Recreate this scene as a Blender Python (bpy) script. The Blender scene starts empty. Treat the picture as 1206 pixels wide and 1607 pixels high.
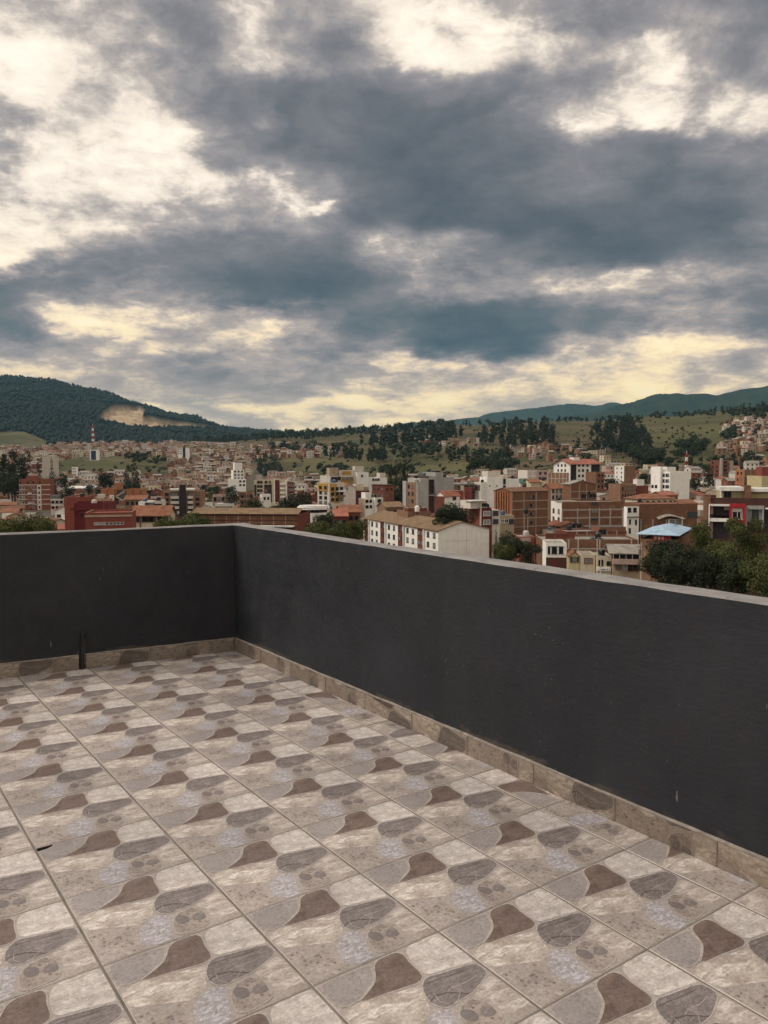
import bpy, bmesh, math, random
import numpy as np
from mathutils import Vector, Matrix, noise as mnoise

scene = bpy.context.scene
COL = scene.collection
RAD = math.radians

# ------------------------------------------------------------------ camera
CAM_Z = 1.458                       # eye height above the terrace floor
FPX, HZ = 1260.0, 722.5             # focal length and horizon row, in photograph pixels
PITCH, ROLL = -0.06418, -0.00269
cd = bpy.data.cameras.new('camera')
cd.sensor_fit = 'VERTICAL'; cd.sensor_height = 36.0; cd.sensor_width = 27.0
cd.lens = FPX / 1607 * 36.0
cd.clip_start = 0.05; cd.clip_end = 60000
cam = bpy.data.objects.new('camera', cd); COL.objects.link(cam)
_f = Vector((0, math.cos(PITCH), math.sin(PITCH))); _r = Vector((1, 0, 0)); _u = _r.cross(_f)
_r2 = _r * math.cos(ROLL) + _u * math.sin(ROLL); _u2 = _u * math.cos(ROLL) - _r * math.sin(ROLL)
_m = Matrix((_r2, _u2, -_f)).transposed().to_4x4(); _m.translation = (0, 0, CAM_Z)
cam.matrix_world = _m
scene.camera = cam

def ray(px, py):
    return _f + _r2 * ((px - 603) / FPX) - _u2 * ((py - 803.5) / FPX)
def at(px, py, Y):
    """world point at forward distance Y that the photograph shows at (px, py)"""
    d = ray(px, py); return Vector((0, 0, CAM_Z)) + d * (Y / d.y)
def zat(px, py, Y):
    return at(px, py, Y).z

# ------------------------------------------------------------------ render / exposure
scene.render.engine = 'CYCLES'
scene.cycles.use_denoising = True
scene.cycles.use_adaptive_sampling = True; scene.cycles.adaptive_threshold = 0.02
scene.cycles.max_bounces = 6
scene.cycles.diffuse_bounces = 2
scene.cycles.glossy_bounces = 2
scene.cycles.transparent_max_bounces = 6
scene.cycles.volume_bounces = 0
vs = scene.view_settings
vs.view_transform = 'Standard'; vs.look = 'None'; vs.gamma = 1.0; vs.use_curve_mapping = False
vs.exposure = 0.7

# ------------------------------------------------------------------ node helper
class NT:
    def __init__(s, tree): s.t = tree; s.n = tree.nodes; s.l = tree.links
    def put(s, sock, v):
        if v is None: return
        if isinstance(v, bpy.types.NodeSocket): s.l.new(v, sock)
        else:
            try: sock.default_value = v
            except Exception: sock.default_value = (v, v, v) if isinstance(v, (int, float)) else tuple(v) + (1,)
    def node(s, typ, **kw):
        n = s.n.new(typ)
        for k, v in kw.items(): setattr(n, k, v)
        return n
    def m(s, op, a, b=None, c=None, clamp=False):
        n = s.node('ShaderNodeMath', operation=op, use_clamp=clamp)
        s.put(n.inputs[0], a)
        if b is not None: s.put(n.inputs[1], b)
        if c is not None: s.put(n.inputs[2], c)
        return n.outputs[0]
    def v(s, op, a, b=None, c=None, out=0):
        n = s.node('ShaderNodeVectorMath', operation=op)
        s.put(n.inputs[0], a)
        if b is not None: s.put(n.inputs['Scale'] if op == 'SCALE' else n.inputs[1], b)
        if c is not None: s.put(n.inputs[2], c)
        return n.outputs[out]
    def noise(s, vec, scale, detail=3, rough=0.5, dist=0.0, lac=2.0, col=False, w=None, flat=False):
        n = s.node('ShaderNodeTexNoise', noise_dimensions='2D' if flat else '3D')
        if w is not None: n.noise_dimensions = '4D'; n.inputs['W'].default_value = w
        s.put(n.inputs['Vector'], vec); n.inputs['Scale'].default_value = scale
        n.inputs['Detail'].default_value = detail; n.inputs['Roughness'].default_value = rough
        n.inputs['Distortion'].default_value = dist; n.inputs['Lacunarity'].default_value = lac
        return n.outputs['Color'] if col else n.outputs['Fac']
    def vor(s, vec, scale, feature='F1', out='Distance', rnd=1.0):
        n = s.node('ShaderNodeTexVoronoi', feature=feature)
        s.put(n.inputs['Vector'], vec); n.inputs['Scale'].default_value = scale; n.inputs['Randomness'].default_value = rnd
        return n.outputs[out]
    def ramp(s, fac, stops, interp='LINEAR'):
        n = s.node('ShaderNodeValToRGB'); r = n.color_ramp; r.interpolation = interp
        while len(r.elements) < len(stops): r.elements.new(0.5)
        for e, (p, c) in zip(r.elements, stops):
            e.position = p; e.color = (c, c, c, 1) if isinstance(c, (int, float)) else tuple(c) + (1,)
        s.put(n.inputs[0], fac); return n.outputs[0]
    def mix(s, fac, a, b, blend='MIX'):
        n = s.node('ShaderNodeMix', data_type='RGBA', blend_type=blend)
        s.put(n.inputs[0], fac)
        for i, x in ((6, a), (7, b)):
            if isinstance(x, bpy.types.NodeSocket): s.l.new(x, n.inputs[i])
            else: n.inputs[i].default_value = (x, x, x, 1) if isinstance(x, (int, float)) else tuple(x)[:3] + (1,)
        return n.outputs[2]
    def mrange(s, x, a, b, c=0.0, d=1.0, smooth=False):
        n = s.node('ShaderNodeMapRange', interpolation_type='SMOOTHSTEP' if smooth else 'LINEAR')
        s.put(n.inputs[0], x)
        for i, q in enumerate((a, b, c, d)): n.inputs[i + 1].default_value = q
        return n.outputs[0]

def lin(c):
    """sRGB 0-255 -> linear"""
    return tuple(((x / 255) / 12.92 if x / 255 < 0.04045 else ((x / 255 + 0.055) / 1.055) ** 2.4) for x in c)

# ------------------------------------------------------------------ sky: broken evening cloud deck, sun low behind it on the left
SUN_AZ, SUN_EL = RAD(-100), RAD(46)      # azimuth from the view axis (left is negative)
world = bpy.data.worlds.new('World'); scene.world = world; world.use_nodes = True
world.cycles.sampling_method = 'MANUAL'; world.cycles.sample_map_resolution = 256
W = NT(world.node_tree); W.n.clear()

def azel(px, py):
    d = ray(px, py).normalized(); return math.atan2(d.x, d.y), math.asin(d.z)

# how dark the cloud deck is (0 white .. 9 slate) where the photograph shows it: row -> [(column, value)]
def _r(*v): return [(i * 100, x) for i, x in enumerate(v)]
DECK = {
 0: _r(4.4, 3.6, 5, 5.5, 4.4, 4.4, 3.6, 4.4, 5.6, 6, 6, 6, 6),
 50: _r(3, 3, 4, 6.5, 3, 4.2, 2, 4.5, 5.5, 6, 6, 5.5, 6) + [(250, 5.2), (460, 4.5)],
 100: _r(1.5, 1, 4.2, 5, 1.5, 3.6, 1.2, 1.5, 2.5, 4, 3.5, 5, 5.5) + [(350, 6), (560, 5.5), (650, 0.8), (850, 1.5), (450, 2)],
 150: _r(2.4, 1.2, 3, 4.5, 6, 6.8, 6.4, 5.4, 6, 6, 3.2, 4.8, 5.4) + [(850, 4.2), (950, 3.2)],
 200: _r(5.5, 1.4, 1.8, 4, 6.2, 7, 7.6, 7.2, 6.8, 3.8, 3.8, 3.2, 4.2) + [(40, 4), (350, 6), (1180, 2.6)],
 250: _r(4, 1.5, 1.6, 3.4, 6.5, 7, 7.8, 7.8, 7.2, 6.6, 7.2, 6.4, 6.4) + [(260, 2.6)],
 300: _r(2, 1.3, 1.4, 2.6, 3.6, 6, 7.6, 8.2, 7.8, 7.4, 8.2, 7.6, 6.5) + [(450, 4)],
 350: _r(2.6, 1.3, 3.3, 5, 5, 6, 7.6, 8.2, 8.4, 8.4, 7.8, 8.2, 6.5) + [(50, 2.8), (550, 7.6)],
 400: _r(1.5, 2.2, 4.4, 7, 7.4, 7.4, 5, 4.4, 6.6, 7.8, 8.2, 7, 6) + [(250, 6)],
 450: _r(7.4, 7.2, 5, 6.6, 8.4, 8.4, 6.4, 5.4, 6, 5, 4.4, 5, 6) + [(150, 6.4), (1050, 3.2)],
 500: _r(7.2, 4, 2.8, 3.5, 3.4, 5.5, 7, 8.4, 8.2, 6.6, 6, 5.5, 6.6) + [(150, 2.2)],
 550: _r(5, 4.6, 3.4, 2.8, 5, 5.4, 5.5, 8.8, 7.8, 4.4, 3.2, 3.2, 4.6),
 575: _r(2.8, 4.2, 5.2, 5.4, 5.6, 5.6, 4.2, 4, 3.4, 2.6, 2.2, 3, 4),
 605: _r(3.6, 4.2, 5.4, 5.4, 5.2, 5.2, 4, 3.2, 3.4, 2.8, 2.8, 3.8, 3.8),
 650: _r(4, 4, 4, 4.2, 4.6, 3.4, 3.4, 3.4, 3.6, 3.4, 3.2, 3.2, 3.2),
 700: _r(4, 4, 4, 4, 4, 4, 4, 4, 4, 4, 4, 4, 4),
}
TAU = ([0, 1, 2, 3, 4, 5, 6, 7, 8, 9], [.13, .215, .27, .31, .355, .415, .53, .65, .79, .96])
# small features: (px, py, half-width, half-height, tilt deg, weight)  + = thick cloud, - = gap
CLOUDS = [(433, 208, 26, 16, 15, -.42), (520, 317, 34, 9, 8, -.42), (560, 95, 26, 22, 20, .2), (590, 140, 18, 16, 0, -.22),
 (140, 522, 60, 9, 8, -.16), (230, 536, 50, 8, 16, -.2), (445, 505, 40, 7, 8, -.2), (320, 470, 40, 6, 10, -.14), (60, 577, 60, 6, 8, -.2), (560, 633, 110, 6, 0, -.2), (300, 636, 90, 5, 2, -.16), (640, 568, 50, 6, 4, -.2), (860, 560, 60, 6, -4, -.2), (700, 618, 90, 7, -6, -.14),
 (1075, 488, 26, 12, 20, -.2), (900, 428, 26, 7, 10, -.2), (780, 540, 110, 12, -2, .2), (840, 470, 90, 10, 2, -.08), (200, 95, 30, 10, 20, .16), (55, 325, 34, 9, 20, .2), (12, 243, 16, 6, 20, .25), (1050, 118, 8, 10, 0, -.12), (1030, 215, 40, 8, 15, -.2), (720, 190, 40, 12, 0, -.08)]
def build_sky():
    tc = W.node('ShaderNodeTexCoord').outputs['Generated']
    d = W.v('NORMALIZE', tc)
    sx = W.node('ShaderNodeSeparateXYZ'); W.put(sx.inputs[0], d)
    x, y, z = sx.outputs
    zc = W.m('MAXIMUM', z, 0.0)
    az = W.m('ARCTAN2', x, y); el = W.m('ARCSINE', W.m('MINIMUM', z, 1.0))
    # cloud-deck plane, seen in perspective
    k = W.m('DIVIDE', 1.0, W.m('ADD', zc, 0.25))
    cb = W.node('ShaderNodeCombineXYZ'); W.put(cb.inputs[0], W.m('MULTIPLY', x, k)); W.put(cb.inputs[1], W.m('MULTIPLY', y, k)); W.put(cb.inputs[2], 0.0)
    P = cb.outputs[0]
    ca = W.node('ShaderNodeCombineXYZ'); W.put(ca.inputs[0], az); W.put(ca.inputs[1], el)
    A = ca.outputs[0]
    # ragged cloud outlines: warp the direction with fractal noise before laying out the masses
    cw = W.node('ShaderNodeCombineXYZ')
    W.put(cw.inputs[0], W.noise(P, 3.6, 5, 0.6, flat=True)); W.put(cw.inputs[1], W.noise(W.v('ADD', P, (7.3, 2.9, 0)), 3.6, 5, 0.6, flat=True)); cw.inputs[2].default_value = 0.5
    w1 = W.v('MULTIPLY', W.v('SUBTRACT', cw.outputs[0], (0.5, 0.5, 0.5)), (0.13, 0.085, 0.0))
    fade = W.mrange(z, 0.0, 0.3, 0.25, 0.9)
    Aw = W.v('ADD', A, W.v('SCALE', w1, fade))
    # the layout of the masses in the part of the sky the photograph shows, as a sum of separable curves
    U0, U1, V0, V1 = -0.62, 0.62, 0.0, 0.62
    us = np.linspace(U0, U1, 180); vv = np.linspace(V0, V1, 260)
    pts = np.array([(x_, y_, np.interp(v_ + (.55 if v_ >= 5.9 else .3 if v_ >= 4.9 else 0), *TAU)) for y_, row in DECK.items() for x_, v_ in row] + [(x_ + (-130 if x_ == 0 else 130), y_, np.interp(v_, *TAU)) for y_, row in DECK.items() for x_, v_ in row if x_ in (0, 1200)])
    U_, V_ = np.meshgrid(us, vv, indexing='ij')
    GX = 603 + FPX * np.tan(U_); GY = HZ - FPX * np.tan(V_) / np.cos(U_)
    num = np.zeros_like(GX); den = np.full_like(GX, 1e-9)
    for x_, y_, v_ in pts:
        sy_ = 24 if y_ < 540 else 15
        w_ = np.exp(-((GX - x_) / 50) ** 2 - ((GY - y_) / sy_) ** 2) + 1e-7 * np.exp(-((GX - x_) / 400) ** 2 - ((GY - y_) / 250) ** 2)
        num += w_ * v_; den += w_
    L = num / den * 1.4 - 0.45
    for (px, py, sxp, syp, rot, wt) in CLOUDS:
        c, s_ = math.cos(RAD(rot)), math.sin(RAD(rot)); du, dv = GX - px, GY - py
        L += wt * np.exp(-(((du * c + dv * s_) / sxp) ** 2 + ((-du * s_ + dv * c) / syp) ** 2))
    Um, Sg, Vm = np.linalg.svd(L, full_matrices=False)
    sa = W.node('ShaderNodeSeparateXYZ'); W.put(sa.inputs[0], Aw)
    un = W.mrange(sa.outputs[0], U0, U1); vn = W.mrange(sa.outputs[1], V0, V1)
    def curve3(x, F, pts):
        n = W.node('ShaderNodeRGBCurve'); W.put(n.inputs['Color'], x); mp = n.mapping; mp.use_clip = False
        mx = np.abs(F).max(axis=0)
        ts = np.linspace(0, 1, pts)
        for ch in range(3):
            cv = mp.curves[ch]
            vals = 0.5 + 0.5 * np.interp(ts, np.linspace(0, 1, len(F)), F[:, ch]) / mx[ch]
            cv.points[0].location = (0, vals[0]); cv.points[1].location = (1, vals[-1])
            for t_, v_ in zip(ts[1:-1], vals[1:-1]): cv.points.new(t_, v_)
        mp.update()
        return W.v('SUBTRACT', n.outputs[0], (0.5, 0.5, 0.5)), 2 * mx
    acc = 0.0
    for k3 in range(0, 18, 3):
        f, mf = curve3(un, Um[:, k3:k3 + 3], 56)
        g, mg = curve3(vn, Vm[k3:k3 + 3].T, 90)
        sc3 = mf * mg * Sg[k3:k3 + 3]
        acc = W.m('ADD', W.v('DOT_PRODUCT', W.v('MULTIPLY', f, tuple(sc3)), g, out=1), acc)
    # beyond the frame: unseen masses of the same size, thinned for brighter ambient light
    big = W.m('MULTIPLY', W.m('SUBTRACT', W.noise(P, 0.9, 2, 0.5, flat=True), 0.5), 2.6)
    wside = W.mrange(W.m('ABSOLUTE', az), 0.46, 0.75, 0.0, 1.0, smooth=True)
    wtop = W.mrange(el, 0.56, 0.85, 0.0, 1.0, smooth=True)
    wout = W.m('MAXIMUM', wside, wtop)
    lay = W.m('ADD', W.m('MULTIPLY', acc, W.m('SUBTRACT', 1.0, wout)), W.m('MULTIPLY', W.m('ADD', big, -0.08), wout))
    # fractal body; second sample shifted towards the sun gives each billow a lit and a shaded side
    Pw = W.v('ADD', P, W.v('SCALE', W.v('SUBTRACT', cw.outputs[0], (0.5, 0.5, 0.5)), 0.10))
    def body(vec):
        n1 = W.noise(vec, 4.0, 8, 0.66, flat=True)
        n2 = W.m('ABSOLUTE', W.m('SUBTRACT', W.noise(vec, 6.5, 3, 0.55, flat=True), 0.5))
        return W.m('ADD', W.m('MULTIPLY', W.m('SUBTRACT', n1, 0.5), 1.6), W.m('MULTIPLY', W.m('SUBTRACT', 0.09, n2), 0.22))
    b0 = body(Pw)
    off = (-0.03, -0.045, 0)
    b1 = body(W.v('ADD', Pw, off))
    relief = W.m('SUBTRACT', b1, b0)
    bamp = W.m('MULTIPLY', W.mrange(el, 0.02, 0.22, 0.6, 1.0), W.m('MULTIPLY', W.mrange(lay, -0.25, 0.1, 0.48, 1.0), W.mrange(lay, 0.2, 0.6, 1.0, 0.7)))
    dens = W.m('ADD', W.m('ADD', lay, W.m('MULTIPLY', b0, bamp)), 0.238)
    den2 = W.m('ADD', dens, W.m('MULTIPLY', relief, 0.10))
    # colour of cloud by optical thickness
    tau = W.mrange(den2, -0.18, 1.22)
    base = W.ramp(tau, [(0.0, lin((254, 247, 235))), (0.17, lin((249, 238, 222))), (0.25, lin((231, 218, 203))), (0.31, lin((199, 188, 178))), (0.37, lin((168, 160, 155))), (0.46, lin((143, 139, 140))), (0.58, lin((122, 121, 125))), (0.78, lin((97, 101, 108))), (1.0, lin((78, 86, 95)))])
    teal = W.ramp(tau, [(0.0, lin((255, 243, 210))), (0.17, lin((255, 232, 184))), (0.25, lin((238, 213, 176))), (0.31, lin((204, 187, 167))), (0.37, lin((172, 159, 150))), (0.47, lin((146, 139, 137))), (0.60, lin((114, 115, 118))), (0.76, lin((86, 97, 103))), (1.0, lin((63, 81, 90)))])
    glow = W.ramp(tau, [(0.0, lin((255, 240, 200))), (0.20, lin((255, 229, 174))), (0.27, lin((240, 214, 170))), (0.33, lin((204, 184, 158))), (0.42, lin((172, 158, 144))), (0.58, lin((148, 138, 131))), (1.0, lin((112, 110, 108)))])
    colr = W.mix(W.mrange(el, 0.10, 0.30, 1.0, 0.0, smooth=True), base, teal)
    colr = W.mix(W.mrange(el, 0.05, 0.125, 1.0, 0.0, smooth=True), colr, glow)
    # the clear sky above the deck shows through where the cloud is thinnest
    sk = W.node('ShaderNodeTexSky', sky_type='NISHITA'); sk.sun_disc = False
    sk.sun_elevation = SUN_EL; sk.sun_rotation = SUN_AZ; sk.altitude = 2500; sk.air_density = 1.0; sk.dust_density = 2.0
    skc = W.mix(1.0, sk.outputs[0], (0.10, 0.10, 0.10), 'MULTIPLY')
    colr = W.mix(W.mrange(tau, 0.0, 0.2, 0.08, 0.0), colr, skc)
    # below the horizon: plain ground tone (hidden by the terrain)
    colr = W.mix(W.mrange(z, -0.02, 0.0), lin((120, 112, 104)), colr)
    bg = W.node('ShaderNodeBackground'); W.put(bg.inputs[0], colr); bg.inputs[1].default_value = 0.74
    out = W.node('ShaderNodeOutputWorld'); W.l.new(bg.outputs[0], out.inputs[0])
build_sky()

sl = bpy.data.lights.new('sun', 'SUN'); sl.energy = 1.5; sl.angle = RAD(25); sl.color = (1.0, 0.93, 0.83)
sun = bpy.data.objects.new('sun', sl); COL.objects.link(sun)
sd = Vector((math.sin(SUN_AZ) * math.cos(SUN_EL), math.cos(SUN_AZ) * math.cos(SUN_EL), math.sin(SUN_EL)))
sun.rotation_euler = sd.to_track_quat('Z', 'Y').to_euler()
sun.location = (0, 0, 60)

# ------------------------------------------------------------------ mesh helpers
def link(o): COL.objects.link(o); return o
def meshobj(name, me, mat=None, parent=None):
    o = bpy.data.objects.new(name, me); COL.objects.link(o)
    if mat is not None and not me.materials: me.materials.append(mat)
    if parent is not None: o.parent = parent
    return o
def tag(o, label=None, cat=None, group=None, kind=None):
    if label: o['label'] = label
    if cat: o['category'] = cat
    if group: o['group'] = group
    if kind: o['kind'] = kind
    return o
def empty(name, loc=(0, 0, 0), rz=0.0, parent=None):
    o = bpy.data.objects.new(name, None); COL.objects.link(o); o.location = loc; o.rotation_euler = (0, 0, rz)
    o.empty_display_size = 0.2
    if parent is not None: o.parent = parent
    return o
def pydata(name, vs_, fs_, mats=None, idx=None, smooth=False):
    me = bpy.data.meshes.new(name); me.from_pydata([tuple(v) for v in vs_], [], fs_)
    for m in (mats or []): me.materials.append(m)
    if idx is not None: me.polygons.foreach_set('material_index', idx)
    if smooth: me.polygons.foreach_set('use_smooth', [True] * len(me.polygons))
    me.update(); return me
class MB:
    """collects boxes, prisms and tubes into one mesh"""
    def __init__(s): s.v = []; s.f = []; s.m = []
    def quad(s, pts, m=0):
        n = len(s.v); s.v += [tuple(p) for p in pts]; s.f.append(tuple(range(n, n + len(pts)))); s.m.append(m)
    def box(s, x0, y0, z0, x1, y1, z1, m=0, top=None):
        n = len(s.v)
        s.v += [(x0, y0, z0), (x1, y0, z0), (x1, y1, z0), (x0, y1, z0), (x0, y0, z1), (x1, y0, z1), (x1, y1, z1), (x0, y1, z1)]
        for f in ((3, 2, 1, 0), (4, 5, 6, 7), (0, 1, 5, 4), (1, 2, 6, 5), (2, 3, 7, 6), (3, 0, 4, 7)):
            s.f.append(tuple(n + i for i in f)); s.m.append(m)
        if top is not None: s.m[-5] = top
    def prism(s, poly, z0, z1, m=0, top=None):
        n = len(s.v); k = len(poly)
        s.v += [(p[0], p[1], z0) for p in poly] + [(p[0], p[1], z1) for p in poly]
        s.f.append(tuple(n + i for i in reversed(range(k)))); s.m.append(m)
        s.f.append(tuple(n + k + i for i in range(k))); s.m.append(m if top is None else top)
        for i in range(k):
            j = (i + 1) % k; s.f.append((n + i, n + j, n + k + j, n + k + i)); s.m.append(m)
    def tube(s, p0, p1, r0, r1=None, seg=8, m=0, caps=True):
        p0, p1 = Vector(p0), Vector(p1); r1 = r0 if r1 is None else r1
        d = (p1 - p0).normalized(); a = d.orthogonal().normalized(); b = d.cross(a); n = len(s.v)
        for p, r in ((p0, r0), (p1, r1)):
            for i in range(seg):
                t = 2 * math.pi * i / seg; s.v.append(tuple(p + a * (math.cos(t) * r) + b * (math.sin(t) * r)))
        for i in range(seg):
            j = (i + 1) % seg; s.f.append((n + i, n + j, n + seg + j, n + seg + i)); s.m.append(m)
        if caps:
            s.f.append(tuple(n + i for i in reversed(range(seg)))); s.m.append(m)
            s.f.append(tuple(n + seg + i for i in range(seg))); s.m.append(m)
    def mesh(s, name, mats): return pydata(name, s.v, s.f, mats, s.m)
    def obj(s, name, mats, parent=None):
        return meshobj(name, s.mesh(name, mats), None, parent)

def material(name, rough=0.8, spec=0.3):
    m = bpy.data.materials.new(name); m.use_nodes = True
    t = NT(m.node_tree); b = t.n['Principled BSDF']; b.inputs['Roughness'].default_value = rough
    b.inputs['Specular IOR Level'].default_value = spec
    return m, t, b
def bump(t, b, h, strength=0.3, dist=0.01):
    n = t.node('ShaderNodeBump'); n.inputs['Strength'].default_value = strength; n.inputs['Distance'].default_value = dist
    t.put(n.inputs['Height'], h); t.l.new(n.outputs[0], b.inputs['Normal'])
def objco(t): return t.node('ShaderNodeTexCoord').outputs['Object']
def wpos(t): return t.node('ShaderNodeNewGeometry').outputs['Position']

# ------------------------------------------------------------------ terrace: tiled floor and dark painted parapets
YAW = 0.61662
T = 0.45; TV = T * 0.96209
GC = (-1.38534, -6.06627)                       # camera foot in tile units (u, v)
WALL_U, COR_V, WALL_H, SLOPE = 4.377, 6.486, 2.168 * T, -0.11339
cyw, syw = math.cos(YAW), math.sin(YAW)
def G(u, v, z=0.0):
    """tile-grid coordinates (in units of T) -> world"""
    a, b = (u - GC[0]) * T, (v - GC[1]) * T
    return Vector((a * cyw - b * syw, a * syw + b * cyw, z))

STONES = {
 'grey': [(0.017, 0.988), (0.232, 0.984), (0.411, 0.973), (0.384, 0.917), (0.35, 0.834), (0.266, 0.767), (0.148, 0.707), (0.02, 0.706), (0.012, 0.857)],
 'brown': [(0.455, 0.978), (0.548, 0.989), (0.635, 0.978), (0.652, 0.923), (0.626, 0.807), (0.63, 0.682), (0.576, 0.628), (0.488, 0.637), (0.339, 0.665), (0.218, 0.674), (0.170, 0.690), (0.150, 0.702), (0.150, 0.706), (0.180, 0.716), (0.273, 0.762), (0.355, 0.821), (0.404, 0.925)],
 'white': [(0.713, 0.988), (0.871, 0.988), (0.985, 0.985), (0.988, 0.816), (0.988, 0.583), (0.893, 0.621), (0.719, 0.652), (0.651, 0.675), (0.638, 0.746), (0.662, 0.879)],
 'slate': [(0.602, 0.643), (0.665, 0.64), (0.737, 0.621), (0.952, 0.586), (0.986, 0.546), (0.988, 0.458), (0.911, 0.407), (0.823, 0.375), (0.749, 0.348), (0.653, 0.349), (0.572, 0.328), (0.524, 0.358), (0.493, 0.435), (0.518, 0.537), (0.557, 0.599)],
 'cream': [(0.014, 0.682), (0.168, 0.690), (0.322, 0.644), (0.473, 0.614), (0.535, 0.59), (0.485, 0.488), (0.470, 0.417), (0.419, 0.365), (0.337, 0.330), (0.267, 0.363), (0.149, 0.423), (0.014, 0.478), (0.012, 0.575)],
 'speckle': [(0.014, 0.464), (0.148, 0.402), (0.310, 0.307), (0.280, 0.223), (0.258, 0.107), (0.325, 0.024), (0.222, 0.014), (0.081, 0.012), (0.013, 0.014), (0.012, 0.169)],
 'lavender': [(0.438, 0.350), (0.496, 0.348), (0.555, 0.310), (0.540, 0.251), (0.497, 0.137), (0.479, 0.026), (0.404, 0.016), (0.342, 0.023), (0.290, 0.109), (0.306, 0.204), (0.375, 0.302)],
 'pebble': [(0.566, 0.255), (0.632, 0.304), (0.708, 0.322), (0.757, 0.288), (0.785, 0.231), (0.780, 0.157), (0.765, 0.04), (0.647, 0.025), (0.55, 0.016), (0.515, 0.058), (0.525, 0.139)],
 'tan': [(0.821, 0.360), (0.924, 0.40), (0.981, 0.40), (0.986, 0.21), (0.986, 0.034), (0.888, 0.021), (0.797, 0.032), (0.805, 0.148), (0.815, 0.247), (0.77, 0.320)],
}
PEBBLES = [[(0.586, 0.268), (0.639, 0.261), (0.668, 0.211), (0.654, 0.157), (0.614, 0.14), (0.578, 0.169), (0.568, 0.217)],
           [(0.701, 0.218), (0.753, 0.212), (0.775, 0.166), (0.766, 0.127), (0.722, 0.121), (0.677, 0.152)]]

def tile_material(name, c0, c1, c2=None, scale=22, rough=0.42, kind='marble', amt=1.0):
    """printed stone on a glazed tile: c0 main, c1 cloud, c2 vein / speck"""
    m, t, b = material(name, rough, 0.4)
    o = objco(t)
    n1 = t.noise(o, scale, 6, 0.68, 0.5)
    col = t.mix(t.mrange(n1, 0.36, 0.64), c0, c1)
    if c2 is not None:
        if kind == 'speck':
            vv = t.vor(t.v('ADD', o, t.v('SCALE', t.noise(o, 60, 2, 0.6, col=True), 0.012)), scale * 2.7, 'F1'); msk = t.mrange(vv, 0.20, 0.42, 1.0, 0.0)
            msk = t.m('MULTIPLY', msk, t.mrange(t.noise(o, scale * 0.9, 4, 0.7), 0.44, 0.58))
        elif kind == 'vein':
            st = t.v('MULTIPLY', o, (1.0, 4.2, 1.0))
            nn = t.noise(st, scale * 0.8, 6, 0.7, 1.2); msk = t.m('MAXIMUM', t.mrange(t.m('ABSOLUTE', t.m('SUBTRACT', nn, 0.5)), 0.0, 0.03, 1.0, 0.0), t.mrange(nn, 0.52, 0.64, 0, .7))
        elif kind == 'splash':
            st = t.v('MULTIPLY', o, (1.0, 1.9, 1.0))
            msk = t.mrange(t.noise(st, scale * 2.2, 6, 0.75, 0.6), 0.49, 0.57)
        else:
            st = t.v('MULTIPLY', o, (1.0, 2.6, 1.0))
            msk = t.mrange(t.noise(st, scale * 0.75, 5, 0.7, 0.9), 0.48, 0.62)
        col = t.mix(t.m('MULTIPLY', msk, amt), col, c2)
    # fine crackle of the print
    crk = t.mrange(t.m('ABSOLUTE', t.m('SUBTRACT', t.noise(o, scale * 1.7, 4, 0.65, 0.7), 0.5)), 0.0, 0.020, 0.68, 1.0)
    mott = t.m('MULTIPLY', crk, t.mrange(t.noise(o, 95, 4, 0.7), 0.3, 0.7, 0.80, 1.20))
    # dust and foot wear on the glaze, and a slight difference from one tile to the next
    w = wpos(t)
    dirt = t.m('MULTIPLY', t.mrange(t.noise(w, 1.5, 6, 0.68), 0.34, 0.68, 0.80, 1.07), t.mrange(t.noise(w, 7.0, 5, 0.7), 0.56, 0.70, 1.0, 0.86))
    oi = t.node('ShaderNodeObjectInfo').outputs['Random']
    tint = t.m('MULTIPLY', dirt, t.mrange(oi, 0.0, 1.0, 0.93, 1.06))
    cs = t.v('SCALE', col, t.m('MULTIPLY', tint, mott))
    t.put(b.inputs['Base Color'], cs)
    t.put(b.inputs['Roughness'], t.mrange(t.noise(w, 3.0, 4, 0.6), 0.3, 0.7, rough - 0.06, rough + 0.14))
    bump(t, b, t.noise(o, 90, 4, 0.65), 0.18, 0.002)
    return m
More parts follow.
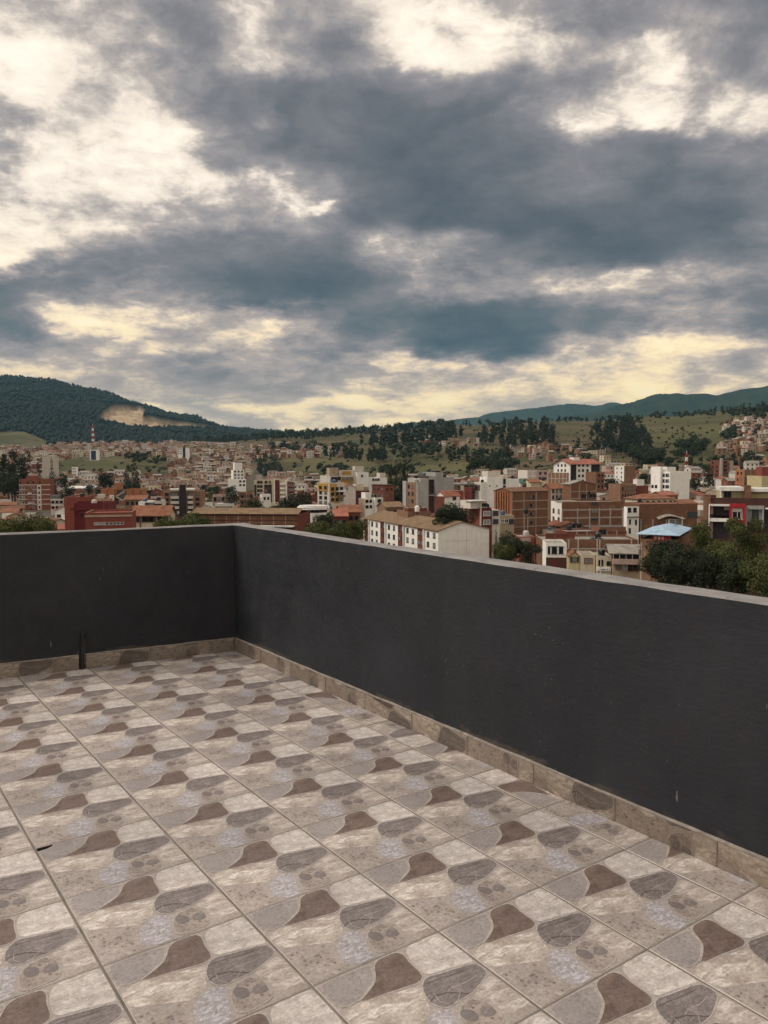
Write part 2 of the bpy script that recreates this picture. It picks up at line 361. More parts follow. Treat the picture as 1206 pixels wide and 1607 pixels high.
def tile_set(k=1.0, warm=(1, 1, 1), pre='tile_'):
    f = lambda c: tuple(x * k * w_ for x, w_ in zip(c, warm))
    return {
 'base': tile_material(pre + 'joint_print', f((.37, .325, .290)), f((.30, .260, .232)), None, 24),
 'grey': tile_material(pre + 'grey', f((.285, .255, .238)), f((.250, .222, .208)), f((.31, .28, .262)), 12, amt=.5),
 'brown': tile_material(pre + 'brown', f((.135, .096, .080)), f((.190, .140, .117)), f((.100, .068, .056)), 14, amt=.8),
 'white': tile_material(pre + 'white', f((.50, .452, .410)), f((.345, .302, .270)), f((.60, .560, .520)), 22, amt=.9),
 'slate': tile_material(pre + 'slate', f((.175, .150, .138)), f((.250, .218, .204)), f((.095, .078, .071)), 15, kind='vein', amt=.9),
 'cream': tile_material(pre + 'cream', f((.46, .402, .345)), f((.290, .238, .198)), f((.60, .552, .490)), 17, amt=.95),
 'speckle': tile_material(pre + 'speckle', f((.385, .335, .298)), f((.275, .234, .206)), f((.110, .088, .076)), 22, kind='speck', amt=.95),
 'lavender': tile_material(pre + 'lavender', f((.345, .315, .312)), f((.265, .235, .228)), f((.47, .455, .475)), 24, kind='splash', amt=.95),
 'pebble': tile_material(pre + 'pebble', f((.36, .305, .268)), f((.225, .185, .160)), f((.105, .082, .070)), 28, kind='speck'),
 'tan': tile_material(pre + 'tan', f((.42, .366, .318)), f((.285, .238, .204)), f((.54, .492, .440)), 19, amt=.9),
 'line': tile_material(pre + 'stone_outline', f((.42, .375, .335)), f((.34, .30, .266)), None, 30),
 'crack': tile_material(pre + 'stone_crack', f((.085, .068, .060)), f((.12, .098, .088)), None, 30),
}
TM = tile_set(1.12, (1.0, .992, 1.03))
TKEYS = list(TM)
cem, _t, _b = material('grout', 0.9, 0.1)
_w = wpos(_t)
_t.put(_b.inputs['Base Color'], _t.ramp(_t.noise(_w, 9, 5, 0.65), [(0.3, (.120, .102, .088)), (0.7, (.215, .186, .164))]))
bump(_t, _b, _t.noise(_w, 220, 3, 0.6), 0.4, 0.003)

def chaikin(p, n=2):
    for _ in range(n):
        q = []
        for i in range(len(p)):
            a, b = p[i], p[(i + 1) % len(p)]
            q += [(a[0] * .75 + b[0] * .25, a[1] * .75 + b[1] * .25), (a[0] * .25 + b[0] * .75, a[1] * .25 + b[1] * .75)]
        p = q
    return p
JU, JV = 0.0066, 0.0034                          # joint widths
def tile_bm(rot=0, notch=None):
    """one tile, local origin at its centre, top at z = 0"""
    hu, hv = (T - JU) / 2, (TV - JV) / 2
    if rot % 2: hu, hv = hv, hu
    bm = bmesh.new()
    e = 0.0025
    out = [(-hu, -hv), (hu, -hv), (hu, hv), (-hu, hv)]
    if notch: out = out[:3] + [(-hu + 0.060, hv), (-hu + 0.053, hv - 0.012), (-hu + 0.030, hv - 0.022), (-hu + 0.004, hv - 0.025), (-hu, hv - 0.026)]
    inn = [(x - math.copysign(e, x), y - math.copysign(e, y)) for x, y in out]
    vb = [bm.verts.new((x, y, -0.008)) for x, y in out]; vm = [bm.verts.new((x, y, -e)) for x, y in out]; vt = [bm.verts.new((x, y, 0)) for x, y in inn]
    k = len(out)
    for i in range(k):
        j = (i + 1) % k
        bm.faces.new((vb[i], vb[j], vm[j], vm[i])); bm.faces.new((vm[i], vm[j], vt[j], vt[i]))
    bm.faces.new(vt)
    def poly(pts, mi, z):
        vv = [bm.verts.new(((x - .5) * 2 * hu, (y - .5) * 2 * hv, z)) for x, y in pts]
        bm.faces.new(vv).material_index = mi
    for kx, pts in STONES.items():
        if notch and kx == 'grey': pts = [(0.155, 0.984), (0.232, 0.984), (0.411, 0.973), (0.384, 0.917), (0.35, 0.834), (0.266, 0.767), (0.148, 0.707), (0.02, 0.706), (0.012, 0.857), (0.018, 0.925), (0.09, 0.93), (0.13, 0.955)]
        cx_, cy_ = sum(q[0] for q in pts) / len(pts), sum(q[1] for q in pts) / len(pts); k_ = 1.0 if kx in ('grey', 'brown', 'slate') else 1.045
        pts = [(min(max(cx_ + (x - cx_) * k_, .008), .992), min(max(cy_ + (y - cy_) * k_, .008), .992)) for x, y in pts]
        poly(chaikin(pts, 2), TKEYS.index(kx), 0.0005 + .0001 * TKEYS.index(kx) / 10)
    def band(pts, w, key, z, closed=True):
        n_ = len(pts)
        for i in range(n_ if closed else n_ - 1):
            a_, b_ = Vector(pts[i]), Vector(pts[(i + 1) % n_]); d_ = (b_ - a_)
            if d_.length < 1e-5: continue
            nn_ = Vector((-d_.y, d_.x)).normalized() * w
            poly([tuple(a_ - nn_), tuple(b_ - nn_), tuple(b_ + nn_), tuple(a_ + nn_)], TKEYS.index(key), z)
    if not notch:
        for kx in ('brown', 'grey', 'slate', 'pebble'):
            band([(min(max(x, .01), .99), min(max(y, .01), .99)) for x, y in chaikin(STONES[kx], 2)][::2], .0048, 'line', 0.0011)
    band([(.50, .44), (.56, .47), (.64, .45), (.70, .40), (.745, .36)], .0042, 'crack', 0.00125, False); band([(.64, .45), (.70, .47), (.80, .455), (.90, .47)], .0022, 'line', 0.0013, False)
    band([(.70, .40), (.66, .36), (.60, .34)], .0022, 'line', 0.0013, False); band([(.56, .47), (.55, .40), (.585, .35)], .0022, 'line', 0.00132, False)
    band([(.57, .60), (.66, .585), (.78, .565), (.90, .55)], .0016, 'crack', 0.00128, False)
    for pts in PEBBLES: poly(chaikin(pts, 2), TKEYS.index('slate'), 0.0014)
    if rot: bmesh.ops.rotate(bm, verts=bm.verts, matrix=Matrix.Rotation(rot * math.pi / 2, 3, 'Z'))
    bmesh.ops.triangulate(bm, faces=[f for f in bm.faces if len(f.verts) > 4])
    return bm
def bm_mesh(name, bm, mats):
    me = bpy.data.meshes.new(name); bm.to_mesh(me); bm.free()
    for m in mats: me.materials.append(m)
    return me
TMATS = [TM[k] for k in TKEYS]
SM = tile_set(0.66, (1.0, .92, .85), 'skirting_'); SM['lavender'] = SM['speckle']; SMATS = [SM[k] for k in TKEYS]  # darker, browner copy of the floor-tile colours: shade on the upright strips painted in

def wall_v(u): return COR_V + (u - WALL_U) * SLOPE          # the far parapet runs a little askew to the tiles
floor = None
def build_floor():
    global floor
    rng = random.Random(5)
    mb = MB()
    c = [G(-9, -9), G(WALL_U, -9), G(WALL_U, wall_v(WALL_U)), G(-9, wall_v(-9))]
    mb.prism([(p.x, p.y) for p in c], -0.22, -0.0022)
    floor = mb.obj('floor', [cem]); tag(floor, 'terrace floor of square stone-print tiles inside the dark parapets', None, None, 'structure')
    full = bm_mesh('tile', tile_bm(), TMATS)
    chipped = bm_mesh('chipped_tile', tile_bm(0, True), TMATS)
    n = 0
    for i in range(-7, 5):
        for j in range(-7, 8):
            u0, v0 = i, j * TV / T                          # near-left corner of the cell, in T units
            uc, vc = u0 + .5, v0 + .5 * TV / T
            # only what the lens can see from the terrace (plus a margin)
            p = G(uc, vc)
            if p.y < 1.0 or abs(p.x) > p.y * 0.62 + 0.9: continue
            if v0 > wall_v(u0) : continue
            cutw = (u0 + 1 > WALL_U); cutf = v0 + TV / T > min(wall_v(u0), wall_v(u0 + 1))
            lift = rng.uniform(-0.0006, 0.0006)
            if cutw or cutf:
                bm = tile_bm((0, 2, 3, 1, 2, 0, 3, 1)[j % 8] if cutw else 0)
                if cutw:
                    bmesh.ops.bisect_plane(bm, geom=bm.verts[:] + bm.edges[:] + bm.faces[:], plane_co=((WALL_U - uc) * T - 0.004, 0, 0), plane_no=(1, 0, 0), clear_outer=True)
                if cutf:
                    vl = wall_v(uc)
                    bmesh.ops.bisect_plane(bm, geom=bm.verts[:] + bm.edges[:] + bm.faces[:], plane_co=(0, (vl - vc) * T - 0.004, 0), plane_no=(-SLOPE, 1, 0), clear_outer=True)
                if not bm.faces: bm.free(); continue
                me = bm_mesh('cut_tile', bm, TMATS)
            else:
                me = chipped if (i == 0 and j == 0) else full
            o = meshobj('tile', me, None, floor)
            o.location = G(uc, vc, lift)
            o.rotation_euler = (rng.uniform(-.0012, .0012), rng.uniform(-.0012, .0012), YAW + rng.uniform(-.002, .002))
            n += 1
    # flat near-black plate at one broken tile corner: the hole's dark is painted on
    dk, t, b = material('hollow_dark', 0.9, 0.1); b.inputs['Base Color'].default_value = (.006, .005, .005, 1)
    mb = MB(); cc = G(0.07, 1 * TV / T - 0.03)
    q = [G(0.012, TV / T - 0.004), G(0.012, TV / T - 0.062), G(0.11, TV / T - 0.05), G(0.14, TV / T - 0.004)]
    mb.prism([(p.x, p.y) for p in q], -0.0021, -0.0012)
    mb.obj('broken_corner_hollow', [dk], floor)
    return n
build_floor()

# dark paint on plaster: brush drag, pin-holes, chips of older red and white paint, lighter scuffs low down
def wall_paint():
    m, t, b = material('charcoal_wall_paint', 0.62, 0.35)
    o = objco(t)
    base = t.ramp(t.noise(o, 1.6, 5, 0.6), [(0.3, (.0110, .0126, .0166)), (0.7, (.0220, .0236, .0292))])
    red = t.m('MULTIPLY', t.mrange(t.noise(o, 5.0, 4, 0.6), 0.60, 0.70), t.mrange(t.noise(o, 26, 3, 0.6), 0.5, 0.62))
    base = t.mix(t.m('MULTIPLY', red, 0.65), base, (.045, .014, .014))
    grn = t.mrange(t.noise(t.v('ADD', o, (9, 3, 1)), 0.9, 2, 0.5), 0.52, 0.7)
    base = t.mix(t.m('MULTIPLY', grn, 0.5), base, (.0140, .0195, .0190))
    chip = t.m('MULTIPLY', t.mrange(t.vor(o, 30), 0.035, 0.075, 1.0, 0.0), t.mrange(t.noise(o, 2.6, 3, 0.7), 0.54, 0.60))
    base = t.mix(t.m('MULTIPLY', chip, 0.8), base, (.30, .29, .27))
    st = t.v('MULTIPLY', o, (1.0, 1.0, 0.22))
    scr = t.m('MULTIPLY', t.mrange(t.noise(st, 55, 2, 0.5), 0.69, 0.73), t.mrange(t.noise(o, 3.4, 2, 0.5), 0.58, 0.66))
    base = t.mix(t.m('MULTIPLY', scr, 0.6), base, (.20, .19, .18))
    dust = t.m('MULTIPLY', t.mrange(t.noise(t.v('MULTIPLY', o, (1, 1, .35)), 3.2, 6, 0.7), 0.48, 0.70), 0.2)
    base = t.mix(dust, base, (.042, .040, .041))
    # cement smeared on the wall just above the skirting when it was laid
    sz = t.node('ShaderNodeSeparateXYZ'); t.put(sz.inputs[0], o)
    hgt = t.m('ADD', sz.outputs[2], t.m('MULTIPLY', t.noise(o, 7, 4, 0.6), -0.085))
    smear = t.m('MULTIPLY', t.mrange(hgt, 0.075, 0.088, 1.0, 0.0), t.mrange(t.noise(o, 4.2, 3, 0.6), 0.47, 0.60))
    base = t.mix(t.m('MULTIPLY', smear, 0.75), base, (.070, .055, .046))
    t.put(b.inputs['Base Color'], base)
    t.put(b.inputs['Roughness'], t.mrange(t.noise(o, 7, 4, 0.6), 0.3, 0.7, 0.5, 0.75))
    drag = t.noise(t.v('MULTIPLY', o, (0.35, 0.35, 1.0)), 60, 4, 0.65)
    hh = t.m('ADD', t.m('MULTIPLY', drag, 0.5), t.m('ADD', t.m('MULTIPLY', t.noise(o, 9, 5, 0.6), 1.2), t.m('MULTIPLY', t.mrange(t.vor(o, 60), 0.0, 0.08), 0.25)))
    bump(t, b, hh, 0.55, 0.008)
    return m
WALLM = wall_paint()
COPM, _t, _b = material('worn_coping_cement', 0.85, 0.2)
_w = wpos(_t)
_c = _t.ramp(_t.noise(_w, 6, 6, 0.65), [(0.28, (.17, .16, .16)), (0.5, (.235, .22, .217)), (0.75, (.29, .275, .27))])
_c = _t.mix(_t.mrange(_t.noise(_w, 26, 4, 0.6), 0.62, 0.70, 0, .6), _c, (.08, .078, .08))
_t.put(_b.inputs['Base Color'], _c); bump(_t, _b, _t.noise(_w, 60, 4, 0.65), 0.5, 0.006)
CEDGE, _t, _b = material('skirting_cement_edge', 0.9, 0.15)
_t.put(_b.inputs['Base Color'], _t.ramp(_t.noise(wpos(_t), 24, 4, 0.6), [(0.3, (.17, .145, .125)), (0.7, (.30, .265, .235))]))

def parapet(name, origin, ang, length, thick, label, seed, skirt_from, skirt_to, gap=None):
    """wall in local axes: x along the wall, y = 0 inner face (towards -y is the terrace), z up"""
    root = empty(name, origin, ang); tag(root, label, 'wall', None, 'thing')
    nx, nz = int(length / 0.09), 11
    vs_, fs_ = [], []
    def wob(x, z): return 0.004 * mnoise.noise((x * 1.3, z * 1.3, seed)) + 0.0015 * mnoise.noise((x * 6, z * 6, seed + 5))
    def topz(x, o=0): return WALL_H + 0.005 * mnoise.noise((x * 0.8, seed + 9, o)) + 0.003 * mnoise.noise((x * 5, seed + 2, o))
    for i in range(nx + 1):
        x = length * i / nx
        for k in range(nz + 1):
            z = -0.02 + (topz(x) - 0.008 + 0.02) * k / nz; vs_.append((x, wob(x, z), z))
        vs_.append((x, 0.008, topz(x)))                                    # rounded arris
        vs_.append((x, thick - 0.012, topz(x, 3) - 0.004)); vs_.append((x, thick, topz(x, 3) - 0.016)); vs_.append((x, thick, -3.2))
    st = nz + 5; idx = []
    for i in range(nx):
        for k in range(st - 1):
            a = i * st + k; fs_.append((a, a + st, a + st + 1, a + 1)); idx.append(0 if k < nz else (1 if k in (nz, nz + 1, nz + 2) else 0))
    me = pydata('wall_body', vs_, fs_, [WALLM, COPM], idx, smooth=False)
    meshobj('wall_body', me, None, root)
    # skirting: strips of the floor-tile print in shade-darkened colours, with a cement bead on top
    x = skirt_from; kk = 0; hs = 0.094; th = 0.011
    rng = random.Random(seed)
    while x < skirt_to - 0.02:
        w = min(T, skirt_to - x)
        if gap and x < gap[0] < x + w: w = gap[0] - x
        elif gap and abs(x - gap[1]) < 1e-6: pass
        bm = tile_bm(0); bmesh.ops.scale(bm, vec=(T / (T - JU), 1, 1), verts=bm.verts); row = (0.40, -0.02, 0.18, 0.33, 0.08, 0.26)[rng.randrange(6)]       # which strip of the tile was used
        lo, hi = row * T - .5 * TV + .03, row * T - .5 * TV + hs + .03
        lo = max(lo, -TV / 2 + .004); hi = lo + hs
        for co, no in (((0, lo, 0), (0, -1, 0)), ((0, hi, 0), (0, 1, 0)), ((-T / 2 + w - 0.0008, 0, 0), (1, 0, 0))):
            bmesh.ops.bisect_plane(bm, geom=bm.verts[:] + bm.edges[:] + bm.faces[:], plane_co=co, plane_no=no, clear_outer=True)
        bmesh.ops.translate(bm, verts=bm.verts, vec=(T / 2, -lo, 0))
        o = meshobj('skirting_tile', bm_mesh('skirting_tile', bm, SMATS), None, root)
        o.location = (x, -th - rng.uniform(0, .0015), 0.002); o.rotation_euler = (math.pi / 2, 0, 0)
        x += w; kk += 1
        if gap and abs(x - gap[0]) < 1e-6: x = gap[1]
    def bead(x0, x1):
        mb = MB(); n = max(2, int((x1 - x0) / 0.05)); ring = []
        for i in range(n + 1):
            xx = x0 + (x1 - x0) * i / n; j = 0.002 * mnoise.noise((xx * 9, seed, 1)); q = 0.003 * mnoise.noise((xx * 5, seed, 4))
            ring.append([(xx, -th - 0.001 + j * .5, 0.0965), (xx, -th - 0.001 + j * .5, 0.100 + q), (xx, 0.006, 0.106 + q + j), (xx, 0.006, 0.0965)])
        for i in range(n):
            for a in range(3): mb.quad([ring[i][a], ring[i + 1][a], ring[i + 1][a + 1], ring[i][a + 1]])
        mb.quad(ring[0]); mb.quad(list(reversed(ring[-1])))
        mb.obj('skirting_cement_bead', [CEDGE], root)
    if gap: bead(skirt_from, gap[0]); bead(gap[1], skirt_to)
    else: bead(skirt_from, skirt_to)
    return root
# right-hand parapet: from the corner towards the camera side
PO = G(WALL_U, COR_V)
parapet('parapet_wall', (PO.x, PO.y, 0), YAW - math.pi / 2, 8.6, 0.14, 'long charcoal parapet wall running forward from the corner on the right', 3.0, 0.012, 8.5)
# far parapet: from the left end to the corner
fd = (G(WALL_U, COR_V) - G(WALL_U - 1, wall_v(WALL_U - 1))).normalized(); FL = 5.2
fo = PO - fd * FL; fang = math.atan2(fd.y, fd.x)
PIPE_X = FL - (WALL_U - 1.915) * T * math.sqrt(1 + SLOPE ** 2)
parapet('parapet_wall', (fo.x, fo.y, 0), fang, FL + 0.13, 0.14, 'short charcoal parapet wall across the far end with a black pipe stub', 11.0, 0.3, FL - 0.012, (PIPE_X - 0.022, PIPE_X + 0.022))

def pipe_stub():
    bk, t, b = material('black_pipe_plastic', 0.35, 0.5); o = objco(t)
    t.put(b.inputs['Base Color'], t.ramp(t.noise(o, 40, 4, 0.6), [(0.4, (.006, .006, .007)), (0.75, (.03, .03, .032))]))
    gy, t, b = material('pipe_scuffed_grey', 0.6, 0.4); b.inputs['Base Color'].default_value = (.09, .09, .095, 1)
    r = empty('drain_pipe', (fo.x + fd.x * PIPE_X, fo.y + fd.y * PIPE_X, 0), fang)
    tag(r, 'short black pipe stub standing against the far parapet wall', 'pipe')
    mb = MB(); seg = 14
    pts = [(0.0118, 0.0), (0.0118, 0.226), (0.0145, 0.228), (0.0145, 0.258), (0.0125, 0.26), (0.0102, 0.258), (0.0098, 0.2)]
    for i in range(len(pts) - 1):
        for k in range(seg):
            a0, a1 = 2 * math.pi * k / seg, 2 * math.pi * (k + 1) / seg; (r0, z0), (r1, z1) = pts[i], pts[i + 1]
            mb.quad([(r0 * math.cos(a0), r0 * math.sin(a0), z0), (r0 * math.cos(a1), r0 * math.sin(a1), z0), (r1 * math.cos(a1), r1 * math.sin(a1), z1), (r1 * math.cos(a0), r1 * math.sin(a0), z1)])
    p = mb.obj('pipe_body', [bk], r); p.location = (0, -0.020, 0); p.rotation_euler = (0, 0.03, 0)
    mb = MB(); mb.box(0.0138, -0.010, 0.03, 0.0185, -0.001, 0.245); mb.box(0.0130, -0.012, 0.09, 0.0195, 0.001, 0.098); mb.box(0.0130, -0.012, 0.2, 0.0195, 0.001, 0.208)
    q = mb.obj('pipe_bracket', [gy], r); q.location = (0, -0.014, 0)
pipe_stub()
# the storeys below the terrace
def house_below():
    m, t, b = material('own_building_plaster', 0.9, 0.2)
    t.put(b.inputs['Base Color'], t.ramp(t.noise(wpos(t), 0.8, 4, 0.6), [(0.3, (.20, .19, .18)), (0.7, (.27, .26, .245))]))
    mb = MB(); q = [G(-9, -9), G(WALL_U + .25, -9), G(WALL_U + .25, COR_V + .2), G(-9, wall_v(-9) + .2)]
    mb.prism([(p.x, p.y) for p in q], -25.5, -0.24)
    o = mb.obj('own_building', [m]); tag(o, 'plain plastered storeys of the building that carries the tiled terrace', 'building')
house_below()

# ------------------------------------------------------------------ valley, town slopes and mountains
GROUND = -25.0
_cols = {   # photograph column -> (distance, row at which the ground there appears)
 -250: [(400, 806), (600, 772), (900, 742), (1200, 716), (1500, 700), (1850, 703)],
 0:    [(400, 806), (500, 786), (700, 757), (900, 738), (1200, 712), (1450, 699), (1850, 704)],
 150:  [(400, 806), (500, 786), (700, 760), (800, 748), (1000, 722), (1200, 708), (1450, 695), (1850, 702)],
 300:  [(400, 806), (550, 781), (700, 766), (900, 745), (1100, 725), (1300, 708), (1500, 695), (1850, 697)],
 450:  [(400, 806), (550, 783), (700, 768), (850, 750), (950, 738), (1100, 722), (1200, 713), (1400, 699), (1700, 691), (1950, 685)],
 600:  [(350, 818), (500, 789), (650, 768), (800, 748), (900, 738), (1100, 718), (1300, 700), (1600, 685), (1900, 677)],
 750:  [(300, 834), (450, 788), (600, 762), (750, 740), (900, 722), (1100, 703), (1300, 686), (1600, 672), (1850, 668)],
 900:  [(250, 856), (400, 797), (500, 772), (600, 755), (800, 726), (1000, 703), (1200, 685), (1500, 668), (1800, 662)],
 1050: [(250, 856), (400, 794), (500, 768), (600, 748), (800, 716), (1000, 692), (1200, 672), (1400, 659), (1700, 655)],
 1206: [(250, 856), (400, 791), (500, 764), (600, 742), (800, 706), (1000, 678), (1200, 658), (1400, 647), (1700, 641)],
 1450: [(250, 856), (400, 790), (600, 740), (800, 700), (1000, 668), (1200, 645), (1400, 632), (1700, 624)],
}
DG = np.concatenate([np.linspace(0, 2000, 201)])
CPX = np.array(sorted(_cols))
CZ = np.zeros((len(CPX), len(DG)))
for i, p in enumerate(CPX):
    ds, zs = [0, 240], [GROUND, GROUND]
    for d, y in _cols[p]: ds.append(d); zs.append(CAM_Z + (HZ - y) / FPX * d)
    ds.append(2000); zs.append(zs[-1] + 0.0)
    z = np.interp(DG, ds, zs)
    k = np.exp(-np.linspace(-2, 2, 9) ** 2); k /= k.sum()
    CZ[i] = np.convolve(np.pad(z, 4, mode='edge'), k, mode='valid')
RPX = np.array([-900, -500, -250, -100, 0, 30, 60, 100, 150, 190, 230, 290, 350, 400, 480, 560, 640, 760])
RYY = np.array([600, 560, 566, 586, 593, 595, 599, 607, 618, 629, 641, 657, 670, 680, 684, 688, 705, 722])
_vn = np.vectorize(lambda a, b, c: mnoise.noise((a, b, c)))
def _fbm(x, y, s, seed, oct=4):
    r = np.zeros_like(x); a = 1.0
    for i in range(oct): r += a * _vn(x / s, y / s, seed + i * 7.1); s *= 0.5; a *= 0.5
    return r
def terrain_z(X, Y):
    """ground height at world X, Y (numpy arrays)"""
    X = np.asarray(X, float); Y = np.asarray(Y, float)
    r = np.hypot(X, Y); az = np.arctan2(X, Y)
    ac = np.clip(az, RAD(-38), RAD(38))
    px = 603 + FPX * np.tan(ac); D = r * np.cos(ac)
    pc = np.clip(px, CPX[0], CPX[-1])
    ip = np.interp(pc, CPX, np.arange(len(CPX))); i0 = np.clip(ip.astype(int), 0, len(CPX) - 2); fx = ip - i0
    fx = fx * fx * (3 - 2 * fx)
    jd = np.clip(D, 0, 1999) / 10.0; j0 = np.clip(jd.astype(int), 0, len(DG) - 2); fy = jd - j0
    z = (CZ[i0, j0] * (1 - fy) + CZ[i0, j0 + 1] * fy) * (1 - fx) + (CZ[i0 + 1, j0] * (1 - fy) + CZ[i0 + 1, j0 + 1] * fy) * fx
    back = np.clip((np.abs(az) - RAD(38)) / RAD(60), 0, 1)              # behind the terrace the valley floor stays low
    z = z * (1 - back) + (GROUND + np.clip(r - 700, 0, 2000) * 0.04) * back
    # wooded mountain on the left: from 2000 m up to its crest at 3800 m
    ry = np.interp(px, RPX, RYY); zr = CAM_Z + (HZ - ry) / FPX * 3800
    t = np.clip((D - 2000) / 1800, 0, 1); t = t ** 1.15
    crest = np.where(D < 3800, z + (zr - z) * t, zr - (D - 3800) * 0.10)
    drop = np.where(D > 2000, z - np.clip(D - 2000, 0, 1400) * 0.06, z)
    wl = np.clip((700 - px) / 160, 0, 1)
    z = np.where(D > 2000, crest * wl + drop * (1 - wl), z)
    return z
TN = {}
def terrain_z_n(X, Y):
    X = np.asarray(X, float); Y = np.asarray(Y, float); r = np.hypot(X, Y)
    a = np.clip((r - 450) / 900, 0, 1)
    n = _fbm(X, Y, 260.0, 3.0, 4) * 4.5 * a + (_fbm(X, Y, 900.0, 8.0, 3) * 16 - np.abs(_fbm(X, Y * .6, 520.0, 15.0, 4)) * 46 + 14) * np.clip((r - 2200) / 900, 0, 1)
    return terrain_z(X, Y) + n
def gz(x, y): return float(terrain_z_n(np.array([x]), np.array([y]))[0])
_dd = np.arange(150, 3900, 5.0)
_cache = {}
def gp(px, py, dmin=150):
    """the spot of ground that the photograph shows at (px, py)"""
    key = int(round(px / 4.0)) * 4
    if key not in _cache:
        X = (key - 603) / FPX * _dd; _cache[key] = HZ - (terrain_z_n(X, _dd) - CAM_Z) / _dd * FPX
    rows = _cache[key]
    ok = np.where((rows <= py) & (_dd >= dmin))[0]
    D = _dd[ok[0]] if len(ok) else 1900.0
    x = (px - 603) / FPX * D
    return Vector((x, D, gz(x, D)))

def ground_material():
    m, t, b = material('valley_ground', 0.95, 0.1)
    w = wpos(t)
    at_ = t.node('ShaderNodeAttribute', attribute_name='cover'); sp = t.node('ShaderNodeSeparateColor'); t.put(sp.inputs[0], at_.outputs['Color'])
    town, field, wood = sp.outputs; quarry = at_.outputs['Alpha']
    n1 = t.noise(w, 0.012, 5, 0.6); n2 = t.noise(w, 0.06, 5, 0.65); n3 = t.noise(w, 0.004, 3, 0.5)
    rough = t.mix(t.mrange(n1, 0.36, 0.58), (.052, .052, .025), (.105, .078, .047))
    rough = t.mix(t.m('MULTIPLY', t.mrange(n2, 0.5, 0.66), 0.7), rough, (.030, .038, .018))
    meadow = t.mix(t.mrange(n2, 0.36, 0.66), (.086, .078, .035), (.115, .094, .050))
    meadow = t.mix(t.mrange(n3, 0.45, 0.6), meadow, (.074, .072, .032))
    # parcels of pasture and fallow with hedges between them
    wp = t.v('ADD', w, t.v('SCALE', t.noise(w, 0.02, 3, 0.6, col=True), 40.0)); wp = t.v('MULTIPLY', wp, (1, 1, 0))
    pv = t.node('ShaderNodeTexVoronoi'); t.put(pv.inputs['Vector'], wp); pv.inputs['Scale'].default_value = 0.011
    psep = t.node('ShaderNodeSeparateColor'); t.put(psep.inputs[0], pv.outputs['Color'])
    rough = t.mix(t.mrange(psep.outputs[0], 0.35, 0.75, 0.0, 0.75), rough, (.118, .084, .050)); rough = t.mix(t.mrange(psep.outputs[1], 0.6, 0.8, 0.0, 0.6), rough, (.060, .064, .026))
    meadow = t.v('SCALE', meadow, t.mrange(psep.outputs[2], 0, 1, 0.72, 1.12))
    hedge = t.mrange(t.vor(wp, 0.011, 'DISTANCE_TO_EDGE'), 0.010, 0.035, 0.8, 0.0)
    rough = t.mix(hedge, rough, (.018, .024, .012)); meadow = t.mix(t.m('MULTIPLY', hedge, .6), meadow, (.022, .028, .013))
    soil = t.mix(t.mrange(n2, 0.4, 0.62), (.125, .100, .080), (.075, .066, .050))
    canopy = t.mix(t.mrange(t.noise(w, 0.03, 5, 0.7), 0.38, 0.64), (.007, .014, .011), (.018, .028, .018))
    rock = t.mix(t.mrange(t.noise(t.v('MULTIPLY', w, (1, 1, 0.3)), 0.022, 5, 0.65), 0.36, 0.64), (.35, .245, .150), (.50, .375, .245))
    rock = t.mix(t.mrange(t.noise(t.v('MULTIPLY', w, (1, 1, 0.12)), 0.05, 4, 0.7), 0.5, 0.66, 0, .7), rock, (.17, .12, .085))
    c = t.mix(field, rough, meadow); c = t.mix(town, c, soil); c = t.mix(wood, c, canopy); c = t.mix(quarry, c, rock)
    t.put(b.inputs['Base Color'], c)
    bump(t, b, t.noise(w, 0.09, 5, 0.7), 0.6, 2.2)
    return m
GM = ground_material()
def poly_mask(PX, PY, poly, soft=3.0):
    """1 inside a polygon given in photograph rows / columns"""
    poly = np.array(poly, float); ins = np.zeros(PX.shape, bool); n = len(poly)
    for i in range(n):
        (x0, y0), (x1, y1) = poly[i], poly[(i + 1) % n]
        c = ((y0 > PY) != (y1 > PY)) & (PX < (x1 - x0) * (PY - y0) / ((y1 - y0) if y1 != y0 else 1e-9) + x0); ins ^= c
    return ins.astype(float)
FIELDS = [[(40, 708), (120, 716), (262, 714), (272, 748), (90, 752), (60, 735)], [(-60, 676), (40, 676), (84, 694), (70, 702), (-60, 704)],
          [(432, 717), (540, 716), (600, 735), (640, 758), (470, 750), (436, 742)], [(540, 700), (640, 716), (800, 716), (790, 760), (620, 765), (560, 740)],
          [(970, 664), (1100, 652), (1180, 652), (1150, 690), (1080, 735), (1030, 740), (1010, 700)], [(1080, 715), (1206, 712), (1206, 726), (1090, 728)], [(640, 690), (740, 690), (760, 705), (650, 708)]]
QUARRY = [(157, 652), (168, 641), (183, 634), (200, 633), (222, 636), (232, 641), (226, 652), (240, 652), (262, 656), (296, 661), (322, 665), (336, 668), (322, 670), (296, 667), (276, 668), (262, 669), (222, 668), (200, 666), (186, 660), (170, 659)]
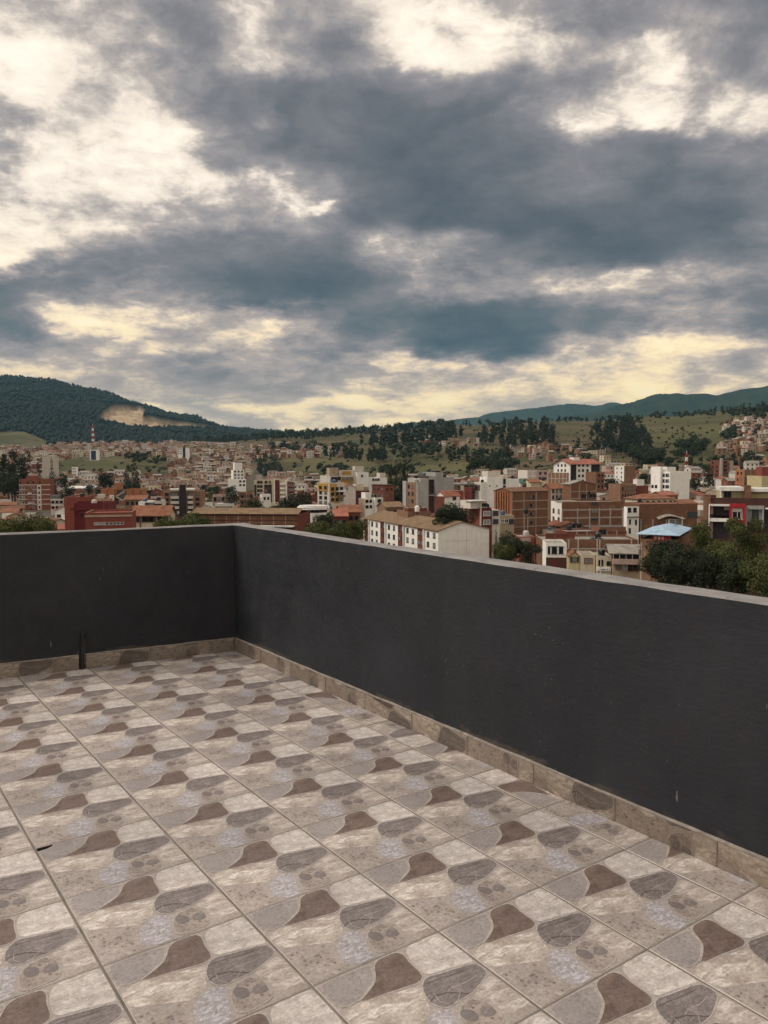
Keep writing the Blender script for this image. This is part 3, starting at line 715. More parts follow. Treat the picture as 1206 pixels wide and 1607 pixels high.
def build_terrain():
    az = np.unique(np.concatenate([np.linspace(-180, -34, 50), np.linspace(-34, 34, 520), np.linspace(34, 180, 50)])) * math.pi / 180
    rr = np.unique(np.concatenate([np.linspace(12, 250, 26), np.linspace(250, 2300, 190), np.geomspace(2300, 4600, 110), np.geomspace(4600, 11000, 12)]))
    A, R = np.meshgrid(az, rr, indexing='ij'); X = R * np.sin(A); Y = R * np.cos(A)
    Z = terrain_z_n(X, Y)
    ac = np.clip(A, RAD(-38), RAD(38)); PX = 603 + FPX * np.tan(ac); D = np.maximum(R * np.cos(ac), 1)
    PY = HZ - (Z - CAM_Z) / D * FPX
    wob = _fbm(X, Y, 120.0, 20.0, 3)
    PXw, PYw = PX + wob * 14, PY + wob * 4
    far = (D > 2000)
    wood = np.clip((D - 1950) / 80, 0, 1)
    town = np.clip((560 - D) / 120, 0, 1)
    left = np.clip((440 - PX) / 60, 0, 1) * (D < 1560); town = np.maximum(town, left * 0.8)
    field = np.zeros_like(X)
    for k, f in enumerate(FIELDS):
        mk = poly_mask(PXw, PYw, f)
        if k == 1: mk *= far
        else: mk *= (~far)
        field = np.maximum(field, mk)
    near = (D < 230) * np.clip(_fbm(X, Y, 45.0, 51.0, 3) * 3 + .55, 0, 1); field = np.maximum(field, near)
    town *= (1 - field); wood *= (1 - field)
    quarry = poly_mask(PX + wob * 2.5, PY + wob * 1.2, QUARRY) * far
    # the quarry is a scarp cut into the slope
    dip = quarry * (24 + 20 * np.abs(_fbm(X, Y, 70.0, 31.0, 4)))
    Z = Z - dip
    na, nr = X.shape
    vs_ = np.stack([X, Y, Z], -1).reshape(-1, 3)
    i = np.arange(na - 1)[:, None]; j = np.arange(nr - 1)[None, :]
    a = (i * nr + j); f = np.stack([a, a + nr, a + nr + 1, a + 1], -1)[:, :, ::-1].reshape(-1, 4)
    me = bpy.data.meshes.new('terrain')
    me.vertices.add(len(vs_)); me.vertices.foreach_set('co', vs_.ravel())
    me.loops.add(len(f) * 4); me.loops.foreach_set('vertex_index', f.ravel().astype(np.int32))
    me.polygons.add(len(f)); me.polygons.foreach_set('loop_start', np.arange(len(f), dtype=np.int32) * 4)
    me.polygons.foreach_set('use_smooth', np.ones(len(f), bool))
    me.update(calc_edges=True)
    ca = me.color_attributes.new('cover', 'FLOAT_COLOR', 'POINT')
    ca.data.foreach_set('color', np.stack([town, field, wood, quarry], -1).reshape(-1).astype(np.float32))
    me.materials.append(GM)
    o = meshobj('terrain', me); tag(o, 'valley floor, grassy slopes and wooded mountain with a pale quarry', None, None, 'structure')
    return o
build_terrain()

def far_range(name, prof, D, depth, seed, label):
    m, t, b = material(name + '_forest', 0.95, 0.05); w = wpos(t)
    c = t.mix(t.mrange(t.noise(w, 0.01, 5, 0.65), 0.4, 0.62), (.014, .026, .018), (.030, .042, .024))
    t.put(b.inputs['Base Color'], c); bump(t, b, t.noise(w, 0.03, 4, 0.7), 0.6, 8)
    P = np.array(prof, float); px = np.arange(P[0, 0], P[-1, 0] + 1, 3.0); y = np.interp(px, P[:, 0], P[:, 1])
    k = np.exp(-np.linspace(-2, 2, 7) ** 2); k /= k.sum(); y = np.convolve(np.pad(y, 3, mode='edge'), k, mode='valid')
    S = np.array([-1.0, -.8, -.6, -.45, -.3, -.2, -.1, -.04, 0, .05, .15, .4, .8]); H = np.array([0, .10, .28, .42, .60, .74, .88, .96, 1, .97, .85, .5, 0])
    Dm = D + S[None, :] * depth + np.zeros((len(px), 1)); Xm = (px[:, None] - 603) / FPX * Dm
    zc = CAM_Z + (HZ - y) / FPX * D
    Z = -30 + (zc[:, None] + 30) * H[None, :]
    spur = _fbm(Xm, Dm * 0.5, depth * 0.5, seed, 4)
    Z += spur * (zc[:, None] + 30) * 0.18 * (1 - np.abs(S[None, :]) ** 2) * (np.abs(S[None, :]) > 0.02)
    Z[:, 8] += _fbm(Xm[:, 8], Dm[:, 8], 500.0, seed + 3, 5) * 11 + np.random.RandomState(int(seed)).uniform(-1, 1, len(px)) * 3.5
    na, nr = Z.shape
    vs_ = np.stack([Xm, Dm, Z], -1).reshape(-1, 3)
    fs_ = [(i * nr + j + nr, i * nr + j + nr + 1, i * nr + j + 1, i * nr + j) for i in range(na - 1) for j in range(nr - 1)]
    fs_ = [tuple(reversed(f)) for f in fs_]
    me = pydata(name, vs_.tolist(), fs_, [m], smooth=True)
    o = meshobj(name, me); tag(o, label, None, None, 'structure'); return o
far_range('mountain_range', [(560, 700), (700, 690), (820, 672), (900, 655), (940, 648), (960, 640), (985, 634), (1000, 629), (1030, 620), (1060, 622), (1080, 625), (1100, 625), (1118, 629), (1140, 625), (1165, 625), (1206, 613), (1260, 598), (1400, 588), (1700, 600), (2100, 640)], 5500, 1500, 40.0, 'blue-green wooded mountain range behind the right-hand slopes')
far_range('mountain_range', [(480, 700), (560, 684), (600, 673), (640, 664), (700, 661), (760, 655), (800, 650), (850, 640), (890, 634), (930, 637), (980, 636), (1100, 640), (1300, 630), (1700, 640)], 8800, 1700, 60.0, 'pale blue mountain range, farthest on the horizon')

# ------------------------------------------------------------------ building materials
def wall_mat(name, c, var=0.18, rough=0.9, streak=0.25, brick=False):
    m, t, b = material(name, rough, 0.15); o = objco(t)
    c0 = tuple(x * (1 - var) for x in c); c1 = tuple(min(1, x * (1 + var)) for x in c)
    col = t.mix(t.mrange(t.noise(o, 0.7, 5, 0.65), 0.33, 0.67), c0, c1)
    if brick:
        st = t.v('MULTIPLY', o, (1.0, 1.0, 5.0))
        col = t.mix(t.mrange(t.noise(st, 1.6, 4, 0.7), 0.42, 0.62, 0.0, 0.8), col, tuple(x * 0.68 for x in c))
        col = t.mix(t.mrange(t.noise(o, 0.32, 3, 0.6), 0.56, 0.66, 0.0, 0.55), col, (c[0] * 1.15 + .03, c[1] * 1.3 + .03, c[2] * 1.4 + .03))
    # rain streaks and grime
    sv = t.v('MULTIPLY', o, (1.0, 1.0, 0.12))
    g = t.mrange(t.noise(sv, 1.5, 4, 0.65), 0.5, 0.72, 0.0, streak)
    col = t.mix(g, col, tuple(x * 0.45 for x in c))
    oi = t.node('ShaderNodeObjectInfo').outputs['Random']
    t.put(b.inputs['Base Color'], t.v('SCALE', col, t.mrange(oi, 0, 1, 0.9, 1.08)))
    return m
def roof_mat(name, c, var=0.25, wave=None):
    m, t, b = material(name, 0.9, 0.15); o = objco(t)
    col = t.mix(t.mrange(t.noise(o, 0.8, 6, 0.7), 0.34, 0.66), tuple(x * (1 - var) for x in c), tuple(x * (1 + var) for x in c))
    col = t.mix(t.mrange(t.noise(o, 0.35, 4, 0.65), 0.52, 0.66, 0, .6), col, tuple(x * 0.5 for x in c))
    t.put(b.inputs['Base Color'], col)
    return m
M = {
 'brick': wall_mat('brick_orange_brown', (.205, .102, .062), .22, brick=True), 'brickd': wall_mat('brick_dark_red', (.175, .058, .042), .2, brick=True),
 'brickt': wall_mat('brick_tan', (.27, .155, .098), .2, brick=True), 'bricko': wall_mat('brick_orange', (.36, .150, .075), .15, brick=True),
 'brickr': wall_mat('brick_red', (.245, .088, .057), .18, brick=True), 'maroon': wall_mat('maroon_brick', (.135, .036, .034), .18, brick=True),
 'white': wall_mat('white_plaster', (.78, .75, .70), .07), 'white2': wall_mat('warm_white_plaster', (.58, .53, .47), .10), 'cream': wall_mat('cream_plaster', (.56, .48, .35), .10),
 'grey': wall_mat('grey_plaster', (.36, .345, .325), .10), 'greyd': wall_mat('dark_grey_plaster', (.16, .155, .15), .12), 'yellow': wall_mat('ochre_plaster', (.40, .235, .060), .12),
 'pink': wall_mat('pink_plaster', (.42, .30, .255), .12), 'tan': wall_mat('tan_plaster', (.36, .28, .20), .12), 'redp': wall_mat('red_painted_plaster', (.36, .026, .036), .08, streak=.12),
 'redw': wall_mat('factory_red_wall', (.215, .062, .046), .12), 'redd': wall_mat('factory_dark_red', (.125, .026, .028), .12), 'pinkr': wall_mat('factory_pink_wall', (.40, .215, .175), .1),
 'brownp': wall_mat('brown_panel', (.085, .042, .034), .12), 'conc': wall_mat('bare_concrete', (.33, .27, .215), .12), 'concl': wall_mat('pale_concrete', (.42, .37, .32), .1),
 'blk': wall_mat('dark_panel', (.035, .03, .033), .15), 'yel2': wall_mat('pale_yellow_plaster', (.48, .40, .23), .1), 'green': wall_mat('green_sheet', (.06, .13, .10), .15),
 'tile': roof_mat('clay_tile_roof', (.215, .095, .058)), 'tiled': roof_mat('weathered_tile_roof', (.195, .130, .080)), 'tiler': roof_mat('red_tile_roof', (.29, .115, .082)),
 'fib': roof_mat('fibre_cement_roof', (.27, .245, .215)), 'fibd': roof_mat('dark_roof', (.10, .09, .082)), 'slab': roof_mat('concrete_roof_slab', (.24, .215, .19)), 'blue': roof_mat('pale_blue_metal_roof', (.33, .45, .56), .06),
 'rust': roof_mat('rusty_sheet_roof', (.16, .085, .055)), 'whiter': roof_mat('white_sheet_roof', (.6, .58, .55), .08),
}
def glass_mat(name, dark, curtain, share):
    m, t, b = material(name, 0.12, 0.5)
    r = t.node('ShaderNodeObjectInfo').outputs['Random']
    t.put(b.inputs['Base Color'], t.mix(t.mrange(r, share, share + 0.05), curtain, dark)); return m
GL = glass_mat('window_glass', (.012, .013, .015), (.20, .19, .175), 0.22)
GLL = glass_mat('window_glass_pale', (.05, .06, .07), (.24, .25, .26), 0.4)
for k_, c_ in (('fw', (.62, .60, .56)), ('fd', (.05, .045, .04)), ('fb', (.17, .07, .045))):
    m_, t_, b_ = material('window_frame_' + k_, 0.6, 0.3); b_.inputs['Base Color'].default_value = c_ + (1,); M[k_] = m_
_wm = {}
def win_mesh(fr, gl, split=1):
    key = (fr, gl.name, split)
    if key not in _wm:
        mb = MB(); w = 0.09
        mb.box(-.5, -.07, -.5, -.5 + w, .02, .5); mb.box(.5 - w, -.07, -.5, .5, .02, .5); mb.box(-.5 + w, -.07, .5 - w, .5 - w, .02, .5); mb.box(-.54, -.12, -.56, .54, .02, -.5 + w * .6)
        if split == 2: mb.box(-.03, -.06, -.44, .03, .02, .41)
        fm = mb.mesh('window_frame', [M[fr]])
        mb2 = MB(); mb2.quad([(-.42, -.025, -.45), (.42, -.025, -.45), (.42, -.025, .42), (-.42, -.025, .42)])
        pm = mb2.mesh('pane', [gl])
        both = MB(); both.v = mb.v + mb2.v; both.f = mb.f + [tuple(i + len(mb.v) for i in f) for f in mb2.f]; both.m = [0] * len(mb.f) + [1]
        _wm[key] = (fm, pm, both.mesh('window', [M[fr], gl]))
    return _wm[key]

BUILT = []                                   # footprints already taken: (x, y, radius)
class Bld:
    """a building: near vertical edge at photo column pc and distance D, faces run to columns pl (left) and pr (right)"""
    def __init__(s, name, label, pc, D, pl, pr, ytop, ang=23.4, depth=None, width=None, zb=None, cat='building', group=None):
        s.D = D; c = at(pc, ytop, D); A = RAD(ang); s.a = Vector((-math.sin(A), math.cos(A))); s.b = Vector((math.cos(A), math.sin(A)))
        def solve(px, d):
            k = (px - 603) / FPX; den = d.x - k * d.y
            return (k * c.y - c.x) / den if abs(den) > 1e-6 else -1
        s.Ll = depth if depth else solve(pl, s.a); s.Lr = width if width else solve(pr, s.b)
        if not 0.5 < s.Ll < 90: s.Ll = 10
        if not 0.5 < s.Lr < 90: s.Lr = 10
        pts = [Vector((c.x, c.y)), Vector((c.x, c.y)) + s.b * s.Lr, Vector((c.x, c.y)) + s.a * s.Ll, Vector((c.x, c.y)) + s.a * s.Ll + s.b * s.Lr]
        s.z0 = (min(gz(p.x, p.y) for p in pts) - 0.3) if zb is None else zb
        s.H = c.z - s.z0
        s.r = empty(name, (c.x, c.y, s.z0), A); tag(s.r, label, cat, group)
        ctr = (pts[0] + pts[3]) / 2; BUILT.append((ctr.x, ctr.y, (s.Ll + s.Lr) / 4 + 1))
        s.zt = s.H
    def px(s, face, px_):
        """position along a face of a photo column"""
        d = s.b if face == 'R' else s.a; k = (px_ - 603) / FPX; c = s.r.location
        return (k * c.y - c.x) / (d.x - k * d.y)
    def zy(s, py, face='R', t=0.0):
        d = s.b if face == 'R' else s.a
        return CAM_Z + (HZ - py) / FPX * (s.r.location.y + d.y * t) - s.z0
    def part(s, name, mb, mats): return mb.obj(name, [M[k] if isinstance(k, str) else k for k in mats], s.r)
    def body(s, mR, mL=None, roof='slab', par=0.5, x0=0, x1=None, y0=0, y1=None, z0=0, z1=None, name='wall', lip=None):
        x1 = s.Lr if x1 is None else x1; y1 = s.Ll if y1 is None else y1; z1 = s.H if z1 is None else z1
        mL = mL or mR; mb = MB(); zt = z1 - par
        P = lambda x, y, z: (x, y, z)
        mb.quad([(x0, y0, z0), (x1, y0, z0), (x1, y0, z1), (x0, y0, z1)], 0); mb.quad([(x0, y1, z0), (x0, y0, z0), (x0, y0, z1), (x0, y1, z1)], 1)
        mb.quad([(x1, y0, z0), (x1, y1, z0), (x1, y1, z1), (x1, y0, z1)], 0); mb.quad([(x1, y1, z0), (x0, y1, z0), (x0, y1, z1), (x1, y1, z1)], 1)
        if par:
            k = 0.18
            o = [(x0, y0), (x1, y0), (x1, y1), (x0, y1)]; i_ = [(x0 + k, y0 + k), (x1 - k, y0 + k), (x1 - k, y1 - k), (x0 + k, y1 - k)]
            for q in range(4):
                j = (q + 1) % 4
                mb.quad([o[q] + (z1,), o[j] + (z1,), i_[j] + (z1,), i_[q] + (z1,)], 2); mb.quad([i_[q] + (z1,), i_[j] + (z1,), i_[j] + (zt,), i_[q] + (zt,)], 0)
            s.part(name, mb, [mR, mL, lip or 'conc'])
            r = MB(); r.quad([p + (zt,) for p in i_]); s.part('roof', r, [roof])
        else: s.part(name, mb, [mR, mL, 'conc'])
        return s
    def gable(s, axis, rise, mat, over=0.5, eave=None, gm=None, x0=0, x1=None, y0=0, y1=None, thick=0.18, shift=0.5):
        """pitched roof with the ridge along local axis; gable walls closed in material gm"""
        x1 = s.Lr if x1 is None else x1; y1 = s.Ll if y1 is None else y1; e = s.H if eave is None else eave
        mb = MB()
        if axis == 'x':
            ym = y0 + (y1 - y0) * shift
            sec = [(y0 - over, e - rise * over / max(ym - y0, .1)), (ym, e + rise), (y1 + over, e - rise * over / max(y1 - ym, .1))]
            for (p, q) in ((sec[0], sec[1]), (sec[1], sec[2])):
                mb.quad([(x0 - over, p[0], p[1] + thick), (x1 + over, p[0], p[1] + thick), (x1 + over, q[0], q[1] + thick), (x0 - over, q[0], q[1] + thick)])
                mb.quad([(x0 - over, q[0], q[1]), (x1 + over, q[0], q[1]), (x1 + over, p[0], p[1]), (x0 - over, p[0], p[1])])
            for xx in (x0 - over, x1 + over):
                mb.quad([(xx, sec[0][0], sec[0][1]), (xx, sec[0][0], sec[0][1] + thick), (xx, sec[1][0], sec[1][1] + thick), (xx, sec[1][0], sec[1][1])]); mb.quad([(xx, sec[1][0], sec[1][1]), (xx, sec[1][0], sec[1][1] + thick), (xx, sec[2][0], sec[2][1] + thick), (xx, sec[2][0], sec[2][1])])
            for yy, zz in (sec[0], sec[2]): mb.quad([(x0 - over, yy, zz), (x1 + over, yy, zz), (x1 + over, yy, zz + thick), (x0 - over, yy, zz + thick)])
            gs = [[(xx, y0, e), (xx, y1, e), (xx, ym, e + rise)] for xx in (x0, x1)]
        else:
            xm = x0 + (x1 - x0) * shift
            sec = [(x0 - over, e - rise * over / max(xm - x0, .1)), (xm, e + rise), (x1 + over, e - rise * over / max(x1 - xm, .1))]
            for (p, q) in ((sec[0], sec[1]), (sec[1], sec[2])):
                mb.quad([(p[0], y0 - over, p[1] + thick), (q[0], y0 - over, q[1] + thick), (q[0], y1 + over, q[1] + thick), (p[0], y1 + over, p[1] + thick)])
                mb.quad([(p[0], y1 + over, p[1]), (q[0], y1 + over, q[1]), (q[0], y0 - over, q[1]), (p[0], y0 - over, p[1])])
            for yy in (y0 - over, y1 + over):
                mb.quad([(sec[0][0], yy, sec[0][1]), (sec[1][0], yy, sec[1][1]), (sec[1][0], yy, sec[1][1] + thick), (sec[0][0], yy, sec[0][1] + thick)]); mb.quad([(sec[1][0], yy, sec[1][1]), (sec[2][0], yy, sec[2][1]), (sec[2][0], yy, sec[2][1] + thick), (sec[1][0], yy, sec[1][1] + thick)])
            for xx, zz in (sec[0], sec[2]): mb.quad([(xx, y0 - over, zz), (xx, y1 + over, zz), (xx, y1 + over, zz + thick), (xx, y0 - over, zz + thick)])
            gs = [[(x0, yy, e), (x1, yy, e), (xm, yy, e + rise)] for yy in (y0, y1)]
        s.part('roof', mb, [mat])
        if gm:
            for tri in gs: g = MB(); g.quad(tri); s.part('gable_wall', g, [gm])
        return s
    def hip(s, rise, mat, over=0.5, x0=0, x1=None, y0=0, y1=None, eave=None, thick=0.12):
        x1 = s.Lr if x1 is None else x1; y1 = s.Ll if y1 is None else y1; e = s.H if eave is None else eave
        x0 -= over; y0 -= over; x1 += over; y1 += over; w, d = x1 - x0, y1 - y0; k = min(w, d) / 2
        if w >= d: r0, r1 = (x0 + k, (y0 + y1) / 2, e + rise), (x1 - k, (y0 + y1) / 2, e + rise)
        else: r0, r1 = ((x0 + x1) / 2, y0 + k, e + rise), ((x0 + x1) / 2, y1 - k, e + rise)
        a, b_, c, d_ = (x0, y0, e), (x1, y0, e), (x1, y1, e), (x0, y1, e); mb = MB()
        if w >= d: mb.quad([a, b_, r1, r0]); mb.quad([b_, c, r1]); mb.quad([c, d_, r0, r1]); mb.quad([d_, a, r0])
        else: mb.quad([a, b_, r0]); mb.quad([b_, c, r1, r0]); mb.quad([c, d_, r1]); mb.quad([d_, a, r0, r1])
        mb.quad([(x0, y0, e - thick), (x0, y1, e - thick), (x1, y1, e - thick), (x1, y0, e - thick)])
        for p, q in ((a, b_), (b_, c), (c, d_), (d_, a)): mb.quad([(p[0], p[1], e - thick), (q[0], q[1], e - thick), q, p])
        s.part('roof', mb, [mat]); return s
    def win(s, face, t, z, w, h, fr='fw', gl=None, off=0.0, split=None):
        gl = gl or GL; fm, pm, bm_ = win_mesh(fr, gl, split or (2 if w > 1.1 else 1))
        near = s.D < 215
        o = meshobj('window', fm if near else bm_, None, s.r)
        o.location = (t, -0.005 - off, z) if face == 'R' else (-0.005 - off, t, z)
        if face == 'L': o.rotation_euler = (0, 0, -math.pi / 2)
        o.scale = (w, 1, h)
        if near: p = meshobj('pane', pm, None, o)
        return o
    def wins(s, face, t0, t1, n, zs, w, h, fr='fw', gl=None, off=0.0, skip=()):
        for i in range(n):
            t = t0 + (t1 - t0) * (i + .5) / n
            for j, z in enumerate(zs):
                if (i, j) not in skip: s.win(face, t, z, w, h, fr, gl, off)
        return s
    def rows(s, n, fh=2.6, top=1.5): return [s.H - top - i * fh for i in range(n) if s.H - top - i * fh > 0.9]
    def bx(s, name, face, t0, t1, z0, z1, mat, d=0.12, inn=0.0):
        mb = MB()
        if face == 'R': mb.box(t0, -d, z0, t1, -inn if inn else 0.0, z1)
        else: mb.box(-d, t0, z0, -inn if inn else 0.0, t1, z1)
        return s.part(name, mb, [mat])
    def frame(s, face, ts, zs, t0, t1, z0, z1, mat='conc', w=0.35, d=0.05):
        """bare concrete columns and beams showing in a brick wall"""
        mb = MB()
        for t in ts:
            if face == 'R': mb.box(t - w / 2, -d, z0, t + w / 2, 0.0, z1)
            else: mb.box(-d, t - w / 2, z0, 0.0, t + w / 2, z1)
        for z in zs:
            if face == 'R': mb.box(t0, -d * .8, z - w * .45, t1, 0.0, z + w * .45)
            else: mb.box(-d * .8, t0, z - w * .45, 0.0, t1, z + w * .45)
        return s.part('concrete_frame', mb, [mat])
    def block(s, name, x0, x1, y0, y1, z0, z1, mat, top=None):
        mb = MB(); mb.box(x0, y0, z0, x1, y1, z1, 0, 1 if top else None); return s.part(name, mb, [mat] + ([top] if top else []))

# ------------------------------------------------------------------ buildings one can single out, left to right
def heroes():
    # --- six-storey red brick block with white bands
    B = Bld('apartment_building', 'six-storey red brick apartment block with white bands, leftmost tall building', 30, 428, 24, 79, 752, ang=8, depth=11)
    B.body('brickr', par=0.4)
    for i in range(5):
        z = B.zy(759.5 + i * 7.6); B.bx('floor_band', 'R', -.1, B.Lr + .1, z - .16, z + .16, 'white2', .12); B.bx('floor_band', 'L', 0, B.Ll, z - .16, z + .16, 'white2', .11)
        zz = z - 1.5
        for p in (33, 37, 47, 52): B.win('R', B.px('R', p), zz, 1.1, 1.3, 'fw')
        B.bx('balcony', 'R', B.px('R', 44), B.px('R', 50), z - 2.45, z - 1.6, 'white2' if i % 2 else 'brickr', .8)
    B.bx('stair_panel', 'R', B.px('R', 58.5), B.px('R', 65), 0.5, B.zy(760), 'white2', .10); B.wins('R', B.px('R', 60), B.px('R', 63.5), 1, [B.zy(764 + 7.6 * i) for i in range(5)], .9, 1.1, 'fd', off=.1)
    for p in (33, 44, 48, 53, 63): B.win('R', B.px('R', p), B.zy(755.5), .9, .9, 'fd')
    B.block('roof_hut', B.px('R', 41), B.px('R', 57), 2, 7, B.H - .3, B.zy(745), 'brickr', 'tile')
    B = Bld('house', 'white two-storey house with dark openings beside the banded brick block', 80, 395, 78, 99, 783, ang=5, depth=9)
    B.body('white2', roof='fib').wins('R', 0, B.Lr, 3, B.rows(2, 2.7), 1.5, 1.4, 'fd')
    B.block('roof_slab', -0.4, B.Lr * .6, 0, 6, B.H, B.H + 1.8, 'greyd')
    # --- red factory complex behind the far parapet
    B = Bld('factory_block', 'low red factory block with a row of small windows right behind the parapet', 134, 165, 118, 206, 804.5, ang=12)
    B.body('redw', 'pinkr', roof='pinkr', par=.5, lip='tan')
    B.bx('cornice', 'R', -.1, B.Lr + .1, B.H - .95, B.H - .55, 'tan', .14)
    for p in (149, 154.5, 161, 167, 173, 179.5, 185, 191): B.win('R', B.px('R', p), B.zy(821), .62, .55, 'fw', GLL)
    B = Bld('factory_block', 'dark red factory block with a pink side wall, middle of the red complex', 112, 192, 98.5, 170, 790, ang=12)
    B.body('redd', 'pinkr', roof='rust', par=.7, lip='redd')
    B.bx('cornice', 'R', -.1, B.Lr, B.H - 1.6, B.H - 1.1, 'redd', .3); B.bx('gutter_beam', 'L', 0, B.Ll, B.H - 4.2, B.H - 3.5, 'redd', .35); B.bx('gutter_beam', 'L', 0, B.Ll, B.H - 5.6, B.H - 5.2, 'redd', .25)
    B.bx('corner_pier', 'R', -.3, .7, 0, B.H, 'redw', .3)
    B.wins('R', 1.5, B.Lr - 2, 3, [B.H - 2.6], .8, .5, 'fd')
    B = Bld('factory_block', 'brick-red factory block with tan roof edge at the back of the red complex', 101, 232, 99, 132, 780, ang=8, depth=14)
    B.body('redw', roof='rust', par=.4, lip='tan')
    B = Bld('factory_block', 'low rusty roofed factory shed between the red blocks and the orange building', 128, 240, 124, 170, 787, ang=8, depth=12)
    B.body('redd', roof='rust', par=0); B.gable('x', 1.2, 'rust', gm='redd'); B.block('roof_vent', 4, 6, 3, 5, B.H, B.H + 2.0, 'white2'); B.block('roof_vent', 7.5, 8.6, 3, 5, B.H, B.H + 1.6, 'white2')
    # --- orange building with the zig-zag stair
    B = Bld('apartment_building', 'orange brick building in two halves with an open zigzag stair between', 157.5, 350, 156, 221, 768, ang=4, depth=12)
    x1, x2 = B.px('R', 181), B.px('R', 197)
    B.body('bricko', roof='slab', x1=x1); B.body('bricko', roof='slab', x0=x2)
    B.body('greyd', roof='slab', x0=x1, x1=x2, y0=4, z1=B.H - .3)
    B.frame('R', [.2, x1 / 2, x1 - .2], [B.H - 2.6, B.H - 5.2], 0, x1, 0, B.H, 'brownp', .22); B.frame('R', [x2 + .2, (x2 + B.Lr) / 2, B.Lr - .2], [B.H - 2.6, B.H - 5.2], x2, B.Lr, 0, B.H, 'brownp', .22)
    mb = MB()
    for k in range(4):
        za, zb = B.H - 1.2 - k * 2.2, B.H - 3.4 - k * 2.2; xa, xb = (x1 + .3, x2 - .3) if k % 2 else (x2 - .3, x1 + .3)
        mb.quad([(xa, -.2, za), (xb, -.2, zb), (xb, -.2, zb + .55), (xa, -.2, za + .55)]); mb.quad([(xa, -.2, za), (xa, 1.2, za), (xb, 1.2, zb), (xb, -.2, zb)])
    B.part('zigzag_stair', mb, ['concl'])
    B.block('stair_tower', B.px('R', 177), B.px('R', 187), 3, 6.5, B.H - .4, B.zy(757), 'bricko')
    B.wins('R', x2 + 1, B.Lr - 1, 2, [B.H - 4.2, B.H - 6.8], 1.2, 1.2, 'fd')
    B = Bld('house', 'orange-red house with dark arches in front of the orange building', 196, 300, 194, 228, 784, ang=6, depth=9)
    B.body('brickt', roof='tile', par=0).gable('x', 1.3, 'tile', gm='brickt').wins('R', 0, B.Lr, 4, B.rows(2, 2.7, 1.4), 1.2, 1.3, 'fd')
    B = Bld('house', 'bright white house with grey-framed window below the orange building', 217.5, 262, 216, 253, 787, ang=6, depth=9)
    xm = B.px('R', 241); B.body('white', roof='slab', x1=xm); B.body('white2', roof='fib', x0=xm, z1=B.H + .2)
    B.win('R', B.px('R', 231), B.zy(792), 1.5, 1.8, 'fd', GLL); B.win('R', B.px('R', 237), B.zy(792), 2, 1.8, 'fd', GLL); B.wins('R', xm, B.Lr, 1, [B.H - 1.3, B.H - 3.9], 2.8, 1.1, 'fd')
    B = Bld('warehouse', 'low warehouse with long clay tile roof and white bays beside the red factory', 206.5, 182, 205, 263, 809, ang=3, depth=8)
    B.body('cream', roof='tile', par=0); B.gable('x', 1.9, 'tile', over=.5, gm='cream')
    for p in (207, 219.5, 244, 262): t = B.px('R', p); B.bx('pier', 'R', t - .12, t + .12, 0, B.H, 'brownp', .1)
    for a_, b_ in ((208, 218), (221.5, 242.5), (246, 260)): ta, tb = B.px('R', a_), B.px('R', b_); B.win('R', (ta + tb) / 2, B.zy(814), tb - ta, 1.2, 'fd')
    # --- white and orange apartments with the dark stair tower
    B = Bld('apartment_building', 'white and orange apartment block with tall dark stair tower', 257.5, 292, 252.5, 322, 771, ang=14)
    B.body('brickt', 'grey', roof='fib', par=.3)
    for a_, b_, mt in ((268, 281, 'white2'), (294.5, 303, 'white2')):
        ta, tb = B.px('R', a_), B.px('R', b_)
        for i in range(4):
            z = B.zy(773.5 + i * 8.0); B.bx('balcony', 'R', ta, tb, z - 1.95, z - .95, mt, 1.0); B.win('R', (ta + tb) / 2, z - .2, tb - ta - .4, 1.3, 'fd')
    for i in range(4): B.win('R', B.px('R', 262), B.zy(775 + i * 8), 1.5, 1.1, 'fd'); B.win('R', B.px('R', 310), B.zy(775 + i * 8), 1.5, 1.1, 'fd')
    B.bx('stair_tower', 'R', B.px('R', 282), B.px('R', 292), 0, B.zy(760), 'blk', 1.5)
    B.block('canopy_roof', B.px('R', 267), B.px('R', 281), -.9, 8, B.H + .3, B.H + .7, 'whiter'); B.block('canopy_roof', B.px('R', 293), B.px('R', 306), -.9, 8, B.H + .3, B.H + .7, 'whiter')
    # --- long brick warehouse straight ahead
    B = Bld('warehouse', 'long low brick warehouse with brown roof beyond the parapet corner', 467, 185, 300, 487, 806, ang=84)
    B.body('brickd', 'brick', roof='tiled', par=0, z1=B.H - .2)
    mb = MB(); e = B.H; mb.quad([(-.7, -.4, e - .1), (-.7, B.Ll + .4, e - .1), (5, B.Ll + .4, e + 1.0), (5, -.4, e + 1.0)][::-1]); mb.quad([(5, -.4, e + 1.0), (5, B.Ll + .4, e + 1.0), (B.Lr + .6, B.Ll + .4, e + .2), (B.Lr + .6, -.4, e + .2)][::-1])
    B.part('roof', mb, ['tiled'])
    B.bx('beam_band', 'L', 0, B.Ll, B.H - .6, B.H - .38, 'brownp', .12); B.bx('beam_band', 'L', 0, B.Ll, B.H - 1.75, B.H - 1.55, 'brownp', .12); B.bx('beam_band', 'L', 0, B.Ll, B.H - 2.5, B.H - 2.38, 'brownp', .1)
    B.frame('L', [B.Ll * k / 9 for k in range(1, 9)], [], 0, B.Ll, B.H - 3.6, B.H - .3, 'tan', .14, .08)
    B.block('canopy', -2.2, 0, 0.6, B.Ll * .62, B.H - 3.0, B.H - 2.75, 'whiter')
    B.wins('L', 1, 12, 4, [B.H - 4.2], 1.3, 1.2, 'fd')
    # --- white oval building
    R0 = at(492, 792, 235); z0 = gz(R0.x, R0.y) - .3; r = empty('oval_building', (R0.x, R0.y, z0)); tag(r, 'white oval building with ribbon window half hidden by dark trees', 'building')
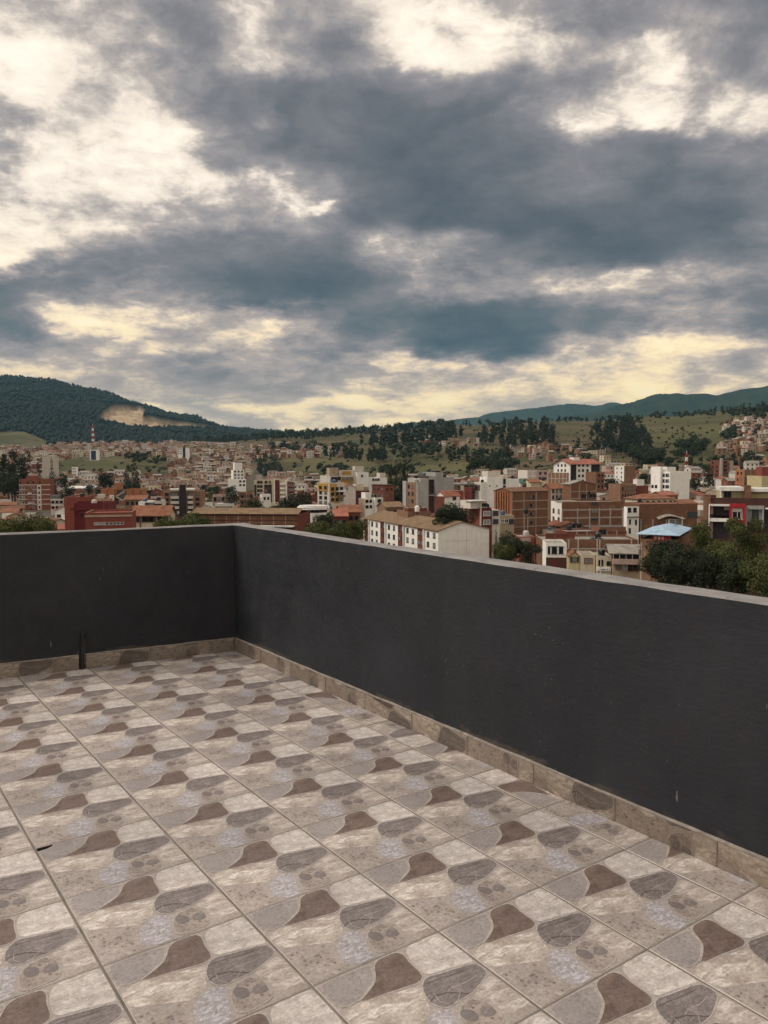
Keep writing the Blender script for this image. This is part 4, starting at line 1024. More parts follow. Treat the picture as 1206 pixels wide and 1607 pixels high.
    BUILT.append((R0.x, R0.y, 6)); H = zat(492, 793, 235) - z0
    def drum(nm, ra, rb, za, zb, mt, top=True):
        mb = MB(); n = 28; mb.prism([(ra * math.cos(2 * math.pi * i / n), rb * math.sin(2 * math.pi * i / n)) for i in range(n)], za, zb); mb.obj(nm, [M[mt] if isinstance(mt, str) else mt], r)
    drum('lower_wall', 4.3, 4, 0, H - 2.0, 'white'); drum('ribbon_window', 4.1, 3.8, H - 2.0, H - 1.1, GL); drum('roof_rim', 4.7, 4.4, H - 1.1, H - .35, 'white'); drum('roof', 4.2, 3.9, H - .35, H, 'whiter')
    # --- ochre and white apartments
    B = Bld('apartment_building', 'apartment block with ochre upper storeys and cream lower storeys', 517, 288, 498.5, 541, 758, ang=40)
    B.body('white2', 'white2', roof='slab', par=.3)
    B.bx('ochre_storey', 'L', B.px('L', 500) if False else B.Ll * .08, B.Ll * .92, B.zy(771), B.zy(758.5), 'yellow', .12); B.bx('ochre_storey', 'R', 0.4, B.Lr * .48, B.zy(772), B.zy(759), 'yellow', .12); B.bx('ochre_strip', 'R', B.Lr * .3, B.Lr * .7, B.zy(790), B.zy(772.5), 'yellow', .08)
    B.wins('L', 0.6, B.Ll - .6, 2, [B.zy(765), B.zy(773), B.zy(781), B.zy(789)], 1.6, 1.1, 'fd', off=.1)
    B.wins('R', 0.4, B.Lr - .4, 3, [B.zy(767), B.zy(775), B.zy(784)], 1.4, 1.2, 'fd', off=.1)
    B.bx('balcony', 'R', B.Lr * .55, B.Lr, B.zy(772), B.zy(769.5), 'white', .7); B.bx('balcony', 'R', B.Lr * .55, B.Lr, B.zy(780), B.zy(777.5), 'brickt', .7)
    B = Bld('apartment_building', 'stepped white and ochre apartment tower behind the ochre block', 518, 335, 503, 578, 747, ang=20)
    B.body('white2', roof='slab', par=.3)
    B.block('tower', .3, 4.0, 1, 6, B.H - .3, B.zy(734), 'tan', 'slab'); B.bx('dark_panel', 'R', .6, 3.4, B.H - 4.5, B.H - .4, 'blk', .1)
    ta, tb = B.px('R', 534), B.px('R', 556)
    B.body('white2', roof='slab', x0=ta, x1=tb + 1, y0=1.2, y1=8, z0=B.H - .3, z1=B.zy(738), par=.3, name='upper_wall')
    B.bx('ochre_storey', 'R', ta + .3, tb - .3, B.zy(758), B.zy(748.5), 'yellow', .5); B.block('ochre_storey', ta + 1.5, tb - 1, .9, 1.2, B.zy(745), B.zy(739.5), 'yellow')
    B.wins('R', ta + .5, tb - .5, 3, [B.zy(751)], 1.2, 1.3, 'fd', off=.5)
    x0 = B.px('R', 556); B.body('white', roof='slab', x0=x0 + 1.05, x1=B.Lr, y0=-.6, y1=9, z0=0, z1=B.zy(741), par=.3, name='white_wing'); B.block('roof_hut', x0 + 1, x0 + 5, 2, 5, B.zy(741) - .3, B.zy(731.5), 'white2', 'slab')
    B.win('R', B.px('R', 568), B.zy(747), .9, 1.0, 'fd', off=.6); B.wins('R', 4.5, ta - .5, 2, [B.zy(750.5)], 1.1, 1.4, 'fd')
    # --- cream gabled house and its neighbours
    B = Bld('house', 'tall cream house with peaked front wall above the tile roofs', 541, 312, 539, 558.5, 765, ang=12, depth=12)
    B.body('white2', roof='tile', par=0); B.gable('y', 1.3, 'tile', over=.25, gm='white2', shift=.42); B.win('R', 1.0, B.zy(767), .5, 1.0, 'fd')
    B = Bld('house', 'maroon brick house joined to the cream peaked house', 558.7, 313, 557, 580, 770, ang=12, depth=11)
    B.body('maroon', roof='slab', par=0); B.block('upper_storey', 0.2, B.Lr * .6, .8, 8, B.H - .2, B.zy(760), 'cream', 'slab'); B.block('upper_storey', B.Lr * .6, B.Lr, 1.2, 8, B.H - .2, B.zy(765), 'tan', 'tile'); B.win('R', 1.4, B.H - 2.4, 1.5, 1.6, 'fd')
    B = Bld('apartment_building', 'small white apartment block with three columns of windows below the maroon house', 573, 292, 563, 600, 782.5, ang=28)
    xm = B.px('R', 587); B.body('white', 'tan', roof='slab', par=.3, x1=xm - .1); B.body('white', roof='slab', par=.3, x0=xm + .1, y0=-.8, z1=B.zy(781))
    for p in (573.8 + 2.5, 582.3): B.wins('R', B.px('R', p) - .5, B.px('R', p) + .5, 1, [B.zy(786.5), B.zy(795.2)], 1.0 if p > 580 else 1.3, 1.1, 'fd')
    B.wins('R', B.px('R', 592), B.px('R', 596.5), 1, [B.zy(786.3), B.zy(795), B.zy(803.2)], 1.6, 1.2, 'fd', off=.8)
    B.block('roof_hut', B.px('R', 577), B.px('R', 586), 1.5, 5, B.H - .3, B.zy(773), 'white', 'slab'); B.block('roof_hut', B.px('R', 588), B.px('R', 598), 1.5, 5, B.H - .3, B.zy(777), 'greyd', 'fibd')
    for k, (p0, p1, yt, D_, mw, mr, lb) in enumerate([(536, 566, 800, 202, 'brickr', 'tile', 'red-tiled low house at the foot of the tall cream peaked house'), (524, 545, 806, 196, 'brickd', 'tiler', 'small house with bright red tiles behind the olive bushes'), (606, 634, 792, 272, 'brickt', 'tiled', 'brown-roofed low house behind the ridge of the long white block')]):
        B = Bld('house', lb, p0, D_, p0 - 3, p1, yt + 4, ang=(12, 6, 22)[k], depth=8); B.body(mw, roof=mr, par=0); B.gable('x', 1.5, mr, over=.4, gm=mw); B.wins('R', .3, B.Lr - .3, 3, [B.H - 1.5], 1.1, 1.1, 'fd')
    B = Bld('apartment_building', 'red brick four-storey block with dark windows left of the conifers', 604, 330, 584, 619, 762, ang=36)
    B.body('brickr', 'brickd', roof='slab', par=.5); B.wins('R', .3, B.Lr - .3, 2, B.rows(4), 1.0, 1.2, 'fd'); B.wins('L', .5, B.Ll - .5, 3, B.rows(4), 1.0, 1.3, 'fd'); B.block('roof_edge', -.3, B.Lr, -.3, B.Ll, B.H, B.H + .35, 'brownp', 'fibd')
    B = Bld('house', 'white rooftop storey with three dark windows behind the red brick block', 582.5, 362, 565, 608, 750, ang=22)
    B.body('white', 'grey', roof='slab', par=.3); B.wins('R', 0.5, B.Lr * .55, 3, [B.zy(752.7)], 1.0, 1.0, 'fd'); B.block('roof_hut', B.Lr * .6, B.Lr * .95, 1, 5, B.H, B.H + 2.2, 'white2', 'slab')
    # --- grey stepped building
    B = Bld('apartment_building', 'large grey stepped building with brown recess and roof tower', 653, 282, 633.5, 714, 757, ang=26)
    xa, xb, xc, xd = B.px('R', 660), B.px('R', 673), B.px('R', 684), B.px('R', 696)
    B.body('grey', 'brickt', roof='slab', x1=xa, par=.3); B.body('grey', roof='slab', x0=xa + .01, x1=xb, z1=B.zy(751), par=.3); B.body('brownp', roof='slab', x0=xb + .01, x1=xc, y0=1.2, z1=B.zy(748), par=.3); B.body('grey', roof='slab', x0=xc + .01, x1=xd, z1=B.zy(741.5), par=.3); B.body('grey', roof='slab', x0=xd + .01, x1=B.Lr, y0=.3, z1=B.zy(749.5), par=.3)
    B.block('side_wall', -.3, 0, B.Ll * .72, B.Ll, 0, B.H + .3, 'grey'); B.bx('white_rib', 'R', .2, .8, 0, B.H, 'white2', .2); B.bx('lintel', 'R', xb, xc, B.zy(753), B.zy(748), 'grey', .05)
    for i in range(4): B.win('R', B.px('R', 681), B.zy(756 + i * 8.2), 1.0, 1.4, 'fd', off=-1.2)
    B.bx('ledge', 'R', xb, xc, B.zy(778.5), B.zy(777), 'grey', .3); B.wins('L', 1, B.Ll * .7, 2, B.rows(4), 1.3, 1.4, 'fd')
    B.block('roof_cap', xc + .5, xd - .5, 1, 4, B.zy(741.5), B.zy(739.5), 'blk')
    B = Bld('house', 'white house with terracotta tile roof in front of the grey stepped building', 698, 228, 683, 722, 779, ang=55)
    B.body('white', 'brickd', roof='tile', par=0); B.gable('x', 1.4, 'tiler', over=.3, gm='white'); B.win('R', B.px('R', 713.5), B.zy(783.5), 2.0, 1.0, 'fd'); B.block('side_storey', B.Lr * .8, B.Lr + 4, 1, 6, 0, B.zy(772), 'redw', 'slab')
    B = Bld('chimney_row_house', 'low roof with a row of brick stub walls behind the long white block', 640, 226, 632, 676, 803, ang=18, depth=9, cat='house')
    B.body('brickt', roof='slab', par=.2)
    for p in (643, 651.5, 660, 668): t = B.px('R', p); B.block('stub_wall', t - .45, t + .45, .2, 3.2, B.H - .2, B.zy(797.5), 'brickd', 'conc')
    # --- the long white block in the middle
    B = Bld('apartment_building', 'long white apartment block with brown tile roof and blank gable end', 688, 200, 571, 768.5, 833, ang=23.4)
    B.body('white', 'white', roof='tiled', par=0, z1=B.H); B.gable('y', B.zy(824) - B.zy(833) + .55, 'tiled', over=.45, gm='white', shift=.46)
    L = B.Ll; zr = [B.H - 1.35 - 2.55 * i for i in range(4) if B.H - 1.35 - 2.55 * i > .8]
    bay = L / 4.0
    for k in range(4):
        t0 = k * bay
        for u_ in (.17, .45):
            B.wins('L', t0 + bay * u_ - .5, t0 + bay * u_ + .5, 1, zr, 1.35, 1.35, 'fd', GLL)
        a_, b_ = t0 + bay * .62, t0 + bay * .95
        if k < 4:
            B.bx('brick_recess', 'L', a_, b_, 0, B.H - .25, 'brickd', .06); B.bx('side_fin', 'L', a_ - .35, a_, 0, B.H - .2, 'white', .5)
            B.wins('L', a_ + .3, b_ - .2, 2, zr, 1.1, 1.2, 'fd', GLL, off=.06)
    mb = MB(); z = B.zy(851)
    mb.box(B.Lr * .12, -.02, z, B.Lr * .6, 0, z + .06); mb.box(B.Lr * .55, -.02, 0, B.Lr * .555, 0, B.H); B.part('plaster_joint', mb, ['grey'])
    mb = MB(); mb.box(2, L * .47, B.H + .9, 4.6, L * .49, B.H + 1.05); B.part('roof_flashing', mb, ['concl'])
    # --- white stepped house row centre right
    B = Bld('apartment_building', 'big white plain-walled building with two stair windows on its front', 756, 300, 744.5, 815, 757, ang=16)
    B.body('white', 'white2', roof='slab', par=.3, x1=B.px('R', 765)); B.body('white', roof='slab', par=.3, x0=B.px('R', 765) + .01, x1=B.px('R', 789), z1=B.zy(749)); B.body('white', roof='slab', par=.3, x0=B.px('R', 789) + .01, z1=B.zy(752))
    B.block('roof_hut', B.px('R', 768), B.px('R', 788), 1.5, 7, B.zy(750), B.zy(740), 'white2', 'slab')
    for y_ in (754, 758.5, 764.5): B.win('R', B.px('R', 792), B.zy(y_), 1.1, 1.0, 'fd')
    for p in (769, 780): B.win('R', B.px('R', p), B.zy(763), .45, .45, 'fd')
    B.wins('L', 1, B.Ll - 1, 4, [B.H - 2], .8, 2.0, 'fd'); B.block('side_roof', -7, -.5, 3, 10, B.H - 1.2, B.H - .8, 'fibd')
    B = Bld('house', 'dark maroon house beside the big white plain-walled building', 741, 285, 730, 746, 765, ang=30)
    B.body('maroon', roof='fibd', par=.3).wins('R', 0, B.Lr, 1, B.rows(2), 1.2, 1.2, 'fd')
    B = Bld('house', 'stepped maroon and white house with big windows behind the dark round tree', 753.5, 214, 734, 772, 797, ang=24)
    B.body('maroon', 'redw', roof='slab', par=.3); B.bx('white_tower', 'R', 0, B.px('R', 754.5) + .2, 0, B.zy(789), 'white2', .3)
    B.block('upper_storey', -2.6, B.Lr * .7, .5, 6, B.H - .2, B.zy(786), 'white2', 'fib'); B.wins('R', .9, B.Lr - .3, 1, [B.zy(806.5), B.zy(820)], 2.2, 1.3, 'fw', GLL, off=.02); B.wins('R', .5, B.Lr * .7, 2, [B.zy(793)], 1.2, .9, 'fd', off=-.5)
    B.block('sloped_roof', -3, B.Lr * .55, -.5, 3, B.zy(787), B.zy(785.6), 'whiter')
    B = Bld('house', 'narrow white house with grey windows at the edge of the brick blocks', 772.5, 217, 771, 784.5, 800, ang=15, depth=9)
    B.body('white2', roof='slab', par=.3).wins('R', .1, B.Lr - .1, 1, [B.zy(806), B.zy(819)], 1.6, 1.3, 'fd', GLL)
    B = Bld('house', 'low white-railed terrace house between the brick block and narrow white house', 785, 232, 783, 808, 809, ang=10, depth=8)
    B.body('tan', roof='slab', par=.3).wins('R', .2, B.Lr * .6, 2, [B.H - 1.6], 1.2, 1.1, 'fw'); B.wins('R', B.Lr * .6, B.Lr, 1, [B.H - 1.8], 1.6, 1.4, 'fd', GLL)
    # --- brick block with ribbed side
    B = Bld('apartment_building', 'large brick building with ribbed orange side and stacked small windows', 803, 240, 776, 862, 772, ang=27)
    B.body('brick', 'bricko', roof='rust', par=.3, z1=B.H); B.gable('x', 1.0, 'rust', over=.2, gm='brick')
    zs = [B.H - 2.6 * k - .2 for k in range(1, 5)]
    B.frame('R', [.2, B.px('R', 823), B.px('R', 842), B.Lr - .2], zs, 0, B.Lr, 0, B.H - .2, 'conc', .3)
    B.wins('R', B.px('R', 836) - .8, B.px('R', 836) + .8, 2, [z + 1.2 for z in zs], .8, .9, 'fd'); B.frame('L', [B.Ll * k / 7 for k in range(1, 7)], [], 0, B.Ll, 0, B.H, 'bricko', .5, .45); B.wins('L', 1, B.Ll - 1, 6, B.rows(4), .7, 1.5, 'fd', off=.02)
    # --- cream and green-roofed houses
    B = Bld('house', 'cream two-part house with thin tower above the ribbed brick building', 833, 305, 831, 860, 757, ang=8, depth=9)
    B.body('cream', roof='tile', par=0, x1=B.Lr * .6); B.gable('x', 1.1, 'tile', gm='cream', x1=B.Lr * .6); B.body('cream', roof='slab', par=.2, x0=B.Lr * .62, y0=-.5, z1=B.H + .6); B.win('R', B.Lr * .48, B.H - 2.4, .9, 1.8, 'fw')
    B = Bld('house', 'house with dark green sheet roof left of the cream tower', 818, 310, 815, 831, 758, ang=10, depth=8)
    B.body('white2', roof='green', par=0); B.gable('x', 1.5, 'green', gm='blk'); B.wins('R', .3, B.Lr - .3, 1, [B.H - 1.2], 2.0, 1.1, 'fd')
    B = Bld('apartment_building', 'pale pink and white block behind the cream house', 828, 400, 823, 860, 738, ang=18, depth=10)
    B.body('pink', 'white2', roof='slab', par=.3).wins('R', 0, B.Lr, 4, B.rows(3), 1.3, 1.1, 'fd'); B.bx('white_panel', 'R', 0, B.Lr * .45, 0, B.H, 'white2', .06)
    B = Bld('house', 'red-roofed brick house with a white windowed front right of the cream tower', 865, 296, 855, 884, 767, ang=20)
    B.body('white2', 'brick', roof='tile', par=0); B.gable('x', 1.8, 'tile', over=.3, gm='brick', y1=B.Ll + 2); B.wins('R', 0.1, B.Lr - .1, 3, [B.zy(771.5), B.zy(781)], .9, 1.4, 'fb', GLL)
    B = Bld('house', 'bare brick house with sloping concrete roof lines in front of the red-roofed white block', 895, 288, 884, 937, 760, ang=18)
    B.body('brick', roof='fib', par=0); B.gable('y', 1.2, 'fib', over=.4, gm='brick', shift=.4); B.frame('R', [.2, B.Lr * .35, B.Lr * .62, B.Lr - .2], [B.H - 2.6, B.H - 5.2], 0, B.Lr, 0, B.H); B.wins('R', B.Lr * .4, B.Lr, 2, [B.zy(780)], 3.0, 1.7, 'fd'); B.win('R', B.px('R', 925), B.zy(774), .7, 1.2, 'fd')
    # --- white block with the red hipped roof
    B = Bld('apartment_building', 'white apartment building with bright red roof and dark balconies on the hillside edge', 895, 395, 869, 942, 728, ang=33)
    B.body('white', 'white', roof='tiler', par=0, z1=B.H); B.gable('x', 2.2, 'tiler', over=.9, gm='white')
    zz = [B.zy(731 + 8.3 * i) for i in range(4)]
    for (p0, p1) in ((896, 904), (928, 941)):
        for z in zz: B.bx('balcony', 'R', B.px('R', p0), B.px('R', p1), z - 1.9, z + .9, 'blk', .25)
    for p in (909, 915, 922): B.wins('R', B.px('R', p) - .5, B.px('R', p) + .5, 1, zz, 1.5, 1.3, 'fd')
    B.wins('L', 2, B.Ll - 2, 3, [B.zy(731), B.zy(739)], 1.0, 1.2, 'fd'); B.block('roof_hut', B.Lr * .3, B.Lr * .5, B.Ll * .35, B.Ll * .6, B.H + 1, B.zy(718.5), 'white', 'slab')
    B = Bld('house', 'tan concrete-framed brick storeys below the red-roofed white building', 890, 372, 860, 893, 742, ang=62)
    B.body('brickt', 'brickt', roof='slab', par=.3); B.frame('L', [B.Ll * k / 5 for k in range(6)], [B.H - 2.7, B.H - 5.2], 0, B.Ll, 0, B.H, 'concl', .3)
    B = Bld('house', 'brown brick house with paired windows right of the red-roofed white building', 936, 375, 928, 949, 741, ang=18, depth=9)
    B.body('brick', roof='slab', par=.3).wins('R', .5, B.Lr - .2, 2, B.rows(3), .9, 1.2, 'fd')
    # --- wide brick wall with concrete grid
    B = Bld('apartment_building', 'wide bare brick party wall with a pale concrete grid and white left front', 882, 256, 865.5, 979, 788, ang=10)
    B.body('brick', 'white', roof='slab', par=.3)
    zs = [B.zy(y_) for y_ in (801.3, 814, 827)]
    B.frame('R', [.25, B.px('R', 907.5), B.px('R', 926.5), B.px('R', 941.5), B.px('R', 959), B.Lr - .2], zs, 0, B.Lr, 0, B.H - 2, 'concl', .46)
    for y_ in (792, 804, 816): B.win('R', B.px('R', 934), B.zy(y_), 2.4, .9, 'fd', GLL)
    B.wins('L', .2, B.Ll - .2, 2, [B.zy(804), B.zy(817)], 1.6, 1.5, 'fb', GLL); B.block('roof_slab', -.3, 6, .5, 5, B.H, B.H + .25, 'conc')
    B = Bld('house', 'low brick house with tile lean-to roof at the foot of the wide brick wall', 890, 218, 880, 985, 834, ang=6, depth=9)
    B.body('brickd', roof='slab', par=.4); B.frame('R', [B.Lr * k / 6 for k in range(1, 6)], [B.H - 2.4], 0, B.Lr, 0, B.H); x0 = B.px('R', 944)
    B.block('lean_to', x0, B.Lr, .4, 7, B.H - .5, B.zy(829), 'brick', 'fibd')
    B.win('R', B.px('R', 947), B.zy(837), 2.2, 1.6, 'fd', off=.02)
    # --- narrow white house and brick row to its right
    B = Bld('house', 'narrow bright white house front with small dark windows joined to a brick row', 984.5, 224, 980, 1004, 795.5, ang=14)
    B.body('white', roof='slab', par=.2)
    for p in (989, 997.5): B.win('R', B.px('R', p), B.zy(801.5), 1.05, 1.3, 'fd')
    for p, y_ in ((990, 820), (999.5, 821), (990, 834)): B.win('R', B.px('R', p), B.zy(y_), .6, 1.4, 'fd')
    B.bx('awning', 'R', 0, B.Lr, B.zy(812.8), B.zy(812), 'blk', .5)
    B = Bld('house', 'long brick row house with tile-brown upper wall behind the blue-roofed pavilion', 1004.2, 226, 1002, 1096, 791, ang=8, depth=10)
    B.body('brick', roof='tile', par=.2); z = B.zy(816); B.bx('lower_wall', 'R', 0, B.Lr, 0, z, 'brick', .4); B.frame('R', [.3, B.px('R', 1025), B.px('R', 1046), B.px('R', 1071), B.Lr - .2], [z - .2], 0, B.Lr, 0, z, 'concl', .3, .48)
    t0, t1 = B.px('R', 1049), B.px('R', 1072); B.win('R', (t0 + t1) / 2, B.zy(821), t1 - t0, 1.7, 'fw', off=.42); t0, t1 = B.px('R', 1080), B.px('R', 1096); B.win('R', (t0 + t1) / 2, B.zy(810), t1 - t0, 1.8, 'fd', GLL, off=.02); B.win('R', B.px('R', 1008), B.zy(821), .6, 1.2, 'fd', off=.42)
    mb = MB(); ta, tm, tb = B.px('R', 1031), B.px('R', 1050), B.px('R', 1073); zc = B.zy(811)
    for i in range(10):
        f0, f1 = i / 10, (i + 1) / 10; hz_ = lambda f: B.zy(816) + (zc - B.zy(816)) * math.sin(math.pi * min(f * 1.15, 1)); mb.quad([(ta + (tb - ta) * f0, -1.6, hz_(f0)), (ta + (tb - ta) * f1, -1.6, hz_(f1)), (ta + (tb - ta) * f1, -.1, hz_(f1) + .5), (ta + (tb - ta) * f0, -.1, hz_(f0) + .5)])
    B.part('curved_awning', mb, ['fib'])
    # --- white six-storey block
    B = Bld('apartment_building', 'tall plain white block with a column of small windows, right of centre', 1052, 378, 1025, 1082.5, 740, ang=30)
    B.body('white', 'white', roof='slab', par=.3); y0 = B.px('L', 1044); zz = [B.zy(747 + 8.9 * i) for i in range(5)]
    B.wins('L', .6, y0 - .4, 2, zz, 1.2, 1.5, 'fd', GLL); B.block('rear_wing', -1.4, 0, y0 + 1.5, B.Ll, 0, B.zy(733.5), 'white', 'slab')
    B.wins('L', y0, y0 + 1.5, 1, zz, 1.1, 1.6, 'fd'); B.block('roof_hut', B.Lr * .1, B.Lr * .55, B.Ll * .3, B.Ll * .75, B.H - .3, B.zy(734), 'white', 'slab')
    B.wins('L', y0 + 3, B.Ll, 2, [B.zy(765)], 1.4, 1.4, 'fd', off=1.4)
    # --- houses around the white block
    B = Bld('house', 'orange-tan brick house with tall window slits left of the white block', 974, 300, 972, 999, 760, ang=10, depth=10)
    B.body('brickt', roof='tile', par=.3).wins('R', .4, B.Lr - .3, 5, B.rows(3, 2.7, 1.7), .6, 1.5, 'fd')
    B = Bld('house', 'small dark brick house with white roof tank hut left of the tall white block', 1000, 303, 998, 1018, 762, ang=12, depth=8)
    B.body('brickd', roof='slab', par=.3); B.block('roof_hut', .6, 3.6, 1, 4, B.H - .3, B.zy(753.5), 'white', 'slab')
    B = Bld('house', 'cream house with red hipped roof in front of the tall white block', 1003, 262, 996, 1058, 783, ang=16, depth=8)
    B.body('cream', roof='tile', par=0, z1=B.H).hip(1.5, 'tile', .6).wins('R', 0, B.Lr, 6, [B.H - 1.3], 1.0, 1.2, 'fd')
    B = Bld('apartment_building', 'pink and white narrow block with dotted windows left of the grassy slope foot', 980, 480, 975, 997, 731, ang=22, depth=9)
    B.body('brickt', 'white', roof='slab', par=.3).wins('L', .3, B.Ll - .3, 2, B.rows(4), .9, 1.0, 'fd')
    B = Bld('apartment_building', 'tan brick and grey apartment tower with open balconies below the green hill', 1130, 520, 1114, 1150, 722, ang=24)
    B.body('brickt', 'brickd', roof='slab', par=.3); B.bx('white_fin', 'R', 0, 2.2, 0, B.H + 1.2, 'concl', .5); B.bx('white_fin', 'R', B.Lr - 3.4, B.Lr, 0, B.H - .8, 'concl', .4)
    for i in range(5): z = B.H - 1.6 - 2.7 * i; B.bx('balcony', 'R', 2.3, B.Lr - 3.5, z - 1.2, z - .5, 'brickr', .9); B.win('R', B.Lr * .42, z + .3, 3, 1.3, 'fd'); B.wins('L', .5, B.Ll - .5, 2, [z], 1.5, 1.5, 'fd')
    B = Bld('apartment_building', 'bare brick building with orange side above the modern red-framed building', 1168, 330, 1154, 1203, 737, ang=20)
    B.body('brickt', 'bricko', roof='slab', par=.3); B.frame('R', [.2, B.Lr * .3, B.Lr * .6, B.Lr - .2], [B.H - 2.7, B.H - 5.4], 0, B.Lr, 0, B.H, 'concl', .3); B.wins('R', .6, B.Lr * .6, 2, [B.zy(760.5)], 2.6, 1.0, 'fd'); B.wins('L', .4, B.Ll - .4, 2, B.rows(4), .8, 1.1, 'fd')
    B = Bld('house', 'pale yellow plastered house above the modern building at the picture edge', 1196, 318, 1193, 1240, 747, ang=8, depth=10)
    B.body('yel2', roof='slab', par=.3); B.block('roof_hut', 2, 6, 3, 7, B.H - .3, B.H + 3.6, 'redw', 'slab')
    # --- modern building with the red window frame
    B = Bld('apartment_building', 'modern brown and white building with bright red framed window', 1113.5, 146, 1108, 1262, 781, ang=-17, depth=12)
    B.body('brownp', 'brick', roof='slab', par=.5, lip='brownp')
    P = lambda p: B.px('R', p); Z = lambda y_: B.zy(y_)
    B.bx('brick_edge', 'R', -.35, P(1116.2), 0, B.H + .6, 'brick', .3)
    for y0_, y1_ in ((793, 817), (819.5, 846)):
        B.bx('dark_opening', 'R', P(1117), P(1146), Z(y1_), Z(y0_), 'blk', .03); B.bx('loggia_wall', 'R', P(1114.5), P(1120.5), Z(y1_), Z(y0_ + 1.5), 'pink', .06); B.bx('loggia_wall', 'R', P(1138), P(1146), Z(y0_ + 8), Z(y0_ + 1), 'concl', .06)
    B.bx('white_edge', 'R', P(1113.3), P(1114.4), 0, Z(792.3), 'white', 1.0)
    for y0_, y1_ in ((795.0, 792.2), (819.2, 814.0)): B.bx('white_slab', 'R', P(1114.45), P(1145.4), Z(y0_), Z(y1_), 'white', .9)
    B.bx('balcony_rail', 'R', P(1116), P(1145), Z(809), Z(808.4), 'blk', .8)
    for p in (1119, 1127, 1134, 1141): t = P(p); B.bx('balcony_rail', 'R', t - .03, t + .03, Z(814), Z(808.4), 'blk', .78)
    # red frame: four bars round a recessed window
    for a_, b_, c_, d_ in ((1145.6, 1170.5, 797, 791.2), (1145.6, 1170.5, 822, 816.6), (1145.6, 1148.6, 816.5, 797.1), (1167.4, 1170.5, 816.5, 797.1)): B.bx('red_frame', 'R', P(a_), P(b_), Z(c_), Z(d_), 'redp', 1.1)
    B.bx('red_panel', 'R', P(1148.7), P(1167.3), Z(816.5), Z(797.1), 'redp', .5); t0, t1 = P(1149.6), P(1166.8); B.bx('roller_blind', 'R', t0, t1, Z(802.5), Z(797.8), 'white', .58)
    B.win('R', (t0 + t1) / 2, Z(809), t1 - t0, Z(802.8) - Z(815.5), 'fw', off=.5); B.bx('side_shutter', 'R', P(1163), P(1166.5), Z(815), Z(803), 'concl', .62)
    B.bx('grey_frame', 'R', P(1171.5), P(1200), Z(799.5), Z(794), 'grey', .5); B.bx('grey_frame', 'R', P(1171.5), P(1174), Z(832), Z(799.6), 'grey', .5); B.bx('grey_frame', 'R', P(1197.5), P(1200), Z(832), Z(799.6), 'grey', .5)
    for p in (1178, 1188, 1194): B.win('R', P(p), Z(809), .95, 2.6, 'fd', GLL, off=.02)
    B.bx('white_slab', 'R', P(1202), P(1240), Z(799), Z(797), 'white', .8); B.bx('dark_opening', 'R', P(1201), P(1240), Z(830), Z(799.2), 'blk', .04)
    # roof storey
    B.block('roof_storey', P(1133), P(1171), 2.5, 9, B.H - .5, Z(772), 'yel2', 'slab'); B.block('roof_canopy', P(1132.3), P(1170), 1.4, 9.5, Z(772) + .02, Z(766), 'white', 'whiter'); B.block('canopy_leg', P(1132.3), P(1134), 1.4, 2.0, B.H - .5, Z(772), 'white'); B.win('R', P(1145), Z(776.5), 1.3, 1.3, 'fd', off=-2.48)
    B.block('brick_fin', P(1171), P(1180), .4, 3.4, B.H - 2.5, Z(763), 'brick', 'brownp'); B.block('roof_storey', P(1181), P(1240), 2.5, 9, B.H - .5, Z(773), 'yel2', 'slab'); B.block('roof_canopy', P(1181), P(1240), 1.4, 9.5, Z(773) + .02, Z(768), 'white', 'whiter')
    # --- blue-roofed open pavilion on a brick storey
    B = Bld('pavilion_house', 'brick house with an open rooftop pavilion under a pale blue metal roof', 1062, 150, 1006.5, 1083, 847.5, ang=62, cat='house')
    w, d = B.Lr, B.Ll; e = B.zy(841)
    B.body('brickt', 'brickt', roof='slab', par=.4)
    for x_, y_ in ((.2, .2), (w - .2, .2), (.2, d - .2), (w - .2, d - .2), (.2, d * .33), (.2, d * .66), (w * .5, .2)): B.block('post', x_ - .1, x_ + .1, y_ - .1, y_ + .1, B.H - .4, e, 'blk')
    B.hip(1.15, 'blue', .7, eave=e); B.bx('red_banner', 'L', d * .15, d * .66, B.H - .2, e - .25, 'redp', .08)
    for k in range(3): B.bx('banner_panel', 'L', d * (.34 + .1 * k), d * (.40 + .1 * k), B.H + .0, e - .4, 'concl', .12)
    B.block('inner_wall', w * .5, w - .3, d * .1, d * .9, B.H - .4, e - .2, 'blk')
    # --- street houses right behind the parapet
    B = Bld('house', 'white house with wavy parapet and three dark windows just above the right parapet', 857.5, 168, 855, 891, 852, ang=-6, depth=8)
    B.body('white', roof='fib', par=.3); B.bx('blue_trim', 'R', .3, B.Lr - .5, B.zy(858.6), B.zy(858), 'greyd', .12)
    for p, w_ in ((863, .5), (871.5, 1.1), (882, .9)): B.win('R', B.px('R', p), B.zy(864.5), w_, 1.5, 'fd')
    B.bx('shop_front', 'R', 0, B.Lr, 0, B.zy(876), 'brownp', .05); B.bx('shutter', 'R', B.px('R', 868), B.px('R', 875), 0, B.zy(880), 'redd', .08)
    B = Bld('house', 'bare brick terrace wall with concrete grid behind the small street houses', 850, 186, 838, 1003, 846, ang=-4, depth=12)
    B.body('brick', roof='slab', par=.5); B.frame('R', [B.px('R', p) for p in (853, 894, 909, 939, 943, 993)], [B.zy(862)], 0, B.Lr, 0, B.H, 'concl', .3)
    B.block('parapet_stub', 1, B.Lr * .35, .2, .5, B.H, B.zy(838), 'brickd')
    B = Bld('house', 'brick house with pale band and dark windows above the leafy tree', 815, 196, 811, 840, 842, ang=4, depth=7)
